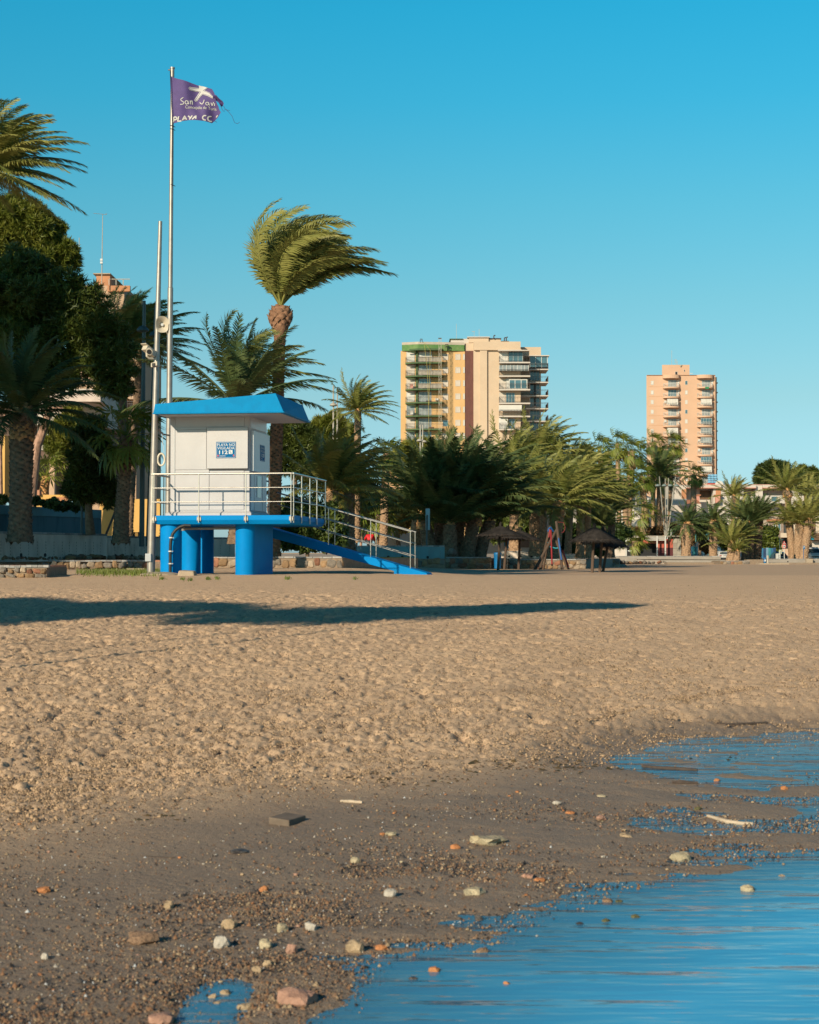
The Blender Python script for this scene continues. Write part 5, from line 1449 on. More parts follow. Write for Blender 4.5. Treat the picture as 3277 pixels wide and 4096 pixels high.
w2, A, Bq, e = turned(t, 'lower_wall', WALLW, 2592, 2020, 2240, 238, 2745, 285)
for k in range(9):
    c = A.lerp(Bq, .1 + k * .095); nv = Vector((e.y, -e.x, 0)); m = MB(); m.obox(Vector((c.x, c.y, P(2592, 2072, 238).z)) + nv * .02, e * .5, nv * .06, (0, 0, .62)); m.build('window', GLT, t)
m = MB(); bars(m, [A + Vector((0, 0, 0)), Bq + Vector((0, 0, 0))], 1.0, .6, .2); m.build('balustrade', WFRAME, t)
# row of white houses at right
D4 = 292.0
B = thing('terraced_houses', 'white terraced houses with salmon eaves and recessed balconies along the right skyline', 'terraced houses', tuple(P(2990, 2230, D4)))
part(B, 'wall', WALLW, 2695, 3420, 1939, 2240, D4 + 2.2, 10)
for x0, x1 in ((2700, 2745), (2855, 2975), (3025, 3052), (3142, 3215), (3300, 3400)): part(B, 'wall_pier', WALLW, x0, x1, 1941, 2240, D4, 2.3)
for x0, x1 in ((2745, 2790), (2785, 2886), (2972, 3026), (3052, 3143), (3214, 3302)): part(B, 'eave', PINKB, x0, x1, 1950, 1953, D4 - .75, 3.0); part(B, 'roof_band', WALLW, x0, x1, 1940, 1950, D4 - .6, 2.8)
part(B, 'roof_edge', M('salmon_wall_cap', (.5, .3, .24), .8), 2698, 3420, 1937.5, 1939.5, D4 + 2, 10)
part(B, 'balcony_wall', WALLW, 3045, 3145, 1982, 2014, D4 - .6, .5); part(B, 'balcony_wall', WALLW, 2968, 3028, 1985, 2010, D4 - .5, .5); part(B, 'balcony_wall', WALLW, 3212, 3305, 1985, 2012, D4 - .6, .5)
window(B, 3074, 3120, 1960, 1984, D4 + 2.2, SHUT, mull=1); window(B, 2975, 2985, 1960, 1980, D4 + 2.2, SHUT); window(B, 3085, 3110, 1985, 2006, D4 - .61, GLT)
window(B, 2800, 2846, 1962, 1998, D4 + 2.2, TIMB, TIMB, mull=2); part(B, 'brick_panel', BRK, 2864, 2884, 1958, 2000, D4 - .05, .3); part(B, 'brick_panel', BRK, 2727, 2746, 1957, 2000, D4 - .05, .3)
for x_ in (2790, 2873): 
    m = MB(); a = P(x_, 1990, D4 - 1); m.obox((a.x, D4 - .6, a.z - .3), (.38, 0, 0), (0, .35, 0), (0, 0, .6)); c_ = m.build('chimney', PINKB, B); m = MB(); m.prism([(a.x - .6, D4 - 1.1), (a.x + .6, D4 - 1.1), (a.x + .6, D4 - .1), (a.x - .6, D4 - .1)], a.z + .31, a.z + .5); m.build('chimney_cap', ROOFT, c_)
m = MB(); a, b = P(2705, 2015, D4 - 6), P(2790, 1999, D4 - 2); m.hexa([(a.x, a.y, a.z), (b.x, a.y, a.z), (b.x, a.y + .2, a.z), (a.x, a.y + .2, a.z)], [(a.x, b.y, b.z), (b.x, b.y, b.z), (b.x, b.y + .3, b.z), (a.x, b.y + .3, b.z)]); m.build('tiled_roof', ROOFT, B)
part(B, 'red_bench_wall', M('red_paint', (.42, .05, .03), .6), 2832, 2868, 1933, 1940, D4 + 3, 1)
TARP = M('pale_blue_tarpaulin', (.17, .38, .55), .5, .15, .8)
m = MB()
t = thing('water_tanks', 'stack of pale blue plastic drums on the white house roof', 'tank stack', tuple(P(2850, 1935, D4 + 3)))
for i in range(3):
    for j in range(4):
        x0 = 2834 + i * 12; y0 = 1897 + j * 9; m = MB(); a, b = P(x0, y0 + 8.6, D4 + 3.2), P(x0 + 11.6, y0, D4 + 3.2); m.box(a.x, b.x, D4 + 3.2, D4 + 4, a.z, b.z); m.build('drum', TARP, t, bevel=.12)
m = MB(); c = P(2877, 1940, D4 + 2.6); m.lathe([(.05, 0), (.4, .05), (.75, .22), (.76, .24)], (0, 0, 0), 14)
m2 = MB(); m2.add([(c.x + v_[0], c.y - v_[2], c.z + v_[1]) for v_ in m.v], m.f); solo(m2, 'satellite_dish', WFRAME, 'white satellite dish on the white house roof beside the drums', 'satellite dish', smooth=True)
B2_ = thing('house', 'cream corner house with bay window and balconies behind the far right palms', 'house', tuple(P(3190, 2230, 270)))
part(B2_, 'wall', M('cream_house_render', (.52, .42, .32), .85, .06, .4), 3100, 3420, 2056, 2240, 270, 12); part(B2_, 'bay', M('brown_grey_render', (.26, .19, .15), .85), 3085, 3135, 2085, 2160, 268.6, 1.4); part(B2_, 'roof', ROOFT, 3080, 3142, 2076, 2085, 268, 2.5)
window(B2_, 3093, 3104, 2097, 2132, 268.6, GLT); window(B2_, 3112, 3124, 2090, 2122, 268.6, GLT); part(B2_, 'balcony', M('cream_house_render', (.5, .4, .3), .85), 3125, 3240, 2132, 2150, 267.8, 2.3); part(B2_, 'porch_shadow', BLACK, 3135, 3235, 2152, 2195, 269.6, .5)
window(B2_, 3215, 3230, 2078, 2098, 270, GLT); part(B2_, 'balcony', TIMB, 3246, 3330, 2132, 2160, 267.5, 2.6); window(B2_, 3250, 3262, 2068, 2130, 270, TIMB, TIMB); part(B2_, 'white_wall', WALLW, 3240, 3420, 2163, 2195, 269, 1.2); part(B2_, 'shop_front', M('peach_shop_front', (.5, .34, .24), .8), 3140, 3240, 2195, 2240, 269.5, .5)
# beach kiosk
DK = 198.0
B = thing('kiosk', 'red beach kiosk with white steel frame and striped awning behind the promenade wall', 'kiosk', tuple(P(2610, 2226, DK)))
REDK = M('faded_red_panel', (.40, .085, .055), .7, .15, 1.2); DRED = M('dark_red_panel', (.09, .018, .02), .6, .1, 1.2)
part(B, 'back_wall', BLACK, 2505, 2690, 2150, 2240, DK + 2.5, .3); part(B, 'roof', STG, 2500, 2728, 2143, 2146, DK - .3, 5)
part(B, 'fascia', REDK, 2574, 2627, 2160, 2174, DK + .3, .2); part(B, 'red_panel', REDK, 2632, 2657, 2160, 2191, DK + .3, .2); part(B, 'red_panel', REDK, 2663, 2693, 2155, 2191, DK + .3, .2); part(B, 'dark_panel', DRED, 2632, 2657, 2191.2, 2240, DK + .3, .2); part(B, 'dark_panel', DRED, 2663, 2693, 2191.2, 2240, DK + .3, .2)
for i in range(2):
    for j in range(4): part(B, 'cladding_tile', M('grey_cladding_tile', (.33, .29, .24), .8, .15, 1, rand=.2), 2693.5 + i * 16, 2708.8 + i * 16, 2149 + j * 23, 2171.4 + j * 23, DK + .2, 2)
for x_ in (2503, 2627, 2660): part(B, 'frame_post', WFRAME, x_, x_ + 5, 2144, 2240, DK - .6, .15)
for x0, x1 in ((2505, 2520), (2582, 2626), (2632, 2660)):
    for j in range(4): part(B, 'awning_slat', WFRAME if j % 2 else STG, x0, x1, 2146.5 + j * 4, 2150 + j * 4, DK - .6 + j * .05, .1)
m = MB(); c = P(2686, 2154, DK + .5); m.tube([c, P(2686, 2118, DK + .5)], .14, 10); m.build('flue', STEEL, B, True); part(B, 'lamp_box', PRINT, 2665, 2672, 2146, 2156, DK - .4, .3)
# painted garden walls along the street
MUR = [M('mural_blue', (.03, .15, .28), .7, .4, .8), M('mural_teal', (.04, .22, .25), .7, .4, .8), M('mural_pale_blue', (.15, .28, .38), .7, .3, .8), M('mural_navy', (.02, .05, .13), .7, .4, .8)]
t = thing('mural_wall', 'blue painted mural wall with white balusters behind the two stout palms', 'wall', tuple(P(2800, 2226, 225)))
for k in range(8): part(t, 'panel', MUR[k % 4 if k != 3 else 2], 2750 + k * 20, 2769.6 + k * 20, 2186, 2240, 225 + (k % 2) * .06, .4)
for k in range(14): part(t, 'baluster', WFRAME, 2762 + k * 11, 2766 + k * 11, 2174, 2186, 225.2, .2)
part(t, 'baluster_rail', WFRAME, 2758, 2916, 2172, 2174.2, 225.1, .35)
t = thing('board_fence', 'fence of upright boards in blues and greens left of the speed sign', 'fence', tuple(P(3070, 2234, 215)))
for k in range(7): part(t, 'board', MUR[(k * 3 + 1) % 4], 3035 + k * 10, 3044.3 + k * 10, 2191 + (k % 3), 2240, 215 + (k % 2) * .04, .08)

# tall flats out of frame at left, whose shade falls on the trees and the promenade
FLATM = M('flats_render', (.5, .4, .3), .85, .06, .3)
e = Vector((math.sin(SUN_AZ), -math.cos(SUN_AZ), 0)); nv = Vector((math.cos(SUN_AZ), math.sin(SUN_AZ), 0))
def flats(c0, Lx, H, dep, label):
    t = thing('apartment_building', label, 'apartment building', tuple(c0))
    m = MB(); lo = [c0, c0 + e * Lx, c0 + e * Lx + nv * dep, c0 + nv * dep]
    m.hexa(lo, [p + Vector((0, 0, H)) for p in lo]); m.build('wall', FLATM, t)
    for fl in range(int(H / 3)):
        for k in range(int(Lx / 3.2)):
            c = c0 + e * (1.8 + 3.2 * k) + Vector((0, 0, 1.8 + 3 * fl)); m = MB(); m.obox(c - nv * .03, e * .8, nv * .06, (0, 0, .7)); m.build('window', GLT, t)
    return t
flats(e * -47.2 + nv * -12, 7.7, 37.0, 5, 'plain beige block of flats beyond the left edge of the view')
flats(e * -52.6 + nv * -13, 5.0, 46.0, 6.5, 'taller beige block of flats beyond the left edge of the view')

# ------------------------------------------------------------ palms
CW = crown_set('date', 70, 45, 1.5, 1.0, 88, .85, 1.5, lw=.0075, lwind=.5, ll=.16)                # wind swept crown of the tall palm
CL = crown_set('date', 50, 2, .9, .8, 80, -.2, 1.45, lw=.0075, lwind=.4, ll=.165)                 # near, wind from the left
CD = crown_set('dark', 40, 3, .4, 1.05, 84, -.15, 1.5, lw=.0075, lwind=.2, ll=.16)                # near, deep green, arching
CC = crown_set('dark', 34, 4, .3, .75, 64, .3, 1.5, lw=.009, lwind=.15, ll=.165)                     # clump stems, upright
CB = crown_set('date', 42, 5, .75, .95, 54, -.3, 1.45, lw=.010, lwind=.4, ll=.17)                  # middle distance, blown
CF = crown_set('date', 32, 6, .4, .75, 34, .1, 1.5, lw=.014, lwind=.25, ll=.17)                     # far upright
CN = crown_set('dark', 44, 7, .25, 1.2, 34, -.5, 1.45, lw=.014, lwind=.15, ll=.17)                  # far, round canary crown
FN = crown_set('fan', 30, 8, .35, .9, elmin=-.6, elmax=1.4)                                       # near fan palm
FF = crown_set('fan', 34, 9, .9, 1.0, elmin=-1.25, elmax=1.35)                                    # far fan palm with dead skirt

palm('big date palm with fronds blown to the right at the upper left edge', -110, 2160, -45, 685, 50, 3.0, crown_set('date', 70, 25, .8, .85, 80, -.35, 1.35, lw=.0075, lwind=.4, ll=.165), .25, seed=1)
palm('stout dark palm with arching fronds in the left foreground', 80, 2132, 88, 1655, 58, 3.6, CD, .35, .40, bulge=.06, bark=BARKD, seed=2, dens=1.3)
palm('tall palm with hanging fronds behind the left lamp posts', 470, 2140, 500, 1370, 75, 3.1, CL, .2, .17, bark=BARKD, seed=3, stub=False)
palm('second slim tall palm crossing behind the left lamp posts', 512, 2140, 560, 1400, 78, 3.3, CL, .19, .16, bark=BARKD, seed=33, stub=False)
palm('shaded fan palm with patterned trunk before the ochre wall', 482, 2140, 505, 1745, 62, 2.0, FN, .26, .22, bark=BARKD, seed=4, name='fan_palm', dens=1.5)
palm('small sunlit fan palm on the garden wall behind the dark palm', 168, 1978, 185, 1905, 86, 1.9, FN, .22, .2, bark=BARKO, seed=5, name='fan_palm', sub=22)
palm('dark feathery palm rising directly behind the hut roof', 940, 2140, 945, 1625, 57, 3.9, crown_set('dark', 18, 21, .12, .75, 80, .2, 1.5, lw=.0075, lwind=.1, ll=.165), .2, bark=BARKD, seed=6)
palm('yellow green palm blown across the tall trunk behind the hut', 1010, 2140, 985, 1560, 59.5, 3.3, crown_set('date', 22, 22, 1.2, .9, 76, .25, 1.35, lw=.0075, lwind=.45, ll=.17), .16, bark=BARKD, seed=7)
palm('tallest palm bent hard by the wind behind the hut', 1090, 2200, 1124, 1225, 62, 4.7, CW, .25, .20, bulge=.231, bark=M('reddish_palm_bark', (.23, .125, .075), .95, .35, 7, .9, 22, spec=.1), seed=8, rotj=0, dens=1.4)
palm('bushy green palm with leaning fronds just right of the hut', 1330, 2180, 1325, 1965, 66, 3.25, crown_set('date', 46, 23, .6, .95, 74, -.1, 1.5, lw=.0075, lwind=.3, ll=.165), .3, seed=9)
palm('drooping dark palm overhanging the ramp from the right', 1395, 2180, 1400, 1915, 72, 2.6, crown_set('dark', 34, 24, .7, 1.4, 66, -.2, 1.2, lw=.008, lwind=.3, ll=.165), .25, bark=BARKD, seed=10)
palm('round date palm alone against the sky beside the twin lamp posts', 1425, 2150, 1432, 1645, 105, 2.75, CB, .24, .2, seed=11, bulge=.05)
palm('slim fan palm with pale patterned trunk above the cyclists', 1532, 2180, 1546, 1815, 112, 1.75, FN, .27, .24, bark=BARK, seed=12, name='fan_palm', dens=1.4)
palm('low fan palm below the slim fan palm at the promenade', 1515, 2180, 1512, 2060, 114, 2.3, FN, .2, .2, bark=BARKD, seed=13, name='fan_palm')
palm('thick cut trunk with small fan leaves beside the tall info board', 1660, 2190, 1668, 2080, 104, 1.5, FN, .34, .3, seed=14, name='fan_palm', sub=12)
G_ = 'stems of the dark palm clump'
for k, (bx_, by_, cx_, cy_, s, dd, lb) in enumerate(((1735, 2224, 1690, 2060, 4.9, 98, 'leftmost leaning stem of the dark palm clump'), (1768, 2226, 1762, 2020, 5.5, 99, 'tall left middle stem of the dark palm clump'), (1820, 2226, 1840, 2035, 6.0, 101, 'tallest central stem of the dark palm clump'),
        (1862, 2226, 1905, 2050, 5.4, 99, 'right middle stem of the dark palm clump'), (1905, 2226, 1960, 2085, 4.9, 100, 'rightmost leaning stem of the dark palm clump'), (1800, 2226, 1800, 2100, 4.4, 97, 'short front stem of the dark palm clump'))):
    palm(lb, bx_, by_, cx_, cy_, dd, s, CC, .42, .36, bark=BARKD, seed=20 + k, group=G_)
G_ = 'blown date palms right of the dark clump'
for k, (bx_, by_, cx_, cy_, s, dd, r_, lb) in enumerate((
        (2060, 2200, 2060, 1890, 4.4, 118, .38, 'sunlit blown palm whose crown tops the dark clump'),
        (2142, 2205, 2138, 2000, 4.3, 112, .36, 'stout palm with orange cut bases behind the left thatched parasols'),
        (2212, 2225, 2236, 2015, 4.2, 108, .42, 'thick palm trunk directly behind the rope climbing frame'),
        (2170, 2210, 2175, 1835, 4.1, 122, .3, 'tall palm with feathery top before the apartment block'),
        (2320, 2215, 2322, 1985, 4.2, 115, .26, 'left trunk of the paired palms beside the climbing frame'),
        (2352, 2215, 2352, 2000, 3.6, 116.5, .24, 'right darker trunk of the paired palms beside the climbing frame'),
        (2270, 2215, 2290, 1905, 3.8, 125, .26, 'feathery palm crown behind the paired trunks'))):
    palm(lb, bx_, by_, cx_, cy_, dd, s, CB, r_, r_ * .9, seed=30 + k, group=G_)
palm('dark bushy palm in front of the white building with lamps', 2440, 2215, 2450, 2050, 128, 3.2, CC, .3, seed=40, bark=BARKD)
palm('dark low palm behind the right thatched parasols', 2420, 2215, 2415, 2110, 126, 2.6, CD, .25, seed=41, bark=BARKD, sub=26)
G_ = 'tall ragged fan palms before the tower'
for k, (bx_, by_, cx_, cy_, s, dd, r_, lb) in enumerate((
        (2420, 2120, 2398, 1790, 3.0, 222, .3, 'leftmost tall fan palm with brown hanging skirt'),
        (2478, 2120, 2470, 1775, 3.0, 216, .3, 'second tall fan palm from the left with long brown skirt'),
        (2509, 2120, 2528, 1805, 3.1, 212, .5, 'leaning fan palm with thick shaggy trunk'),
        (2590, 2140, 2568, 1905, 2.9, 208, .42, 'lower green fan palm left of the slanting lamps'),
        (2615, 2140, 2612, 1770, 2.6, 226, .3, 'fan palm with small crown against the tower left edge'),
        (2672, 2140, 2690, 1775, 2.8, 228, .3, 'fan palm blown sideways in front of the tower balconies'),
        (2774, 2060, 2776, 1900, 2.6, 236, .42, 'fan palm with pale bare trunk below the tower'),
        (2574, 2140, 2573, 2055, 2.9, 203, .34, 'small bright fan palm behind the kiosk roof'),
        (2350, 2140, 2345, 1850, 2.8, 224, .3, 'fan palm with drooping crown rising behind the paired palm trunks'),
        (2445, 2140, 2438, 1845, 2.8, 219, .3, 'slim fan palm between the two leftmost tall ones'),
        (2655, 2140, 2650, 1850, 2.7, 224, .3, 'fan palm crossing the slanting lamp poles'),
        (2505, 2140, 2500, 1920, 2.9, 207, .36, 'lower bushy fan palm above the brown kiosk hedge'),
        (2542, 2224, 2540, 2165, 2.6, 193, .38, 'yellow green fan palm beside the dolphin figure'))):
    palm(lb, bx_, by_, cx_, cy_, dd, s, FF, r_, r_ * .85, seed=50 + k, group=G_, name='fan_palm', sub=(22 if k in (7, 12) else None), dens=.8)
palm('dark date palm with orange fruit stalks before the tower', 2631, 2200, 2640, 1905, 218, 5.0, CN, .34, .3, seed=60, bark=BARKD)
palm('stout bulging palm right of the kiosk', 2744, 2226, 2752, 2098, 196, 3.3, CN, .52, .46, bulge=.42, seed=61)
palm('second stout palm left of the parked white car', 2853, 2226, 2855, 2088, 198, 3.3, CN, .46, .44, bulge=.26, seed=62)
G_ = 'upright date palms along the right promenade'
for k, (bx_, by_, cx_, cy_, s, dd, r_, lb, nm) in enumerate((
        (2934, 2120, 2937, 1985, 3.5, 215, .36, 'upright palm standing against the sky right of the tower', 0),
        (2926, 2236, 2930, 2175, 3.7, 188, .5, 'short yellow green palm with stout trunk in the sunlit planter', 0),
        (2946, 2238, 2952, 2205, 2.0, 187, .34, 'smallest palm in the sunlit planter', 0),
        (2962, 2120, 2958, 2070, 3.8, 200, .3, 'yellow green middle palm above the sunlit planter', 0),
        (2985, 2238, 2975, 2150, 2.9, 190, .42, 'leaning dark trunk at the right end of the sunlit planter', 1),
        (3000, 2238, 3003, 2095, 3.8, 191, .46, 'dark shaded palm left of the board fence', 1),
        (3022, 2238, 3035, 2080, 3.9, 192, .6, 'thickest dark palm beside the board fence', 1),
        (3172, 2238, 3150, 1962, 4.3, 191, .40, 'tallest palm with bulging crown base near the right edge', 2),
        (3176, 2239, 3156, 2088, 3.1, 190, .42, 'lower palm leaning left of the speed sign group', 0),
        (3192, 2239, 3200, 2098, 3.9, 189, .56, 'stout straight palm trunk left of the white van', 0),
        (3212, 2239, 3238, 2085, 4.3, 188, .48, 'palm leaning right over the white van', 0),
        (3232, 2100, 3225, 1985, 3.9, 210, .3, 'tall feathery palm behind the leaning palm at right', 0),
        (3300, 2200, 3290, 2010, 4.0, 205, .3, 'palm crown cut by the right edge', 0),
        (3238, 2236, 3240, 2150, 1.6, 200, .3, 'slender reddish trunk beside the white van', 0))):
    palm(lb, bx_, by_, cx_, cy_, dd, s, CC if nm == 1 else CF, r_, r_ * .85, bulge=.2 if nm == 2 else 0, seed=70 + k, group=G_, bark=BARKD if nm == 1 else BARK)

# ------------------------------------------------------------ pines, shrubs and hedges
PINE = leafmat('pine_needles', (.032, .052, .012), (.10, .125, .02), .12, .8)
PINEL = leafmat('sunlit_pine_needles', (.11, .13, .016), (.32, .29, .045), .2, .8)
SHRB = leafmat('shrub_leaf', (.04, .07, .018), (.11, .14, .03), .2, 1)
TAMK = leafmat('rusty_tamarisk', (.15, .11, .022), (.30, .20, .045), .2, .9)
BOUG = leafmat('brown_hedge_leaf', (.12, .07, .03), (.22, .13, .055), .15, .8)
PBARK = M('pink_pine_bark', (.36, .22, .16), .95, .35, 5, .9, 14, spec=.1)
def pc(l, d): return px_clumps(l, d)
d = 68
tree('pine_tree', 'huge dark pine filling the upper left with dense needles', 'pine tree', P(60, 2140, d), pc([(20, 1180, 190), (150, 1230, 170), (270, 1250, 150), (60, 1380, 180), (220, 1390, 160), (350, 1300, 120), (395, 1400, 110), (440, 1470, 95), (330, 1460, 110), (150, 1450, 120), (20, 1480, 110), (-90, 1250, 180), (-80, 1430, 160), (470, 1550, 60), (260, 1150, 95), (320, 1190, 80), (90, 1090, 105), (480, 1420, 60), (230, 1500, 90), (475, 1340, 50), (505, 1480, 48), (440, 1545, 62), (400, 1300, 70), (520, 1400, 36)], d),
     19000, .25, PINE, [P(60, 2160, d), P(80, 1900, d), P(140, 1600, d), P(180, 1350, d)], .3, BARKD, 'pine', seed=1, inner=.35)
d = 76
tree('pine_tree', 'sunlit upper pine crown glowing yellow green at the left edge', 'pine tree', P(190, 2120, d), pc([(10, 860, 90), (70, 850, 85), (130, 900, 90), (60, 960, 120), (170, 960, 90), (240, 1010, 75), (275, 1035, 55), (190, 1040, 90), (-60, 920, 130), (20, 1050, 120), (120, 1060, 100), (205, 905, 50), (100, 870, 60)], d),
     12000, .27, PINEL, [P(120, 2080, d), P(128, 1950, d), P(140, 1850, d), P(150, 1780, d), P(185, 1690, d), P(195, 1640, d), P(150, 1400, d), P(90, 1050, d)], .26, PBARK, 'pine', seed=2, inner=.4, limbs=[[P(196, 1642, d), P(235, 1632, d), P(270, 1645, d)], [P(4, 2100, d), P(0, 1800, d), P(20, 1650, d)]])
d = 64
tree('conifer_tree', 'dark drooping conifer in front of the ochre wall', 'tree', P(357, 2132, d), pc([(350, 1760, 62), (370, 1850, 78), (335, 1900, 72), (395, 1930, 72), (345, 1960, 62), (405, 1820, 62), (320, 1830, 46), (290, 1960, 42), (430, 1980, 45), (365, 1700, 46)], d), 6500, .24, PINE, [P(362, 2140, d), P(355, 2060, d), P(350, 1900, d)], .2, BARKD, 'pine', seed=3, inner=.4)
d = 88
tree('shrub_tree', 'sunlit olive green bushy tree beside the pale leaning trunk', 'tree', P(250, 2100, d), pc([(245, 1720, 55), (230, 1770, 55), (275, 1700, 50), (290, 1660, 40), (260, 1790, 45), (215, 1790, 35), (300, 1740, 45)], d), 3500, .22, PINEL, [P(250, 2100, d), P(255, 1800, d)], .12, BARKD, 'pine', seed=4)
d = 70
tree('hedge', 'dark low hedge on top of the turquoise garden wall', 'hedge', P(150, 2020, d), pc([(110, 2010, 22), (140, 2005, 26), (185, 2015, 24), (220, 2018, 26), (255, 2020, 26), (300, 2025, 24), (340, 2030, 24), (60, 2000, 24), (10, 1998, 24)], d), 2600, .10, SHRB, seed=5, part='foliage')
d = 63
tree('oleander_shrub', 'dense dark oleander bush behind the ramp railing', 'shrub', P(1230, 2215, d), pc([(1140, 2120, 55), (1190, 2080, 65), (1250, 2050, 70), (1310, 2070, 65), (1350, 2120, 50), (1280, 2140, 60), (1210, 2150, 55), (1150, 2175, 38), (1300, 2180, 40), (1355, 2170, 36), (1220, 2190, 30), (1130, 2060, 40), (1180, 2020, 45)], d), 9000, .13, SHRB, [P(1230, 2235, d), P(1230, 2120, d)], .08, BARKD, seed=6, inner=.3, tname='stem')
d = 118
tree('tamarisk_tree', 'rusty orange tamarisk tree above the grey cyclist', 'tree', P(1400, 2195, d), pc([(1400, 1990, 60), (1450, 1970, 60), (1430, 2040, 60), (1380, 2060, 45), (1480, 2040, 45), (1440, 2080, 40), (1500, 1995, 40)], d), 6000, .26, TAMK, [P(1398, 2195, d), P(1388, 2150, d), P(1392, 2110, d), P(1420, 2040, d)], .2, PBARK, seed=7, inner=.25, limbs=[[P(1442, 2195, d), P(1450, 2130, d), P(1450, 2060, d)]])
tree('tamarisk_tree', 'olive and rust tamarisk tree right of the slim fan palm', 'tree', P(1590, 2195, d), pc([(1580, 2040, 55), (1630, 2050, 50), (1600, 2085, 50), (1655, 2080, 35), (1560, 2090, 40)], d), 5000, .26, TAMK, [P(1592, 2195, d), P(1590, 2130, d), P(1600, 2060, d)], .22, BARKD, seed=8, inner=.25, limbs=[[P(1510, 2190, d), P(1495, 2140, d), P(1490, 2110, d)]])
d = 150
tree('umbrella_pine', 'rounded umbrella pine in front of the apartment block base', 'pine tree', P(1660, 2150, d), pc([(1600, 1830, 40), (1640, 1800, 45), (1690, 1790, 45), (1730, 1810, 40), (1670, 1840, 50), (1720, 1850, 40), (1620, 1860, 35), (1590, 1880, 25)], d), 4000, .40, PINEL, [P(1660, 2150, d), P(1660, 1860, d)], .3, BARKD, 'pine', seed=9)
d = 110
tree('pine_tree', 'dark green pine behind the eave of the hut', 'pine tree', P(1180, 2180, d), pc([(1130, 1740, 50), (1190, 1730, 55), (1240, 1745, 50), (1170, 1790, 60), (1240, 1800, 60), (1110, 1800, 50), (1150, 1850, 60), (1230, 1860, 60)], d), 4500, .38, PINE, [P(1180, 2180, d), P(1180, 1800, d)], .25, BARKD, 'pine', seed=10)
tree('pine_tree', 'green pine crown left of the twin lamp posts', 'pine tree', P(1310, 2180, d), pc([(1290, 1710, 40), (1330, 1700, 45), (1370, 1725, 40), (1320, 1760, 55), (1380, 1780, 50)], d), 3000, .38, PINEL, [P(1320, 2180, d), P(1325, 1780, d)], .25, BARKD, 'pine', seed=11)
d = 300
tree('umbrella_pine', 'dark rounded pine above the white houses at right', 'pine tree', P(3100, 1960, d), pc([(3055, 1880, 30), (3090, 1868, 32), (3120, 1875, 30), (3070, 1905, 34), (3110, 1905, 32), (3040, 1920, 22), (3140, 1890, 22), (3085, 1925, 26)], d), 3500, .7, PINE, [P(3100, 1990, d), P(3100, 1900, d)], .5, BARKD, 'pine', seed=12)
tree('umbrella_pine', 'wide dark pine above the roofs at the right edge', 'pine tree', P(3230, 1970, d + 5), pc([(3180, 1915, 30), (3215, 1900, 32), (3255, 1905, 34), (3290, 1915, 34), (3200, 1935, 26), (3240, 1930, 30), (3330, 1925, 34)], d + 5), 3500, .7, PINE, [P(3230, 1990, d + 5), P(3230, 1920, d + 5)], .5, BARKD, 'pine', seed=13)
d = 275
tree('pine_tree', 'dark tree on the roofline left of the tall fan palms', 'tree', P(2340, 2000, d), pc([(2320, 1820, 26), (2345, 1805, 26), (2365, 1830, 24), (2330, 1850, 26), (2420, 1900, 40), (2470, 1940, 40), (2400, 1960, 40), (2450, 2000, 40)], d), 3000, .6, PINE, [P(2340, 2060, d), P(2340, 1840, d)], .4, BARKD, 'pine', seed=14)
d = 206
tree('hedge', 'brown clipped hedge along the kiosk roof', 'hedge', P(2620, 2220, d), pc([(2525, 2130, 20), (2560, 2126, 22), (2595, 2128, 20), (2630, 2124, 22), (2665, 2122, 24), (2695, 2112, 22), (2715, 2135, 22), (2735, 2150, 20), (2740, 2180, 18), (2760, 2165, 18)], d), 5000, .32, BOUG, seed=15, part='foliage')
tree('shrub', 'round brown shrub between the two stout palms', 'shrub', P(2820, 2226, 200), pc([(2815, 2185, 18), (2835, 2180, 16), (2825, 2200, 14)], 200), 1300, .25, BOUG, seed=16, part='foliage')
tree('hedge', 'dark green hedge between the lamps and the paired palms', 'hedge', P(2450, 2210, 145), pc([(2250, 2120, 60), (2290, 2170, 50), (2370, 2120, 60), (2430, 2150, 50), (2480, 2130, 45), (2400, 2185, 40), (2210, 2070, 55), (2380, 2050, 60)], 145), 7500, .32, SHRB, seed=17, part='foliage', inner=.3)
tree('shrub', 'clipped green bush behind the right thatched parasols', 'shrub', P(2370, 2225, 118), pc([(2330, 2205, 18), (2355, 2200, 20), (2385, 2205, 20), (2400, 2212, 16)], 118), 2600, .14, SHRB, seed=18, part='foliage')
tree('tree', 'dark shady tree between the palms left of the speed sign', 'tree', P(3060, 2230, 222), pc([(3040, 2150, 34), (3070, 2130, 34), (3090, 2160, 30), (3060, 2175, 28), (3100, 2185, 22), (2900, 2140, 36), (2880, 2110, 34), (2905, 2175, 26)], 222), 4500, .42, PINE, [P(3060, 2236, 222), P(3060, 2150, 222)], .3, BARKD, seed=19)
tree('tree', 'dark shady tree behind the stout palm left of the white car', 'tree', P(2800, 2230, 215), pc([(2800, 2105, 34), (2810, 2140, 30), (2785, 2125, 30), (2820, 2120, 26)], 215), 2500, .42, PINE, [P(2800, 2236, 215), P(2800, 2120, 215)], .25, BARKD, seed=20)
d = 135
tree('shrub', 'deep green undergrowth behind the dark palm clump', 'shrub', P(1950, 2205, d), pc([(1700, 2120, 45), (1760, 2080, 60), (1850, 2050, 70), (1950, 2060, 70), (2040, 2080, 60), (2090, 2010, 60), (2180, 1990, 60), (2000, 1960, 70), (1900, 1980, 70), (2090, 2120, 40), (1990, 2140, 40)], d), 9000, .36, SHRB, seed=21, part='foliage', inner=.3)
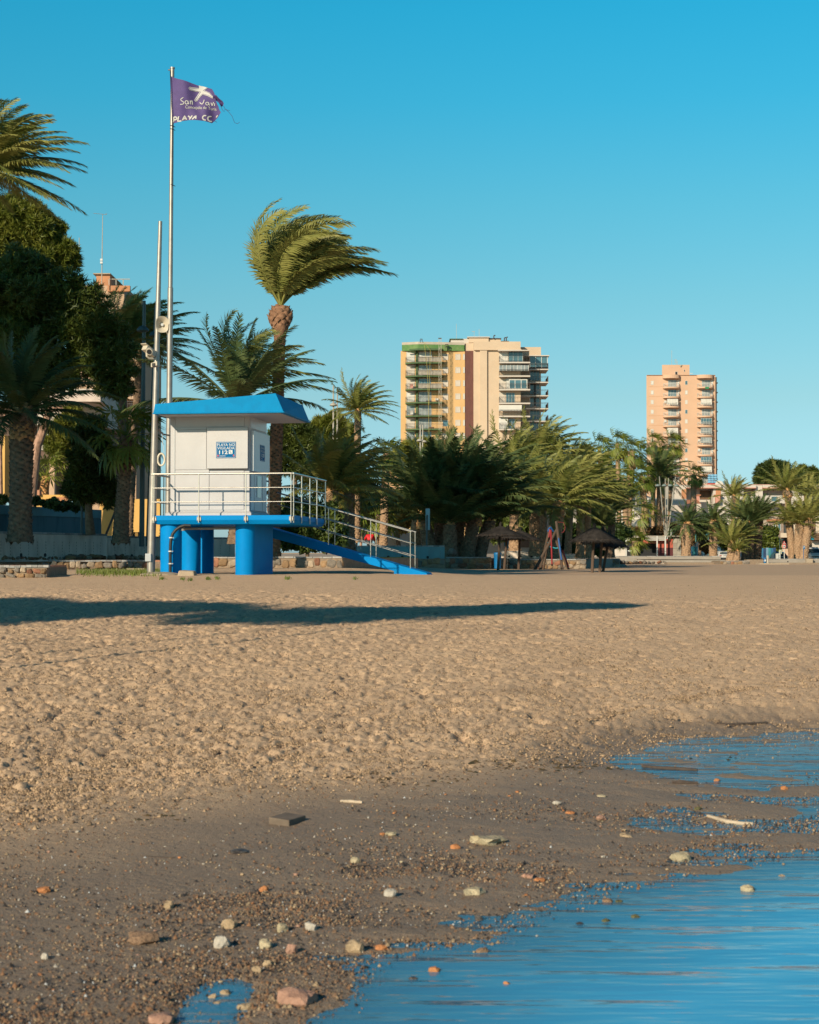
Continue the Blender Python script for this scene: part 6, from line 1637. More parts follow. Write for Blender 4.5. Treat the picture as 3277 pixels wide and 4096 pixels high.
# trees beyond the left edge whose shade crosses the beach
for k, (X_, d_, h_) in enumerate(((-12.2, 10.5, 8.9), (-15.7, 12.0, 9.1), (-19.2, 11.0, 9.7), (-9.4, 12.6, 8.4), (-7.0, 14.6, 8.0), (-17.4, 10.0, 8.9))):
    z0 = zg(X_, d_); q_ = (1.15, 1.25, 1.3, .72, .5, 1.1)[k]
    tree('pine_tree', 'young pine on the sand beyond the left edge, ' + ('first', 'second', 'third', 'fourth', 'fifth', 'sixth')[k] + ' of a loose row', 'pine tree', (X_, d_, z0), [(X_, d_, z0 + h_, q_ * 1.5, q_ * 1.5, .5 * q_), (X_ + .9, d_ + .3, z0 + h_ - .2, q_ * 1.1, q_ * 1.1, .4 * q_), (X_ - .9, d_ - .2, z0 + h_ - .1, 1.1 * q_, 1.1 * q_, .4 * q_)], 1500, .26, PINE, [(X_, d_, z0 - .3), (X_, d_, z0 + h_ * .6), (X_, d_, z0 + h_)], .038, BARKD, 'pine', group='pines beyond the left edge', seed=30 + k)

# ------------------------------------------------------------ lamps, signs, bins
LAMPM = M('dark_green_lamp_paint', (.05, .085, .09), .5, .1, 2)
LAMPL = M('pale_lamp_paint', (.36, .33, .28), .5, .1, 2)
def lamp_head(t, c, r, mat, name='lamp_shade'):
    m = MB(); m.lathe([(r * .2, -.09 * r / .35), (r * .8, -.06 * r / .35), (r, 0), (r * .93, .07 * r / .35), (r * .6, .2 * r / .35), (r * .15, .27 * r / .35)], c, 16); return m.build(name, mat, t, True)
def lamp_post(label, x0, y0, x1, y1, d, r, heads, mat=LAMPM, group=None, hr=.24):
    a, b = P(x0, y0, d), P(x1, y1, d)
    t = thing('street_lamp', label, 'street lamp', tuple(a), 0, group)
    m = MB(); m.tube([a - Vector((0, 0, .4)), a.lerp(b, .5), b], [r, r * .85, r * .6], 10); m.build('pole', mat, t, True)
    for x, y in heads:
        c = P(x, y, d); lamp_head(t, c, hr, mat)
        q = a.lerp(b, (c.z - a.z) / (b.z - a.z)); m = MB(); m.tube([q, c + Vector((0, 0, .05))], r * .35, 6); m.build('lamp_arm', mat, t)
    return t
lamp_post('upright green lamp post with a dome shade left of the camera pole', 567, 2143, 577, 1203, 63, .10, [(571, 1322)], hr=.235)
lamp_post('leaning green lamp post with a dome shade behind the camera pole', 592, 2143, 623, 1222, 64, .085, [(619, 1342)], hr=.22)
m = MB(); m.tube([P(604, 2145, 63.5), P(606, 1830, 63.5)], .07, 8); solo(m, 'post', LAMPM, 'short dark green post between the leaning lamp and the camera pole', 'post')
m = MB(); m.tube([P(326, 2140, 64.5), P(330, 1880, 64.5)], .045, 8); solo(m, 'post', LAMPM, 'thin dark post in front of the turquoise garden wall', 'post')
lamp_post('twin lamp post with the taller mast left of the lone date palm', 1334, 2150, 1334, 1542, 106, .075, [(1334, 1622)], LAMPL, hr=.24)
lamp_post('shorter mast of the twin lamps left of the lone date palm', 1348, 2150, 1350, 1552, 108, .07, [(1361, 1640)], LAMPL, hr=.22)
lamp_post('pale lamp mast in front of the yellow facade', 1681, 2180, 1682, 1698, 128, .085, [(1679, 1764)], LAMPL, hr=.24)
lamp_post('leaning thin mast beside the pale lamp before the yellow facade', 1686, 2180, 1692, 1700, 130, .075, [(1698, 1768)], LAMPL, hr=.2)
a = P(2664, 2142, 204)
t = thing('street_lamp', 'cluster of four slanting lamp poles with flat shades above the kiosk', 'street lamp', tuple(a))
for x0, x1, y1, lx in ((2661, 2638, 1906, 2632), (2664, 2662, 1914, 2658), (2668, 2675, 1912, 2681), (2671, 2703, 1908, 2707)):
    p, q = P(x0, 2146, 204), P(x1, y1, 204); m = MB(); m.tube([p, q], [.085, .05], 8); m.build('pole', M('grey_lamp_pole', (.26, .24, .2), .5), t, True)
    c = P(lx, 1944, 204); lamp_head(t, c, .32, M('grey_green_lamp_shade', (.16, .2, .19), .5))
for x, y0, y1, d, lx in ((2784, 2135, 2230, 208, 2772), (2834, 2130, 2230, 212, 2828)):
    lamp_post('slim turquoise lamp post beside the stout palm, ' + ('right of its trunk' if x < 2800 else 'left of the second one'), x, y1, x, y0, d, .07, [(lx, 2140 if x < 2800 else 2140)], M('turquoise_paint', (.06, .2, .22), .5), hr=.22)
lamp_post('small bracket lamp post left of the speed sign', 3120, 2236, 3119, 2143, 205, .05, [(3129, 2160)], LAMPM, hr=.2)
# speed sign
t = thing('traffic_sign', 'white post with a warning triangle above a round speed limit sign', 'traffic sign', tuple(P(3138, 2238, 186)))
DS = 186
m = MB(); m.tube([P(3138.5, 2242, DS), P(3137.5, 2164, DS)], .045, 8); m.build('pole', WFRAME, t)
c = P(3137.5, 2185.5, DS - .08)
def disc(c, r, o, n=20): return MB().add([(c.x + r * math.cos(2 * math.pi * k / n), c.y - o, c.z + r * math.sin(2 * math.pi * k / n)) for k in range(n)] + [(c.x + r * math.cos(2 * math.pi * k / n), c.y + .03, c.z + r * math.sin(2 * math.pi * k / n)) for k in range(n)], [tuple(range(n))] + [(k, n + k, n + (k + 1) % n, (k + 1) % n) for k in range(n)])
SRED = M('sign_red', (.55, .03, .03), .5, .03)
r_ = 8 * mpp(DS)
pl = disc(c, r_, .0).build('round_plate', SRED, t); disc(c, r_ * .74, .02).build('plate_face', WFRAME, pl)
v, f = text_fit('30', r_ * 1.05, r_ * .62, .03); MB().add([(c.x - r_ * .52 + x, c.y - .03, c.z - r_ * .31 + z) for x, z in v], f).build('lettering', BLACK, pl)
def tri(c, s, o): pts = [(0, s), (-s * .95, -s * .72), (s * .95, -s * .72)]; return MB().add([(c.x + a, c.y - o, c.z + b) for a, b in pts] + [(c.x + a, c.y + .03, c.z + b) for a, b in pts], [(0, 1, 2), (0, 3, 4, 1), (1, 4, 5, 2), (2, 5, 3, 0)])
c = P(3137.5, 2171.5, DS - .08); pl = tri(c, 8 * mpp(DS), 0).build('warning_plate', SRED, t); tri(c - Vector((0, 0, .01)), 8 * mpp(DS) * .68, .02).build('plate_face', WFRAME, pl)
m = MB(); m.box(c.x - .07, c.x - .02, c.y - .03, c.y - .025, c.z - .1, c.z + .05); m.box(c.x + .01, c.x + .05, c.y - .03, c.y - .025, c.z - .1, c.z + .01); m.build('walker_symbol', BLACK, pl)
m = MB(); pa_, pb_ = P(3213, 2197, 186), P(3217, 2183, 186); m.box(pa_.x, pb_.x + .12, 186, 186.04, pa_.z, pb_.z); m.tube([P(3215, 2240, 186.1), P(3215, 2184, 186.1)], .03, 6)
t2 = thing('parking_sign', 'small blue parking sign between the right palm trunks', 'road sign', tuple(P(3215, 2240, 186))); m.build('sign_plate', SIGNB, t2)
v, f = text_fit('P', .12, .26, .02); MB().add([(pa_.x + .06 + x, 185.99, pa_.z + .08 + z) for x, z in v], f).build('lettering', WFRAME, t2)
# information boards seen from behind
def board(label, x0, x1, y0, y1, px, py, d, mat, post):
    t = thing('info_board', label, 'info board', tuple(P(px, py, d)))
    m = MB(); a, b = P(x0, y1, d), P(x1, y0, d); m.box(a.x, b.x, d - .03, d + .03, a.z, b.z); m.build('panel', mat, t, bevel=.01)
    m = MB(); m.tube([P(px, py + 4, d - .07), P((px + 1.4), y0 + (y1 - y0) * .3, d - .07)], .05, 8); m.build('post', post, t)
board('tall narrow pale blue info board on a dark post beside the seawall', 1703, 1720, 2034, 2120, 1707, 2186, 93, M('pale_blue_board', (.27, .40, .44), .5, .05), LAMPM)
board('pale blue info board on a thin white post behind the left thatched parasols', 2145, 2158, 2122, 2170, 2150, 2206, 114, M('pale_blue_board', (.3, .4, .44), .5, .05), WFRAME)
board('small slanted notice board left of the speed sign', 3117, 3128, 2199, 2216, 3121, 2236, 187, M('pale_green_board', (.40, .42, .30), .6), LAMPL)
# bins
BIN = M('blue_plastic', (.006, .12, .30), .45, .08, 2, spec=.3)
def bin_(label, x0, x1, y0, y1, d, stand=None):
    a, b = P(x0, y1, d), P(x1, y0, d); r = (b.x - a.x) / 2; cx = (a.x + b.x) / 2; h = b.z - a.z
    t = thing('litter_bin', label, 'litter bin', (cx, d, a.z))
    m = MB(); m.lathe([(r * .86, -.1), (r * .86, 0), (r * .93, h * .75), (r * .98, h * .8), (r * .98, h * .86)], (cx, d, a.z), 18); m.build('body', BIN, t, True)
    m = MB(); m.lathe([(r * 1.0, h * .865), (r * 1.02, h * .9), (r * .9, h * .97), (r * .5, h)], (cx, d, a.z), 18); m.build('lid', BIN, t, True)
    m = MB(); m.box(cx + r * .2, cx + r * .75, d - r * 1.0, d - r * .55, a.z + h * .76, a.z + h * .84); m.build('slot', BLACK, t)
    return t
bin_('blue litter bin behind the pole of the left thatched parasol', 1975, 2007, 2209, 2267, 94)
tb_ = bin_('small blue litter bin beside the grey post below the board fence', 3055, 3068, 2231, 2255, 182)
m = MB(); a, b = P(3056, 2246, 182), P(3061, 2238, 182); m.box(a.x, b.x, 181.6, 181.63, a.z, b.z); m.build('sticker', PRINT, tb_)
m = MB(); m.tube([P(3072, 2258, 181.5), P(3072, 2222, 181.5)], [.13, .12], 12); solo(m, 'bollard', STG, 'short grey post standing next to the small blue bin', 'post')
m = MB(); a, b = P(3107, 2240, 186.5), P(3123, 2214, 186.5); m.box(a.x, b.x, 186.5, 187, a.z, b.z)
t = thing('utility_cabinet', 'white utility cabinet with black graffiti left of the speed sign', 'cabinet', tuple(P(3115, 2240, 186.5))); m.build('body', WFRAME, t, bevel=.02)
m = MB(); gline(m, [(3111, 2218), (3118, 2220), (3113, 2225), (3119, 2229), (3112, 2233)], .06, 186.47); tag(m.build('graffiti', BLACK, t), kind='stuff')

# ------------------------------------------------------------ thatched parasols
THATCH = M('shaded_grey_brown_thatch', (.042, .036, .032), .95, .35, 5, .9, 18, stretch=(1, 1, .4), spec=.1)  # dark thatch, its colour lowered further for the shade it stands in
POLEW = M('weathered_pole_wood', (.085, .055, .038), .85, .25, 4, .4, 20, stretch=(1, 1, .2))
def parasol(label, ax, ay, bx_, by_, d, rad, drop, seed):
    rg = np.random.RandomState(seed); a, b = P(ax, ay, d), P(bx_, by_, d)
    t = thing('thatched_parasol', label, 'parasol', tuple(b), 0, 'thatched parasols on the beach')
    m = MB(); m.tube([b - Vector((0, 0, .3)), Vector((a.x * .85 + b.x * .15, a.y, a.z - .15))], [.075, .065], 9); m.build('pole', POLEW, t, True)
    n = 30; V, T = [], []
    prof = [(0, .02), (.16, -.10), (.45, -.42), (.75, -.74), (1.0, -1.0)]
    for r, z in prof:
        for k in range(n):
            an = 2 * math.pi * k / n; rr_ = max(.03, r * rad * (1 + (rg.uniform(-.05, .05) if r > .5 else 0)))
            V.append((a.x + rr_ * math.cos(an), a.y + rr_ * math.sin(an), a.z + z * drop))
    for i in range(4):
        for k in range(n):
            p, q = i * n + k, i * n + (k + 1) % n; T += [(p, q, q + n), (p, q + n, p + n)]
    # loose stalks over the cone and the ragged fringe
    for k in range(2600):
        an = rg.uniform(0, 2 * math.pi); r0 = rg.rand() ** .6; L_ = rg.uniform(.16, .34)
        def pt(r, lift): z = np.interp(r, [p[0] for p in prof], [p[1] for p in prof]) if r <= 1 else -1 - (r - 1) * 1.3; return np.array([a.x + r * rad * math.cos(an), a.y + r * rad * math.sin(an), a.z + z * drop + lift])
        p, q = pt(r0, .012), pt(r0 + L_ / rad * 1.0, .03 * rg.rand()); s = np.array([-math.sin(an), math.cos(an), 0]) * rg.uniform(.008, .018)
        j = rg.uniform(-.05, .05); o = len(V); V += [tuple(p - s), tuple(p + s), tuple(q + s * 6 * j), ]; T.append((o, o + 1, o + 2))
    for k in range(60):                        # top knot
        an = rg.uniform(0, 2 * math.pi); o = len(V); e = np.array([math.cos(an), math.sin(an), 0]); p = np.array(a) + e * .07 + np.array([0, 0, -.05]); q = np.array(a) + e * rg.uniform(.0, .12) + np.array([0, 0, rg.uniform(.1, .26)]); s = np.array([-e[1], e[0], 0]) * .02
        V += [tuple(p - s), tuple(p + s), tuple(q)]; T.append((o, o + 1, o + 2))
    inv = np.array(b); link('thatch_roof', fast('thatch_roof', np.array(V) - inv, np.array(T), THATCH), t)
    m = MB(); m.tube([(a.x + rad * .96 * math.cos(q), a.y + rad * .96 * math.sin(q), a.z - drop * .98) for q in np.linspace(0, 2 * math.pi, 25)], .025, 5, False)
    for q in np.linspace(0, 2 * math.pi, 9)[:-1]: m.beam((a.x, a.y, a.z - .12), (a.x + rad * .96 * math.cos(q), a.y + rad * .96 * math.sin(q), a.z - drop * .96), .03, .03)
    m.build('roof_frame', POLEW, t)
parasol('leftmost thatched parasol with broad grey roof beside the blue bin', 2003, 2104, 1992, 2275, 88, 1.25, .50, 1)
parasol('thatched parasol with slanted pole half hidden behind the leftmost one', 2032, 2116, 2016, 2274, 92, 1.1, .48, 2)
parasol('thatched parasol right of the leftmost pair near the climbing frame', 2082, 2122, 2074, 2277, 94, 1.15, .50, 3)
parasol('big dark thatched parasol right of the climbing frame', 2378, 2108, 2368, 2291, 79, 1.08, .62, 4)
parasol('thatched parasol directly behind the big dark one', 2412, 2122, 2398, 2290, 81, .98, .55, 5)
parasol('rightmost thatched parasol peeking out behind the big dark one', 2440, 2140, 2408, 2290, 83, .80, .52, 6)

# ------------------------------------------------------------ rope climbing frame
DC = 92
t = thing('climbing_frame', 'wooden tripod climbing frame with red and blue ropes between the thatched parasols', 'climbing frame', tuple(P(2210, 2270, DC)))
for p, q, r, dy0, dy1 in (((2136, 2268), (2228, 2118), .085, -.6, 0), ((2252, 2276), (2226, 2086), .08, -.8, 0), ((2281, 2274), (2212, 2136), .075, .2, .1), ((2160, 2266), (2202, 2104), .075, .7, 0), ((2172, 2268), (2206, 2110), .06, 1.2, .2)):
    m = MB(); m.tube([P(*p, DC + dy0) - Vector((0, 0, .25)), P(*q, DC + dy1)], [r, r * .9], 9); m.build('leg', POLEW, t, True)
CRED = M('red_rope', (.25, .015, .02), .6); CBLU = M('blue_rope', (.008, .07, .22), .6); CTEA = M('teal_rope', (.01, .22, .28), .6)
def rope(name, pts, mat, r=.035): m = MB(); m.tube([P(x, y, DC + e) for x, y, e in pts], r, 7); m.build(name, mat, t, True)
rope('red_rope', [(2209, 2264, -.3), (2207, 2200, -.3), (2204, 2120, -.1)], CRED, .045); rope('red_rope', [(2196, 2150, -.2), (2200, 2118, -.1)], CRED)
rope('red_rope', [(2276, 2268, -.05), (2264, 2236, -.05), (2250, 2200, -.05)], CRED); rope('red_rope', [(2228, 2088, 0), (2255, 2090, .1), (2262, 2110, .2), (2255, 2128, .2), (2240, 2133, .1)], M('dull_red_rope', (.2, .03, .03), .6), .02)
rope('blue_rope', [(2247, 2240, -.75), (2237, 2170, -.4), (2233, 2140, -.2)], CBLU, .05); rope('blue_rope', [(2193, 2126, 0), (2198, 2112, 0), (2203, 2109, -.05), (2214, 2126, 0)], CBLU, .05)
rope('teal_rope', [(2190, 2184, -.1), (2205, 2188, -.2), (2222, 2193, -.2), (2238, 2192, -.3)], CTEA, .035); rope('teal_rope', [(2192, 2170, 0), (2200, 2186, -.1)], CTEA, .02)
# ------------------------------------------------------------ dolphin figure
DD = 193
t = thing('dolphin_figure', 'white leaping dolphin figure on a dark curved stand before the kiosk', 'statue', tuple(P(2530, 2226, DD)))
pts = [(2512, 2203), (2518, 2203.5), (2525, 2204.5), (2534, 2205), (2542, 2205), (2549, 2206), (2555, 2205)]
m = MB(); m.tube([P(x, y, DD) for x, y in pts], [.03, .10, .17, .21, .17, .08, .03], 10); m.build('body', PRINT, t, True)
m = MB(); a = P(2530, 2200, DD); m.hexa([(a.x - .05, a.y - .02, a.z - .08), (a.x + .25, a.y - .02, a.z - .1), (a.x + .25, a.y + .02, a.z - .1), (a.x - .05, a.y + .02, a.z - .08)], [(a.x + .22, a.y - .01, a.z + .13), (a.x + .28, a.y - .01, a.z + .13), (a.x + .28, a.y + .01, a.z + .13), (a.x + .22, a.y + .01, a.z + .13)]); m.build('dorsal_fin', PRINT, t)
m = MB(); a = P(2554, 2205, DD); m.hexa([(a.x - .12, a.y - .2, a.z - .03), (a.x + .02, a.y - .2, a.z + .12), (a.x + .05, a.y + .2, a.z + .12), (a.x - .1, a.y + .2, a.z - .03)], [(a.x - .12, a.y - .2, a.z + .0), (a.x + .02, a.y - .2, a.z + .16), (a.x + .05, a.y + .2, a.z + .16), (a.x - .1, a.y + .2, a.z + .0)]); m.build('tail_fin', PRINT, t)
m = MB(); m.tube([P(2522, 2226, DD), P(2523, 2218, DD), P(2528, 2212, DD), P(2533, 2208, DD)], .08, 7); m.build('stand', BLACK, t, True)
m = MB(); c = P(1812, 2228, 93.6)
bm = bmesh.new(); bmesh.ops.create_icosphere(bm, subdivisions=2, radius=.24); 
for v_ in bm.verts: v_.co *= 1 + rnd.uniform(-.12, .12); v_.co.z *= .95
bm.verts.index_update(); m.add([(c.x + v_.co.x * 1.05, c.y + 2 + v_.co.y, ZY(2208, 95.5) + v_.co.z) for v_ in bm.verts], [tuple(v_.index for v_ in f_.verts) for f_ in bm.faces]); bm.free()
solo(m, 'boulder', STN[1], 'rounded grey boulder in the shaded planter below the palm clump', 'boulder', smooth=True)
# sunshade by the van
m = MB(); c = P(3245, 2142, 200); m.lathe([(.02, 0), (.38, -.35), (.42, -.50), (.40, -.5)], c, 8); t = thing('beach_umbrella', 'closed turquoise sunshade standing left of the white van', 'umbrella', tuple(P(3245, 2238, 200))); m.build('canopy', M('turquoise_cloth', (.03, .36, .46), .7), t, False)
m = MB(); m.tube([P(3245, 2240, 200), P(3245, 2143, 200)], .03, 6); m.build('pole', WFRAME, t)

# ------------------------------------------------------------ vehicles
TYRE = M('tyre_rubber', (.02, .02, .02), .8); RIM = M('wheel_rim', (.35, .35, .35), .35, metal=.8)
CWHITE = M('white_car_paint', (.58, .56, .53), .3, .03, spec=.5); CDARK = M('dark_car_paint', (.02, .025, .035), .25, .05, spec=.6); TAIL = M('red_tail_lamp', (.5, .02, .02), .3); HEADL = M('headlamp_glass', (.5, .5, .48), .1, spec=.8)
def wheel(t, c, r, wid, axis=(1, 0, 0)):
    ax = Vector(axis); m = MB(); m.tube([Vector(c) - ax * wid / 2, Vector(c) + ax * wid / 2], [r, r], 18); w_ = m.build('wheel', TYRE, t, True)
    m = MB(); m.tube([Vector(c) - ax * (wid / 2 + .012), Vector(c) + ax * (wid / 2 + .012)], [r * .62, r * .62], 14); m.build('rim', RIM, w_, True)
def car(label, x0, x1, yb, yt, d, body, rear=True, length=4.2):
    """car seen end on; yb is where the tyres stand"""
    a, b = P(x0, yb, d), P(x1, yt, d); W_, H = b.x - a.x, b.z - a.z; cx = (a.x + b.x) / 2; z0 = a.z
    t = thing('parked_car', label, 'car', (cx, d, z0))
    # cross sections from the near end to the far end: y, half width, z low, z waist, z roof, roof half width
    sec = [(0, .44, .22, .50, .52, .42), (.06, .48, .2, .56, .58, .45), (.55, .5, .2, .62, .66, .46), (.62, .5, .2, .62, .90, .36), (1.1, .5, .2, .62, 1.0, .34), (2.3, .5, .2, .62, .98, .34), (3.0, .5, .2, .62, .68, .44), (3.9, .49, .22, .56, .60, .44), (4.2, .44, .25, .45, .50, .40)]
    m = MB(); n = 8
    for y, hw, zl, zw, zr, rw in sec:
        yy = d + y * length / 4.2
        for x_, z_ in ((-hw, zl), (-hw * 1.0, (zl + zw) / 2), (-hw * .98, zw), (-rw, zr), (rw, zr), (hw * .98, zw), (hw, (zl + zw) / 2), (hw, zl)): m.v.append((cx + x_ * W_, yy, z0 + z_ * H))
    for i in range(len(sec) - 1):
        for k in range(n): m.f.append((i * n + k, i * n + (k + 1) % n, (i + 1) * n + (k + 1) % n, (i + 1) * n + k))
    m.f.append(tuple(range(n))); m.f.append(tuple((len(sec) - 1) * n + k for k in reversed(range(n)))); m.build('body', body, t, True)
    y0, y1 = d + .55 * length / 4.2 - .012, d + .62 * length / 4.2 - .012
    m = MB(); m.add([(cx - .41 * W_, y0, z0 + .68 * H), (cx + .41 * W_, y0, z0 + .68 * H), (cx + .33 * W_, y1, z0 + .88 * H), (cx - .33 * W_, y1, z0 + .88 * H)], [(0, 1, 2, 3)]); m.build('rear_window' if rear else 'windscreen', GLASS, t)
    for s in (-1, 1):
        m = MB(); yy = d + .03; m.box(cx + s * .39 * W_ - .13, cx + s * .39 * W_ + .13, yy - .03, yy + .1, z0 + .44 * H, z0 + .55 * H); m.build('tail_lamp' if rear else 'headlight', TAIL if rear else HEADL, t)
        for y in (.75, 3.35): wheel(t, (cx + s * .43 * W_, d + y * length / 4.2, z0 + .2 * H), .2 * H, .2)
    m = MB(); m.box(cx - .25, cx + .25, d - .02, d + .02, z0 + .38 * H, z0 + .46 * H); m.build('number_plate', WFRAME, t)
    m = MB(); m.box(cx - .46 * W_, cx + .46 * W_, d - .03, d + .08, z0 + .2 * H, z0 + .31 * H); m.build('bumper', BLACK, t)
car('white hatchback seen from behind at the left of the short yellow green palm', 2879, 2921, 2242, 2204, 208, CWHITE)
car('dark parked car left of the white hatchback under the trees', 2840, 2878, 2240, 2203, 214, CDARK)
car('dark parked car with red tail lamps behind the graffiti cabinet', 3102, 3152, 2241, 2207, 212, CDARK)
t = thing('motor_scooter', 'dark blue scooter parked between the two leaning palm trunks', 'scooter', tuple(P(2962, 2240, 200)))
c = P(2962, 2240, 200)
wheel(t, (c.x, 199.5, c.z + .25), .25, .12); wheel(t, (c.x, 200.8, c.z + .25), .25, .12)
MB().hexa([(c.x - .22, 199.3, c.z + .35), (c.x + .22, 199.3, c.z + .35), (c.x + .2, 200.4, c.z + .3), (c.x - .2, 200.4, c.z + .3)], [(c.x - .16, 199.4, c.z + .8), (c.x + .16, 199.4, c.z + .8), (c.x + .15, 200.3, c.z + .75), (c.x - .15, 200.3, c.z + .75)]).build('body', M('blue_scooter_paint', (.01, .05, .1), .3), t, bevel=.05)
MB().box(c.x - .17, c.x + .17, 199.35, 200.2, c.z + .81, c.z + .9).build('seat', BLACK, t, bevel=.03); m = MB(); m.tube([(c.x - .35, 200.5, c.z + 1.1), (c.x + .35, 200.5, c.z + 1.1)], .03, 6); m.tube([(c.x, 200.7, c.z + .4), (c.x, 200.5, c.z + 1.1)], .05, 6); m.build('handlebar', BLACK, t)
# van seen from the front
a, b = P(3234, 2242, 198), P(3292, 2188, 198); W_, H = b.x - a.x, b.z - a.z; cx, z0, d = (a.x + b.x) / 2, a.z, 198
t = thing('delivery_van', 'white delivery van facing the beach at the right edge', 'van', (cx, d, z0))
sec = [(0, .40, .16, .36, .40), (.1, .47, .14, .40, .44), (.75, .5, .14, .44, .56), (1.5, .5, .14, .5, .96), (1.7, .5, .14, .52, 1.0), (5.2, .5, .14, .52, 1.0), (5.4, .48, .16, .5, .97)]
m = MB(); n = 10
for y, hw, zl, zw, zr in sec:
    tw = hw * (.86 if zr > .9 else .92)
    for x_, z_ in ((-hw, zl), (-hw, (zl + zw) / 2), (-hw, zw), (-tw, zr - .05), (-tw + .05, zr), (tw - .05, zr), (tw, zr - .05), (hw, zw), (hw, (zl + zw) / 2), (hw, zl)): m.v.append((cx + x_ * W_, d + y, z0 + z_ * H))
for i in range(len(sec) - 1):
    for k in range(n): m.f.append((i * n + k, i * n + (k + 1) % n, (i + 1) * n + (k + 1) % n, (i + 1) * n + k))
m.f.append(tuple(range(n))); m.f.append(tuple((len(sec) - 1) * n + k for k in reversed(range(n)))); m.build('body', CWHITE, t, True)
MB().add([(cx - .44 * W_, d + .74, z0 + .575 * H), (cx + .44 * W_, d + .74, z0 + .575 * H), (cx + .40 * W_, d + 1.28, z0 + .86 * H), (cx - .40 * W_, d + 1.28, z0 + .86 * H)], [(0, 1, 2, 3)]).build('windscreen', GLASS, t)
MB().box(cx - .26 * W_, cx + .26 * W_, d - .04, d + .06, z0 + .27 * H, z0 + .33 * H).build('grille', BLACK, t); MB().box(cx - .45 * W_, cx + .45 * W_, d - .05, d + .1, z0 + .10 * H, z0 + .2 * H).build('bumper', BLACK, t)
MB().box(cx - .27, cx + .27, d - .08, d - .05, z0 + .12 * H, z0 + .17 * H).build('number_plate', WFRAME, t)
for s in (-1, 1):
    MB().box(cx + s * .36 * W_ - .16, cx + s * .36 * W_ + .16, d - .02, d + .2, z0 + .29 * H, z0 + .40 * H).build('headlight', HEADL, t, bevel=.03)
    MB().box(cx + s * .56 * W_ - .09, cx + s * .56 * W_ + .09, d + 1.0, d + 1.12, z0 + .5 * H, z0 + .62 * H).build('side_mirror', BLACK, t, bevel=.02)
    for y in (.9, 4.3): wheel(t, (cx + s * .43 * W_, d + y, z0 + .14 * H), .14 * H, .22)

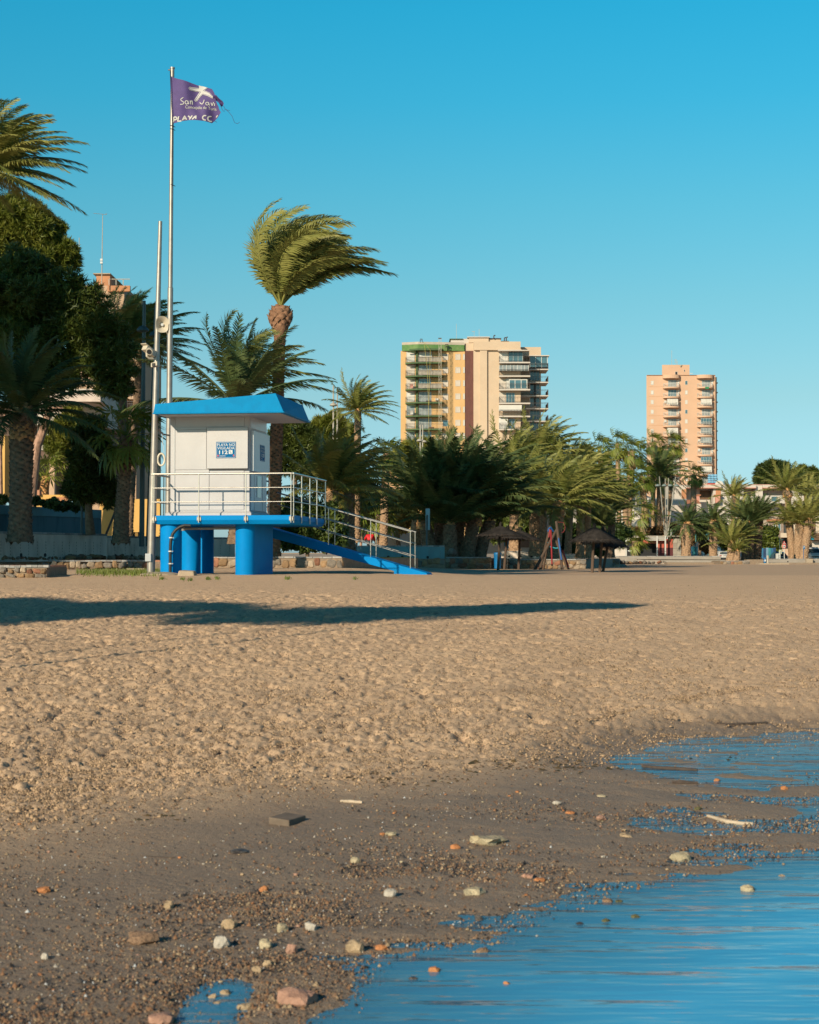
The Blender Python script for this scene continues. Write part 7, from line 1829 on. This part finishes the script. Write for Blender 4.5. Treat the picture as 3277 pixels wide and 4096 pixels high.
# ------------------------------------------------------------ two cyclists seen from behind
def cyclist(label, blabel, x, yhead, d, jacket, trousers, lean):
    s = mpp(d); c = P(x, yhead, d); top = c.z; g = top - 1.62; X = c.x
    t = thing('bicycle', blabel, 'bicycle', (X, d, g), 0, None)
    for yy in (-.5, .55):
        m = MB(); m.tube([(X, d + yy + .33 * math.cos(q), g + .34 + .33 * math.sin(q)) for q in np.linspace(0, 2 * math.pi, 25)], .025, 6, False); w_ = m.build('wheel', TYRE, t, True)
        m = MB()
        for q in np.linspace(0, math.pi, 9)[:-1]: m.beam((X, d + yy - .32 * math.cos(q), g + .34 - .32 * math.sin(q)), (X, d + yy + .32 * math.cos(q), g + .34 + .32 * math.sin(q)), .006, .006)
        m.build('spokes', RIM, w_)
    m = MB(); bb, st, hd, rw, fw_ = (X, d + .0, g + .3), (X, d - .18, g + .82), (X, d + .38, g + .85), (X, d - .5, g + .34), (X, d + .55, g + .34)
    for p, q in ((bb, st), (st, hd), (hd, bb), (bb, rw), (rw, st), (hd, fw_)): m.tube([p, q], .02, 6)
    m.build('frame', BLACK, t); m = MB(); m.tube([(X - .3, d + .36, g + 1.0), (X + .3, d + .36, g + 1.0)], .018, 6); m.tube([(X, d + .38, g + .85), (X, d + .36, g + 1.0)], .02, 6); m.build('handlebar', BLACK, t)
    MB().obox((X, d - .2, g + .86), (.08, 0, 0), (0, .13, 0), (0, 0, .03)).build('saddle', BLACK, t, bevel=.02)
    pr = thing('person', label, 'person', (X, d - .15, g))
    def skin(name, V, E, Rr, mat, sub=2):
        me = bpy.data.meshes.new(name); me.from_pydata([Vector(v) - Vector((X, d - .15, g)) for v in V], E, []); me.materials.append(mat); o = link(name, me, pr)
        o.modifiers.new('skin', 'SKIN'); me.skin_vertices[0].data[0].use_root = True
        for i, r in enumerate(Rr): me.skin_vertices[0].data[i].radius = (r, r) if not isinstance(r, tuple) else r; me.skin_vertices[0].data[i].use_root = (i == 0)
        sd = o.modifiers.new('sub', 'SUBSURF'); sd.levels = sub; sd.render_levels = sub
        return o
    hip, ch, nk = (X, d - .17, g + .93), (X + lean, d - .05, g + 1.24), (X + lean, d + .04, g + 1.42)
    V = [hip, (X + lean * .5, d - .12, g + 1.08), ch, nk, (X + lean, d + .07, g + 1.50), (X + lean, d + .09, g + 1.60)]
    E = [(0, 1), (1, 2), (2, 3), (3, 4), (4, 5)]; Rr = [.15, .15, .17, .065, .085, .07]
    for sg in (-1, 1):
        o = len(V); V += [(X + lean + sg * .2, d + .0, g + 1.36), (X + sg * .3, d + .12, g + 1.14), (X + sg * .27, d + .33, g + 1.03)]; E += [(2, o), (o, o + 1), (o + 1, o + 2)]; Rr += [.075, .052, .04]
        o = len(V); k = .1 * sg; V += [(X + sg * .1, d - .1, g + .86), (X + sg * .12, d + .16, g + .60 + k), (X + sg * .11, d + .0, g + .2 + k), (X + sg * .11, d + .13, g + .14 + k)]; E += [(0, o), (o, o + 1), (o + 1, o + 2), (o + 2, o + 3)]; Rr += [.095, .07, .05, .04]
    skin('body', V, E, Rr, trousers)
    Vj = [(X, d - .165, g + .98), (X + lean * .5, d - .12, g + 1.1), ch, (X + lean, d + .02, g + 1.39)]; Ej = [(0, 1), (1, 2), (2, 3)]; Rj = [.185, .185, .20, .085]
    for sg in (-1, 1):
        o = len(Vj); Vj += [(X + lean + sg * .2, d + .0, g + 1.35), (X + sg * .31, d + .12, g + 1.14), (X + sg * .28, d + .29, g + 1.05)]; Ej += [(2, o), (o, o + 1), (o + 1, o + 2)]; Rj += [.098, .075, .058]
    skin('jacket', Vj, Ej, Rj, jacket)
    h = Vector((X + lean, d + .09, g + 1.585)); m = MB(); m.lathe([(.105, -.02), (.118, .0), (.118, .05), (.10, .09), (.06, .12), (.02, .13)], h, 14); hm_ = m.build('helmet', M('helmet_shell', (.12, .12, .13), .35), pr, True)
    m = MB()
    for k in (-1, 0, 1): m.beam(h + Vector((k * .05, -.10, .05)), h + Vector((k * .035, .05, .13)), .02, .02)
    m.build('helmet_vents', M('helmet_highlight', (.45, .45, .45), .4), hm_)
cyclist('cyclist in a grey quilted jacket and pale helmet seen from behind above the seawall', 'bicycle under the rider in grey', 1420, 2119, 114, M('grey_quilted_jacket', (.11, .09, .075), .7, .2, 18, stretch=(.2, .2, 1)), M('dark_trousers', (.03, .03, .035), .8), 0)
cyclist('cyclist in a bright red jacket and dark helmet seen from behind above the seawall', 'bicycle under the rider in red', 1479, 2126, 112, M('red_jacket', (.55, .015, .02), .6, .1, 8), M('dark_trousers', (.03, .03, .035), .8), .02)
m = MB(); a, b = P(1560, 2184, 116), P(1583, 2152, 116); 
t = thing('breeze_block_screen', 'pale pierced block screen below the tamarisks right of the cyclists', 'screen wall', tuple(P(1571, 2186, 116)))
nx_, nz_ = 4, 5
for i in range(nx_ + 1): x_ = a.x + (b.x - a.x) * i / nx_; m.box(x_ - .025, x_ + .025, 116, 116.1, a.z, b.z)
for j in range(nz_ + 1): z_ = a.z + (b.z - a.z) * j / nz_; m.box(a.x - .024, b.x + .024, 116.005, 116.095, z_ - .025, z_ + .025)
m.build('pierced_panel', CREAM, t)
part(thing('white_wall', 'low white garden walls in shade behind the tamarisks', 'wall', tuple(P(1620, 2186, 120))), 'wall', WALLW, 1500, 1780, 2130, 2200, 122, .3)

# ------------------------------------------------------------ stones, shells, driftwood, weed
def blob(w_, h_, dp, seed, sub=2, rough=.22):
    rg = random.Random(seed); bm = bmesh.new(); bmesh.ops.create_icosphere(bm, subdivisions=sub, radius=1.0)
    k1, k2, k3 = (Vector((rg.uniform(-1, 1), rg.uniform(-1, 1), rg.uniform(-1, 1))) for _ in range(3))
    for v in bm.verts:
        q = v.co.copy(); f = 1 + rough * (math.sin(q.dot(k1) * 3 + seed) + .6 * math.sin(q.dot(k2) * 6) + .3 * math.sin(q.dot(k3) * 11)) * .6 + rg.uniform(-.09, .09)
        q = Vector((math.copysign(abs(q.x) ** .8, q.x), math.copysign(abs(q.y) ** .8, q.y), math.copysign(abs(q.z) ** .75, q.z))); f = f * (1 - .16 * abs(math.sin(4 * q.dot(k2) + seed)))
        v.co = q * f
    bm.verts.index_update()
    vs = [(v.co.x * w_ / 2, v.co.y * dp / 2, v.co.z * h_ / 2) for v in bm.verts]; fs = [tuple(v.index for v in f_.verts) for f_ in bm.faces]; bm.free()
    return vs, fs
SM = {'w': M('white_stone', (.42, .37, .31), .8, .2, 25, .5, 60), 't': M('tan_stone', (.36, .255, .155), .85, .25, 25, .6, 60), 'o': M('orange_brick_stone', (.42, .17, .065), .85, .2, 25, .5, 60), 'p': M('pink_stone', (.36, .20, .14), .85, .2, 25, .5, 60),
      'b': M('brown_stone', (.23, .14, .085), .9, .25, 25, .7, 60), 'g': M('mossy_stone', (.11, .10, .045), .9, .3, 25, .7, 60), 'd': M('dark_wet_stone', (.06, .05, .045), .5, .3, 25, .6, 60), 'y': M('pale_yellow_stone', (.38, .31, .20), .85, .2, 25, .5, 60)}
def stone(x, y, w_, h_, c, label, name='stone', cat='stone', group=None, dp=None, sink=.33, rough=.22, water=False):
    g = G(x, y + h_ * .45); s = mpp(g.y); W_, H = w_ * s, max(h_ * s * 1.15, .012)
    vs, fs = blob(W_, H, dp or W_ * .8, int(x * 7 + y) % 1000, 2, rough)
    z = max(g.z, -.01) + H * (.5 - sink)
    me = bpy.data.meshes.new(name); me.from_pydata(vs, [], fs); me.materials.append(SM[c]); me.polygons.foreach_set('use_smooth', [True] * len(me.polygons))
    try: me.set_sharp_from_angle(angle=R(18))
    except Exception: pass
    me.update(); o = link(name, me); o.location = (g.x, g.y + (dp or W_ * .8) * .35, z); o.rotation_euler = (0, 0, rs.uniform(-.4, .4))
    return tag(o, label, cat, group)
stone(884, 3766, 76, 55, 'w', 'rounded white grey stone with a pinkish top on the wet sand')
stone(918, 3690, 72, 46, 't', 'tan lumpy stone just above the rounded white grey one')
stone(1417, 3785, 86, 58, 't', 'rough tan stone with a dark hollow at the edge of the sea')
stone(1246, 3706, 54, 40, 'w', 'bright white broken shell like stone above the pink one')
stone(1127, 3709, 54, 40, 'y', 'yellowish grey stone between the tan and the bright white ones')
stone(1165, 3790, 48, 46, 'p', 'pink round stone right of the grey speckled one')
stone(1060, 3774, 58, 44, 'y', 'grey speckled stone beside the pink round stone')
stone(570, 3752, 124, 54, 'b', 'large flat brown clod left of the rounded white grey stone', rough=.3)
stone(176, 3823, 34, 36, 'w', 'small pale upright stone at the lower left')
stone(171, 3558, 68, 26, 'o', 'flat bright orange brick piece at the left edge')
stone(673, 3618, 44, 38, 't', 'tan stone with a flat pink foot in the left middle')
stone(1560, 3571, 54, 42, 'w', 'white square stone with orange stains near the middle')
stone(1422, 3438, 44, 26, 'y', 'pale oval pebble above the white square stone')
stone(1056, 3556, 48, 26, 'o', 'pebble half white half orange left of the white square stone')
stone(640, 4076, 124, 54, 'p', 'large pinkish stone cut by the bottom edge')
stone(903, 3975, 52, 38, 't', 'orange tan stone standing in the small pool at the bottom')
stone(846, 3991, 42, 34, 't', 'round tan stone at the left of the small pool')
stone(865, 4018, 46, 26, 't', 'low tan stone in front of the others in the small pool')
stone(980, 4027, 68, 30, 't', 'flat tan stone at the right of the small pool')
stone(1189, 3985, 176, 90, 'p', 'broad flat pale pink slab at the bottom between pool and sea', sink=.42, rough=.3)
stone(1522, 3792, 56, 24, 'o', 'flat orange stone beside the rough tan stone at the sea edge')
stone(1027, 3878, 44, 34, 't', 'tan pebble above the flat pale slab, left one'); stone(1070, 3851, 36, 30, 't', 'tan pebble above the flat pale slab, upper one')
stone(1953, 3360, 128, 40, 'y', 'long pale pitted rock on the wet sand in the middle', rough=.35)
stone(1820, 3386, 46, 24, 'o', 'rusty orange stone left of the long pale rock')
stone(2727, 3424, 88, 46, 'y', 'large square grey yellow block of rock on the gravel bar', rough=.14)
stone(1894, 3567, 88, 38, 'y', 'smooth pale oval stone on the dark wet sand')
stone(2997, 3574, 66, 38, 'y', 'angular pale stone standing in the water at right', sink=.3)
stone(3132, 3515, 38, 20, 't', 'small tan stone in the water right of the angular one')
stone(2542, 3684, 42, 32, 'g', 'mossy green brown stone in the water, right of three'); stone(2426, 3696, 36, 30, 'g', 'mossy green brown stone in the water, middle of three'); stone(2318, 3704, 40, 22, 'd', 'dark flat stone in the water, left of three')
stone(2430, 3603, 48, 30, 'b', 'brown stone with weed at the edge of the sea'); stone(2478, 3610, 36, 20, 'g', 'mossy stone right of the brown weedy one')
stone(1929, 3807, 58, 36, 'b', 'dark brown weedy stone in the shallow water'); stone(1915, 3669, 36, 24, 'd', 'dark stone on the wet margin above the brown weedy one')
stone(1735, 3893, 52, 36, 'o', 'bright orange stone at the water edge near the bottom'); stone(2027, 3971, 32, 24, 'o', 'small rust stone in the shallow water near the bottom')
stone(1654, 3922, 42, 30, 'd', 'dark weedy stone left of the bright orange one'); stone(1768, 3926, 38, 14, 'd', 'flat dark stone below the bright orange one')
stone(3140, 3150, 34, 26, 'o', 'bright orange stone in the shallow pool at right'); stone(2869, 3120, 34, 16, 'o', 'small orange pebble at the pool edge')
stone(2285, 3250, 44, 18, 'o', 'flat pale orange stone above the long pale rock'); stone(2404, 3269, 48, 18, 'p', 'flat pinkish stone left of the bent driftwood'); stone(2228, 3211, 38, 16, 'w', 'flat white pebble above the pale orange stone')
stone(2409, 3184, 48, 15, 'y', 'flat yellowish stone right of the white pebble'); stone(2504, 3343, 54, 28, 't', 'tan lump left of the square rock block'); stone(2793, 3233, 30, 18, 'g', 'olive pebble in the shallow pool left of the driftwood')
stone(2115, 3504, 54, 26, 'p', 'pale pink stone on the gravel, left of a pair'); stone(2162, 3518, 48, 22, 'o', 'orange stone on the gravel, right of a pair')
stone(1560, 3334, 54, 16, 'y', 'grey flat shell fragment above the pale oval pebble'); stone(960, 3408, 92, 16, 'd', 'dark red flat weed or wood piece in the left middle')
# other pebbles, alike and scattered over the wet sand
rp_ = np.random.RandomState(9); n_ = 0; tries = 0
PEBM = {}
while n_ < 230 and tries < 4000:
    tries += 1
    y = 3170 + 900 * rp_.rand() ** .8; x = rp_.uniform(20, 3250)
    g = G(x, y); s_ = float(shore_dist(np.array([g.x]), np.array([g.y]))[0])
    if s_ < -.15 or s_ > 3.3: continue
    if vnoise(np.array([g.x * 2.2]), np.array([g.y * 2.2]), 3)[0] < rp_.rand() * .9: continue
    wpx = rp_.choice([11, 14, 18, 24], p=[.4, .3, .2, .1]); W_ = wpx * mpp(g.y); c = rp_.choice(list('wtopbty'), p=[.17, .22, .16, .1, .15, .12, .08]); k = (c, rp_.randint(5))
    if k not in PEBM:
        vs, fs = blob(1, .6, .85, 100 + k[1] * 17, 1, .2); me = bpy.data.meshes.new('pebble'); me.from_pydata(vs, [], fs); me.materials.append(SM[c]); me.update(); PEBM[k] = me
    o = link('pebble', PEBM[k]); o.location = (g.x, g.y, max(g.z, 0) + .12 * W_); o.scale = (W_, W_, W_ * rp_.uniform(.7, 1.1)); o.rotation_euler = (0, 0, rp_.uniform(0, 6.28))
    tag(o, 'small ' + {'w': 'white', 't': 'tan', 'o': 'orange', 'p': 'pink', 'b': 'brown', 'y': 'yellowish'}[c] + ' pebble among many on the wet sand near the water', 'pebble', {'w': 'white', 't': 'tan', 'o': 'orange', 'p': 'pink', 'b': 'brown', 'y': 'yellowish'}[c] + ' pebbles on the wet sand'); n_ += 1
# gravel: thousands of tiny stones
def scatter_stuff(name, mats, n, test, smin, smax, label, seed, flat=1.0, yr=(3060, 4180)):
    rg = np.random.RandomState(seed)
    y = rg.uniform(yr[0], yr[1], n * 6); x = rg.uniform(-150, 3450, n * 6)
    # approximate ground hit on the almost level wet sand
    r = np.stack([(x - CX) / F, np.cos(PITCH) - np.sin(PITCH) * (CY - y) / F, np.sin(PITCH) + np.cos(PITCH) * (CY - y) / F], 1)
    t = (.03 - EYE) / r[:, 2]; X, Y = r[:, 0] * t, r[:, 1] * t
    z, s = z_base(X, Y)
    for _ in range(4): t = (z - EYE) / r[:, 2]; X, Y = r[:, 0] * t, r[:, 1] * t; z, s = z_base(X, Y)
    keep = (rg.rand(len(X)) < test(X, Y, s, z)); X, Y, z = X[keep][:n], Y[keep][:n], z[keep][:n]; n = len(X)
    base = np.array([(0, 0, .62), (.5, 0, 0), (0, .45, 0), (-.5, 0, 0), (0, -.45, 0)]); tri_ = np.array([[0, 4, 1], [0, 1, 2], [0, 2, 3], [0, 3, 4]])
    sz = rg.uniform(smin, smax, n) ** 1.0 * (1 + .8 * (rg.rand(n) < .08)); a = rg.uniform(0, 6.28, n); ca, sa = np.cos(a), np.sin(a)
    bx_, by_, bz_ = base[:, 0][None] * sz[:, None] * rg.uniform(.7, 1.3, (n, 1)), base[:, 1][None] * sz[:, None], flat * base[:, 2][None] * sz[:, None] * rg.uniform(.7, 1.3, (n, 1))
    j = rg.uniform(-.12, .12, (n, 5)) * sz[:, None]
    v = np.stack([X[:, None] + bx_ * ca[:, None] - by_ * sa[:, None] + j, Y[:, None] + bx_ * sa[:, None] + by_ * ca[:, None], np.maximum(z, -.008)[:, None] + bz_], -1)
    mi = rg.choice(len(mats), n)
    f = (np.arange(n)[:, None, None] * 5 + tri_[None]).reshape(-1, 3)
    me = fast(name, v.reshape(-1, 3), f, mats[0])
    for m_ in mats[1:]: me.materials.append(m_)
    me.polygons.foreach_set('material_index', np.repeat(mi, 4).astype(np.int32))
    o = link(name, me); return tag(o, kind='stuff')
def dens_gravel(X, Y, s, z):
    k = fbm(X * 1.5, Y * 1.5, 201, 3)
    band = np.exp(-((s - .6) / .8) ** 2) * .8 + .5 * np.exp(-((s - 1.5) / .5) ** 2) * (k > .5)
    return np.clip(band * smooth(.25, .62, k) + .13, 0, 1) * (s > -.12) * (s < 3.4)
scatter_stuff('gravel', [SM['b'], SM['t'], SM['d'], SM['b'], M('rust_gravel', (.24, .125, .065), .9, .25, 25), SM['d']], 26000, dens_gravel, .004, .015, '', 41)
scatter_stuff('shell_fragments', [SM['w'], PRINT, SM['y']], 1900, lambda X, Y, s, z: .3 * (s > 0) * (s < 3.2), .004, .011, '', 42)
def dens_weed(X, Y, s, z):
    k = fbm(X * 1.1, Y * 1.1, 301, 3); return smooth(.45, .6, k) * np.exp(-((s - 3.0 - .5 * (k - .5)) / .22) ** 2) * (X > -1.5)
WEED = M('dark_seaweed', (.055, .045, .02), .9, .3, 20); WEED2 = M('brown_seaweed', (.12, .075, .03), .9, .3, 20)
scatter_stuff('seaweed_line', [WEED, WEED2, SM['b']], 4200, dens_weed, .012, .045, '', 43, flat=.3, yr=(2800, 3500))
CLOD = M('sand_clod', (.47, .315, .19), .95, .2, 12, spec=.1); CLODD = M('damp_sand_clod', (.22, .15, .095), .95, .2, 12, spec=.1)
def dens_clod(X, Y, s, z):
    k = fbm(X * .9, Y * .55, 401, 4); k2 = fbm(X * 3.1, Y * 2.4, 411, 3)
    return (s > 2.7) * (Y < 37.5) * smooth(2.7, 4.2, s) * np.clip(.30 + .55 * smooth(.45, .68, k) * smooth(.38, .62, k2), 0, 1) * (1 - .6 * smooth(31, 36, Y))
scatter_stuff('sand_clods', [CLOD, CLODD], 60000, dens_clod, .005, .021, '', 44, yr=(2340, 3420))
# driftwood
DRW = M('pale_driftwood', (.46, .36, .26), .85, .2, 12, .5, 40); DRD = M('dark_driftwood', (.07, .05, .04), .9, .3, 12, .5, 40)
def wood(pts, rpx, mat, label, cat='driftwood', lift=.4, name='driftwood'):
    q = []
    for e in pts: g = G(e[0], e[1]); g.z = max(g.z, 0) + rpx * mpp(g.y) * lift + (e[2] if len(e) > 2 else 0); q.append(g)
    n = len(q); m = MB(); m.tube(q, [rpx * mpp(q[0].y) * (.5 + .5 * math.sin(math.pi * (i + .4) / n)) for i in range(n)], 7); return solo(m, name, mat, label, cat, smooth=True)
wood([(2832, 3268), (2870, 3280), (2910, 3292), (2960, 3299), (3012, 3300)], 10, DRW, 'pale bent driftwood stick at the edge of the shallow pool')
wood([(2765, 3287), (2800, 3277), (2832, 3268)], 3, DRW, 'thin grey twig ending at the pale bent driftwood')
wood([(2869, 2895), (2920, 2900), (2980, 2899), (3070, 2893)], 6, DRD, 'long dark branch lying on the sand above the shallow pool')
wood([(2570, 3072), (2640, 3080), (2710, 3084), (2790, 3088)], 9, DRD, 'dark rough log left of the shallow pool, upper one')
wood([(2690, 3132), (2740, 3134), (2792, 3136)], 8, DRD, 'short dark log left of the shallow pool, lower one')
wood([(1365, 3495), (1368, 3478), (1395, 3470), (1435, 3467), (1478, 3463)], 4, DRD, 'thin curved dark twig on the smooth sand in the middle')
wood([(1362, 3208), (1400, 3210), (1450, 3214)], 8, DRW, 'pale flat driftwood piece at the edge of the trodden sand')
g = G(1150, 3290); s = mpp(g.y); m = MB(); m.obox((g.x, g.y, g.z + .012), (42 * s, -.03, -.004), (.04, .09, .0), (0, 0, .022)); solo(m, 'wood_block', M('damp_brown_wood', (.15, .11, .08), .8, .2, 12), 'dark wet block of wood on the sand above the orange pebbles', 'wood block', bevel=.006)
wood([(560, 3425), (620, 3430), (700, 3433)], 3, DRD, 'faint thin twig on the smooth sand at left')
# grass by the camera pole, lone weeds
def grass(name, patch, n, h, mat, seed):
    rg = np.random.RandomState(seed); V, T = [], []
    for k in range(n):
        x, y = patch(rg); g = G(x, y); hh = h * rg.uniform(.5, 1.2); a = rg.uniform(0, 6.28); b = np.array([g.x, g.y, g.z - .01]); e = np.array([math.cos(a), math.sin(a), 0]) * .012; ln = np.array([rg.uniform(-.3, .6), rg.uniform(-.3, .3), 1]) * hh
        o = len(V); V += [b - e, b + e, b + ln]; T.append((o, o + 1, o + 2))
    return tag(link(name, fast(name, np.array(V), np.array(T), mat)), kind='stuff')
GRS = leafmat('beach_grass', (.06, .10, .012), (.17, .19, .035), .2, 3)
grass('grass', lambda rg: (300 + 350 * rg.rand() ** .7, 2292 + rg.normal() * 6), 2600, .11, GRS, 1)
grass('grass_tufts', lambda rg: (lambda c: (c[0] + rg.normal() * 5, c[1] + rg.normal() * 2))(((650, 2316), (730, 2318), (760, 2322), (832, 2318), (870, 2316), (1150, 2316), (1420, 2316))[rg.randint(7)]), 260, .08, GRS, 2)
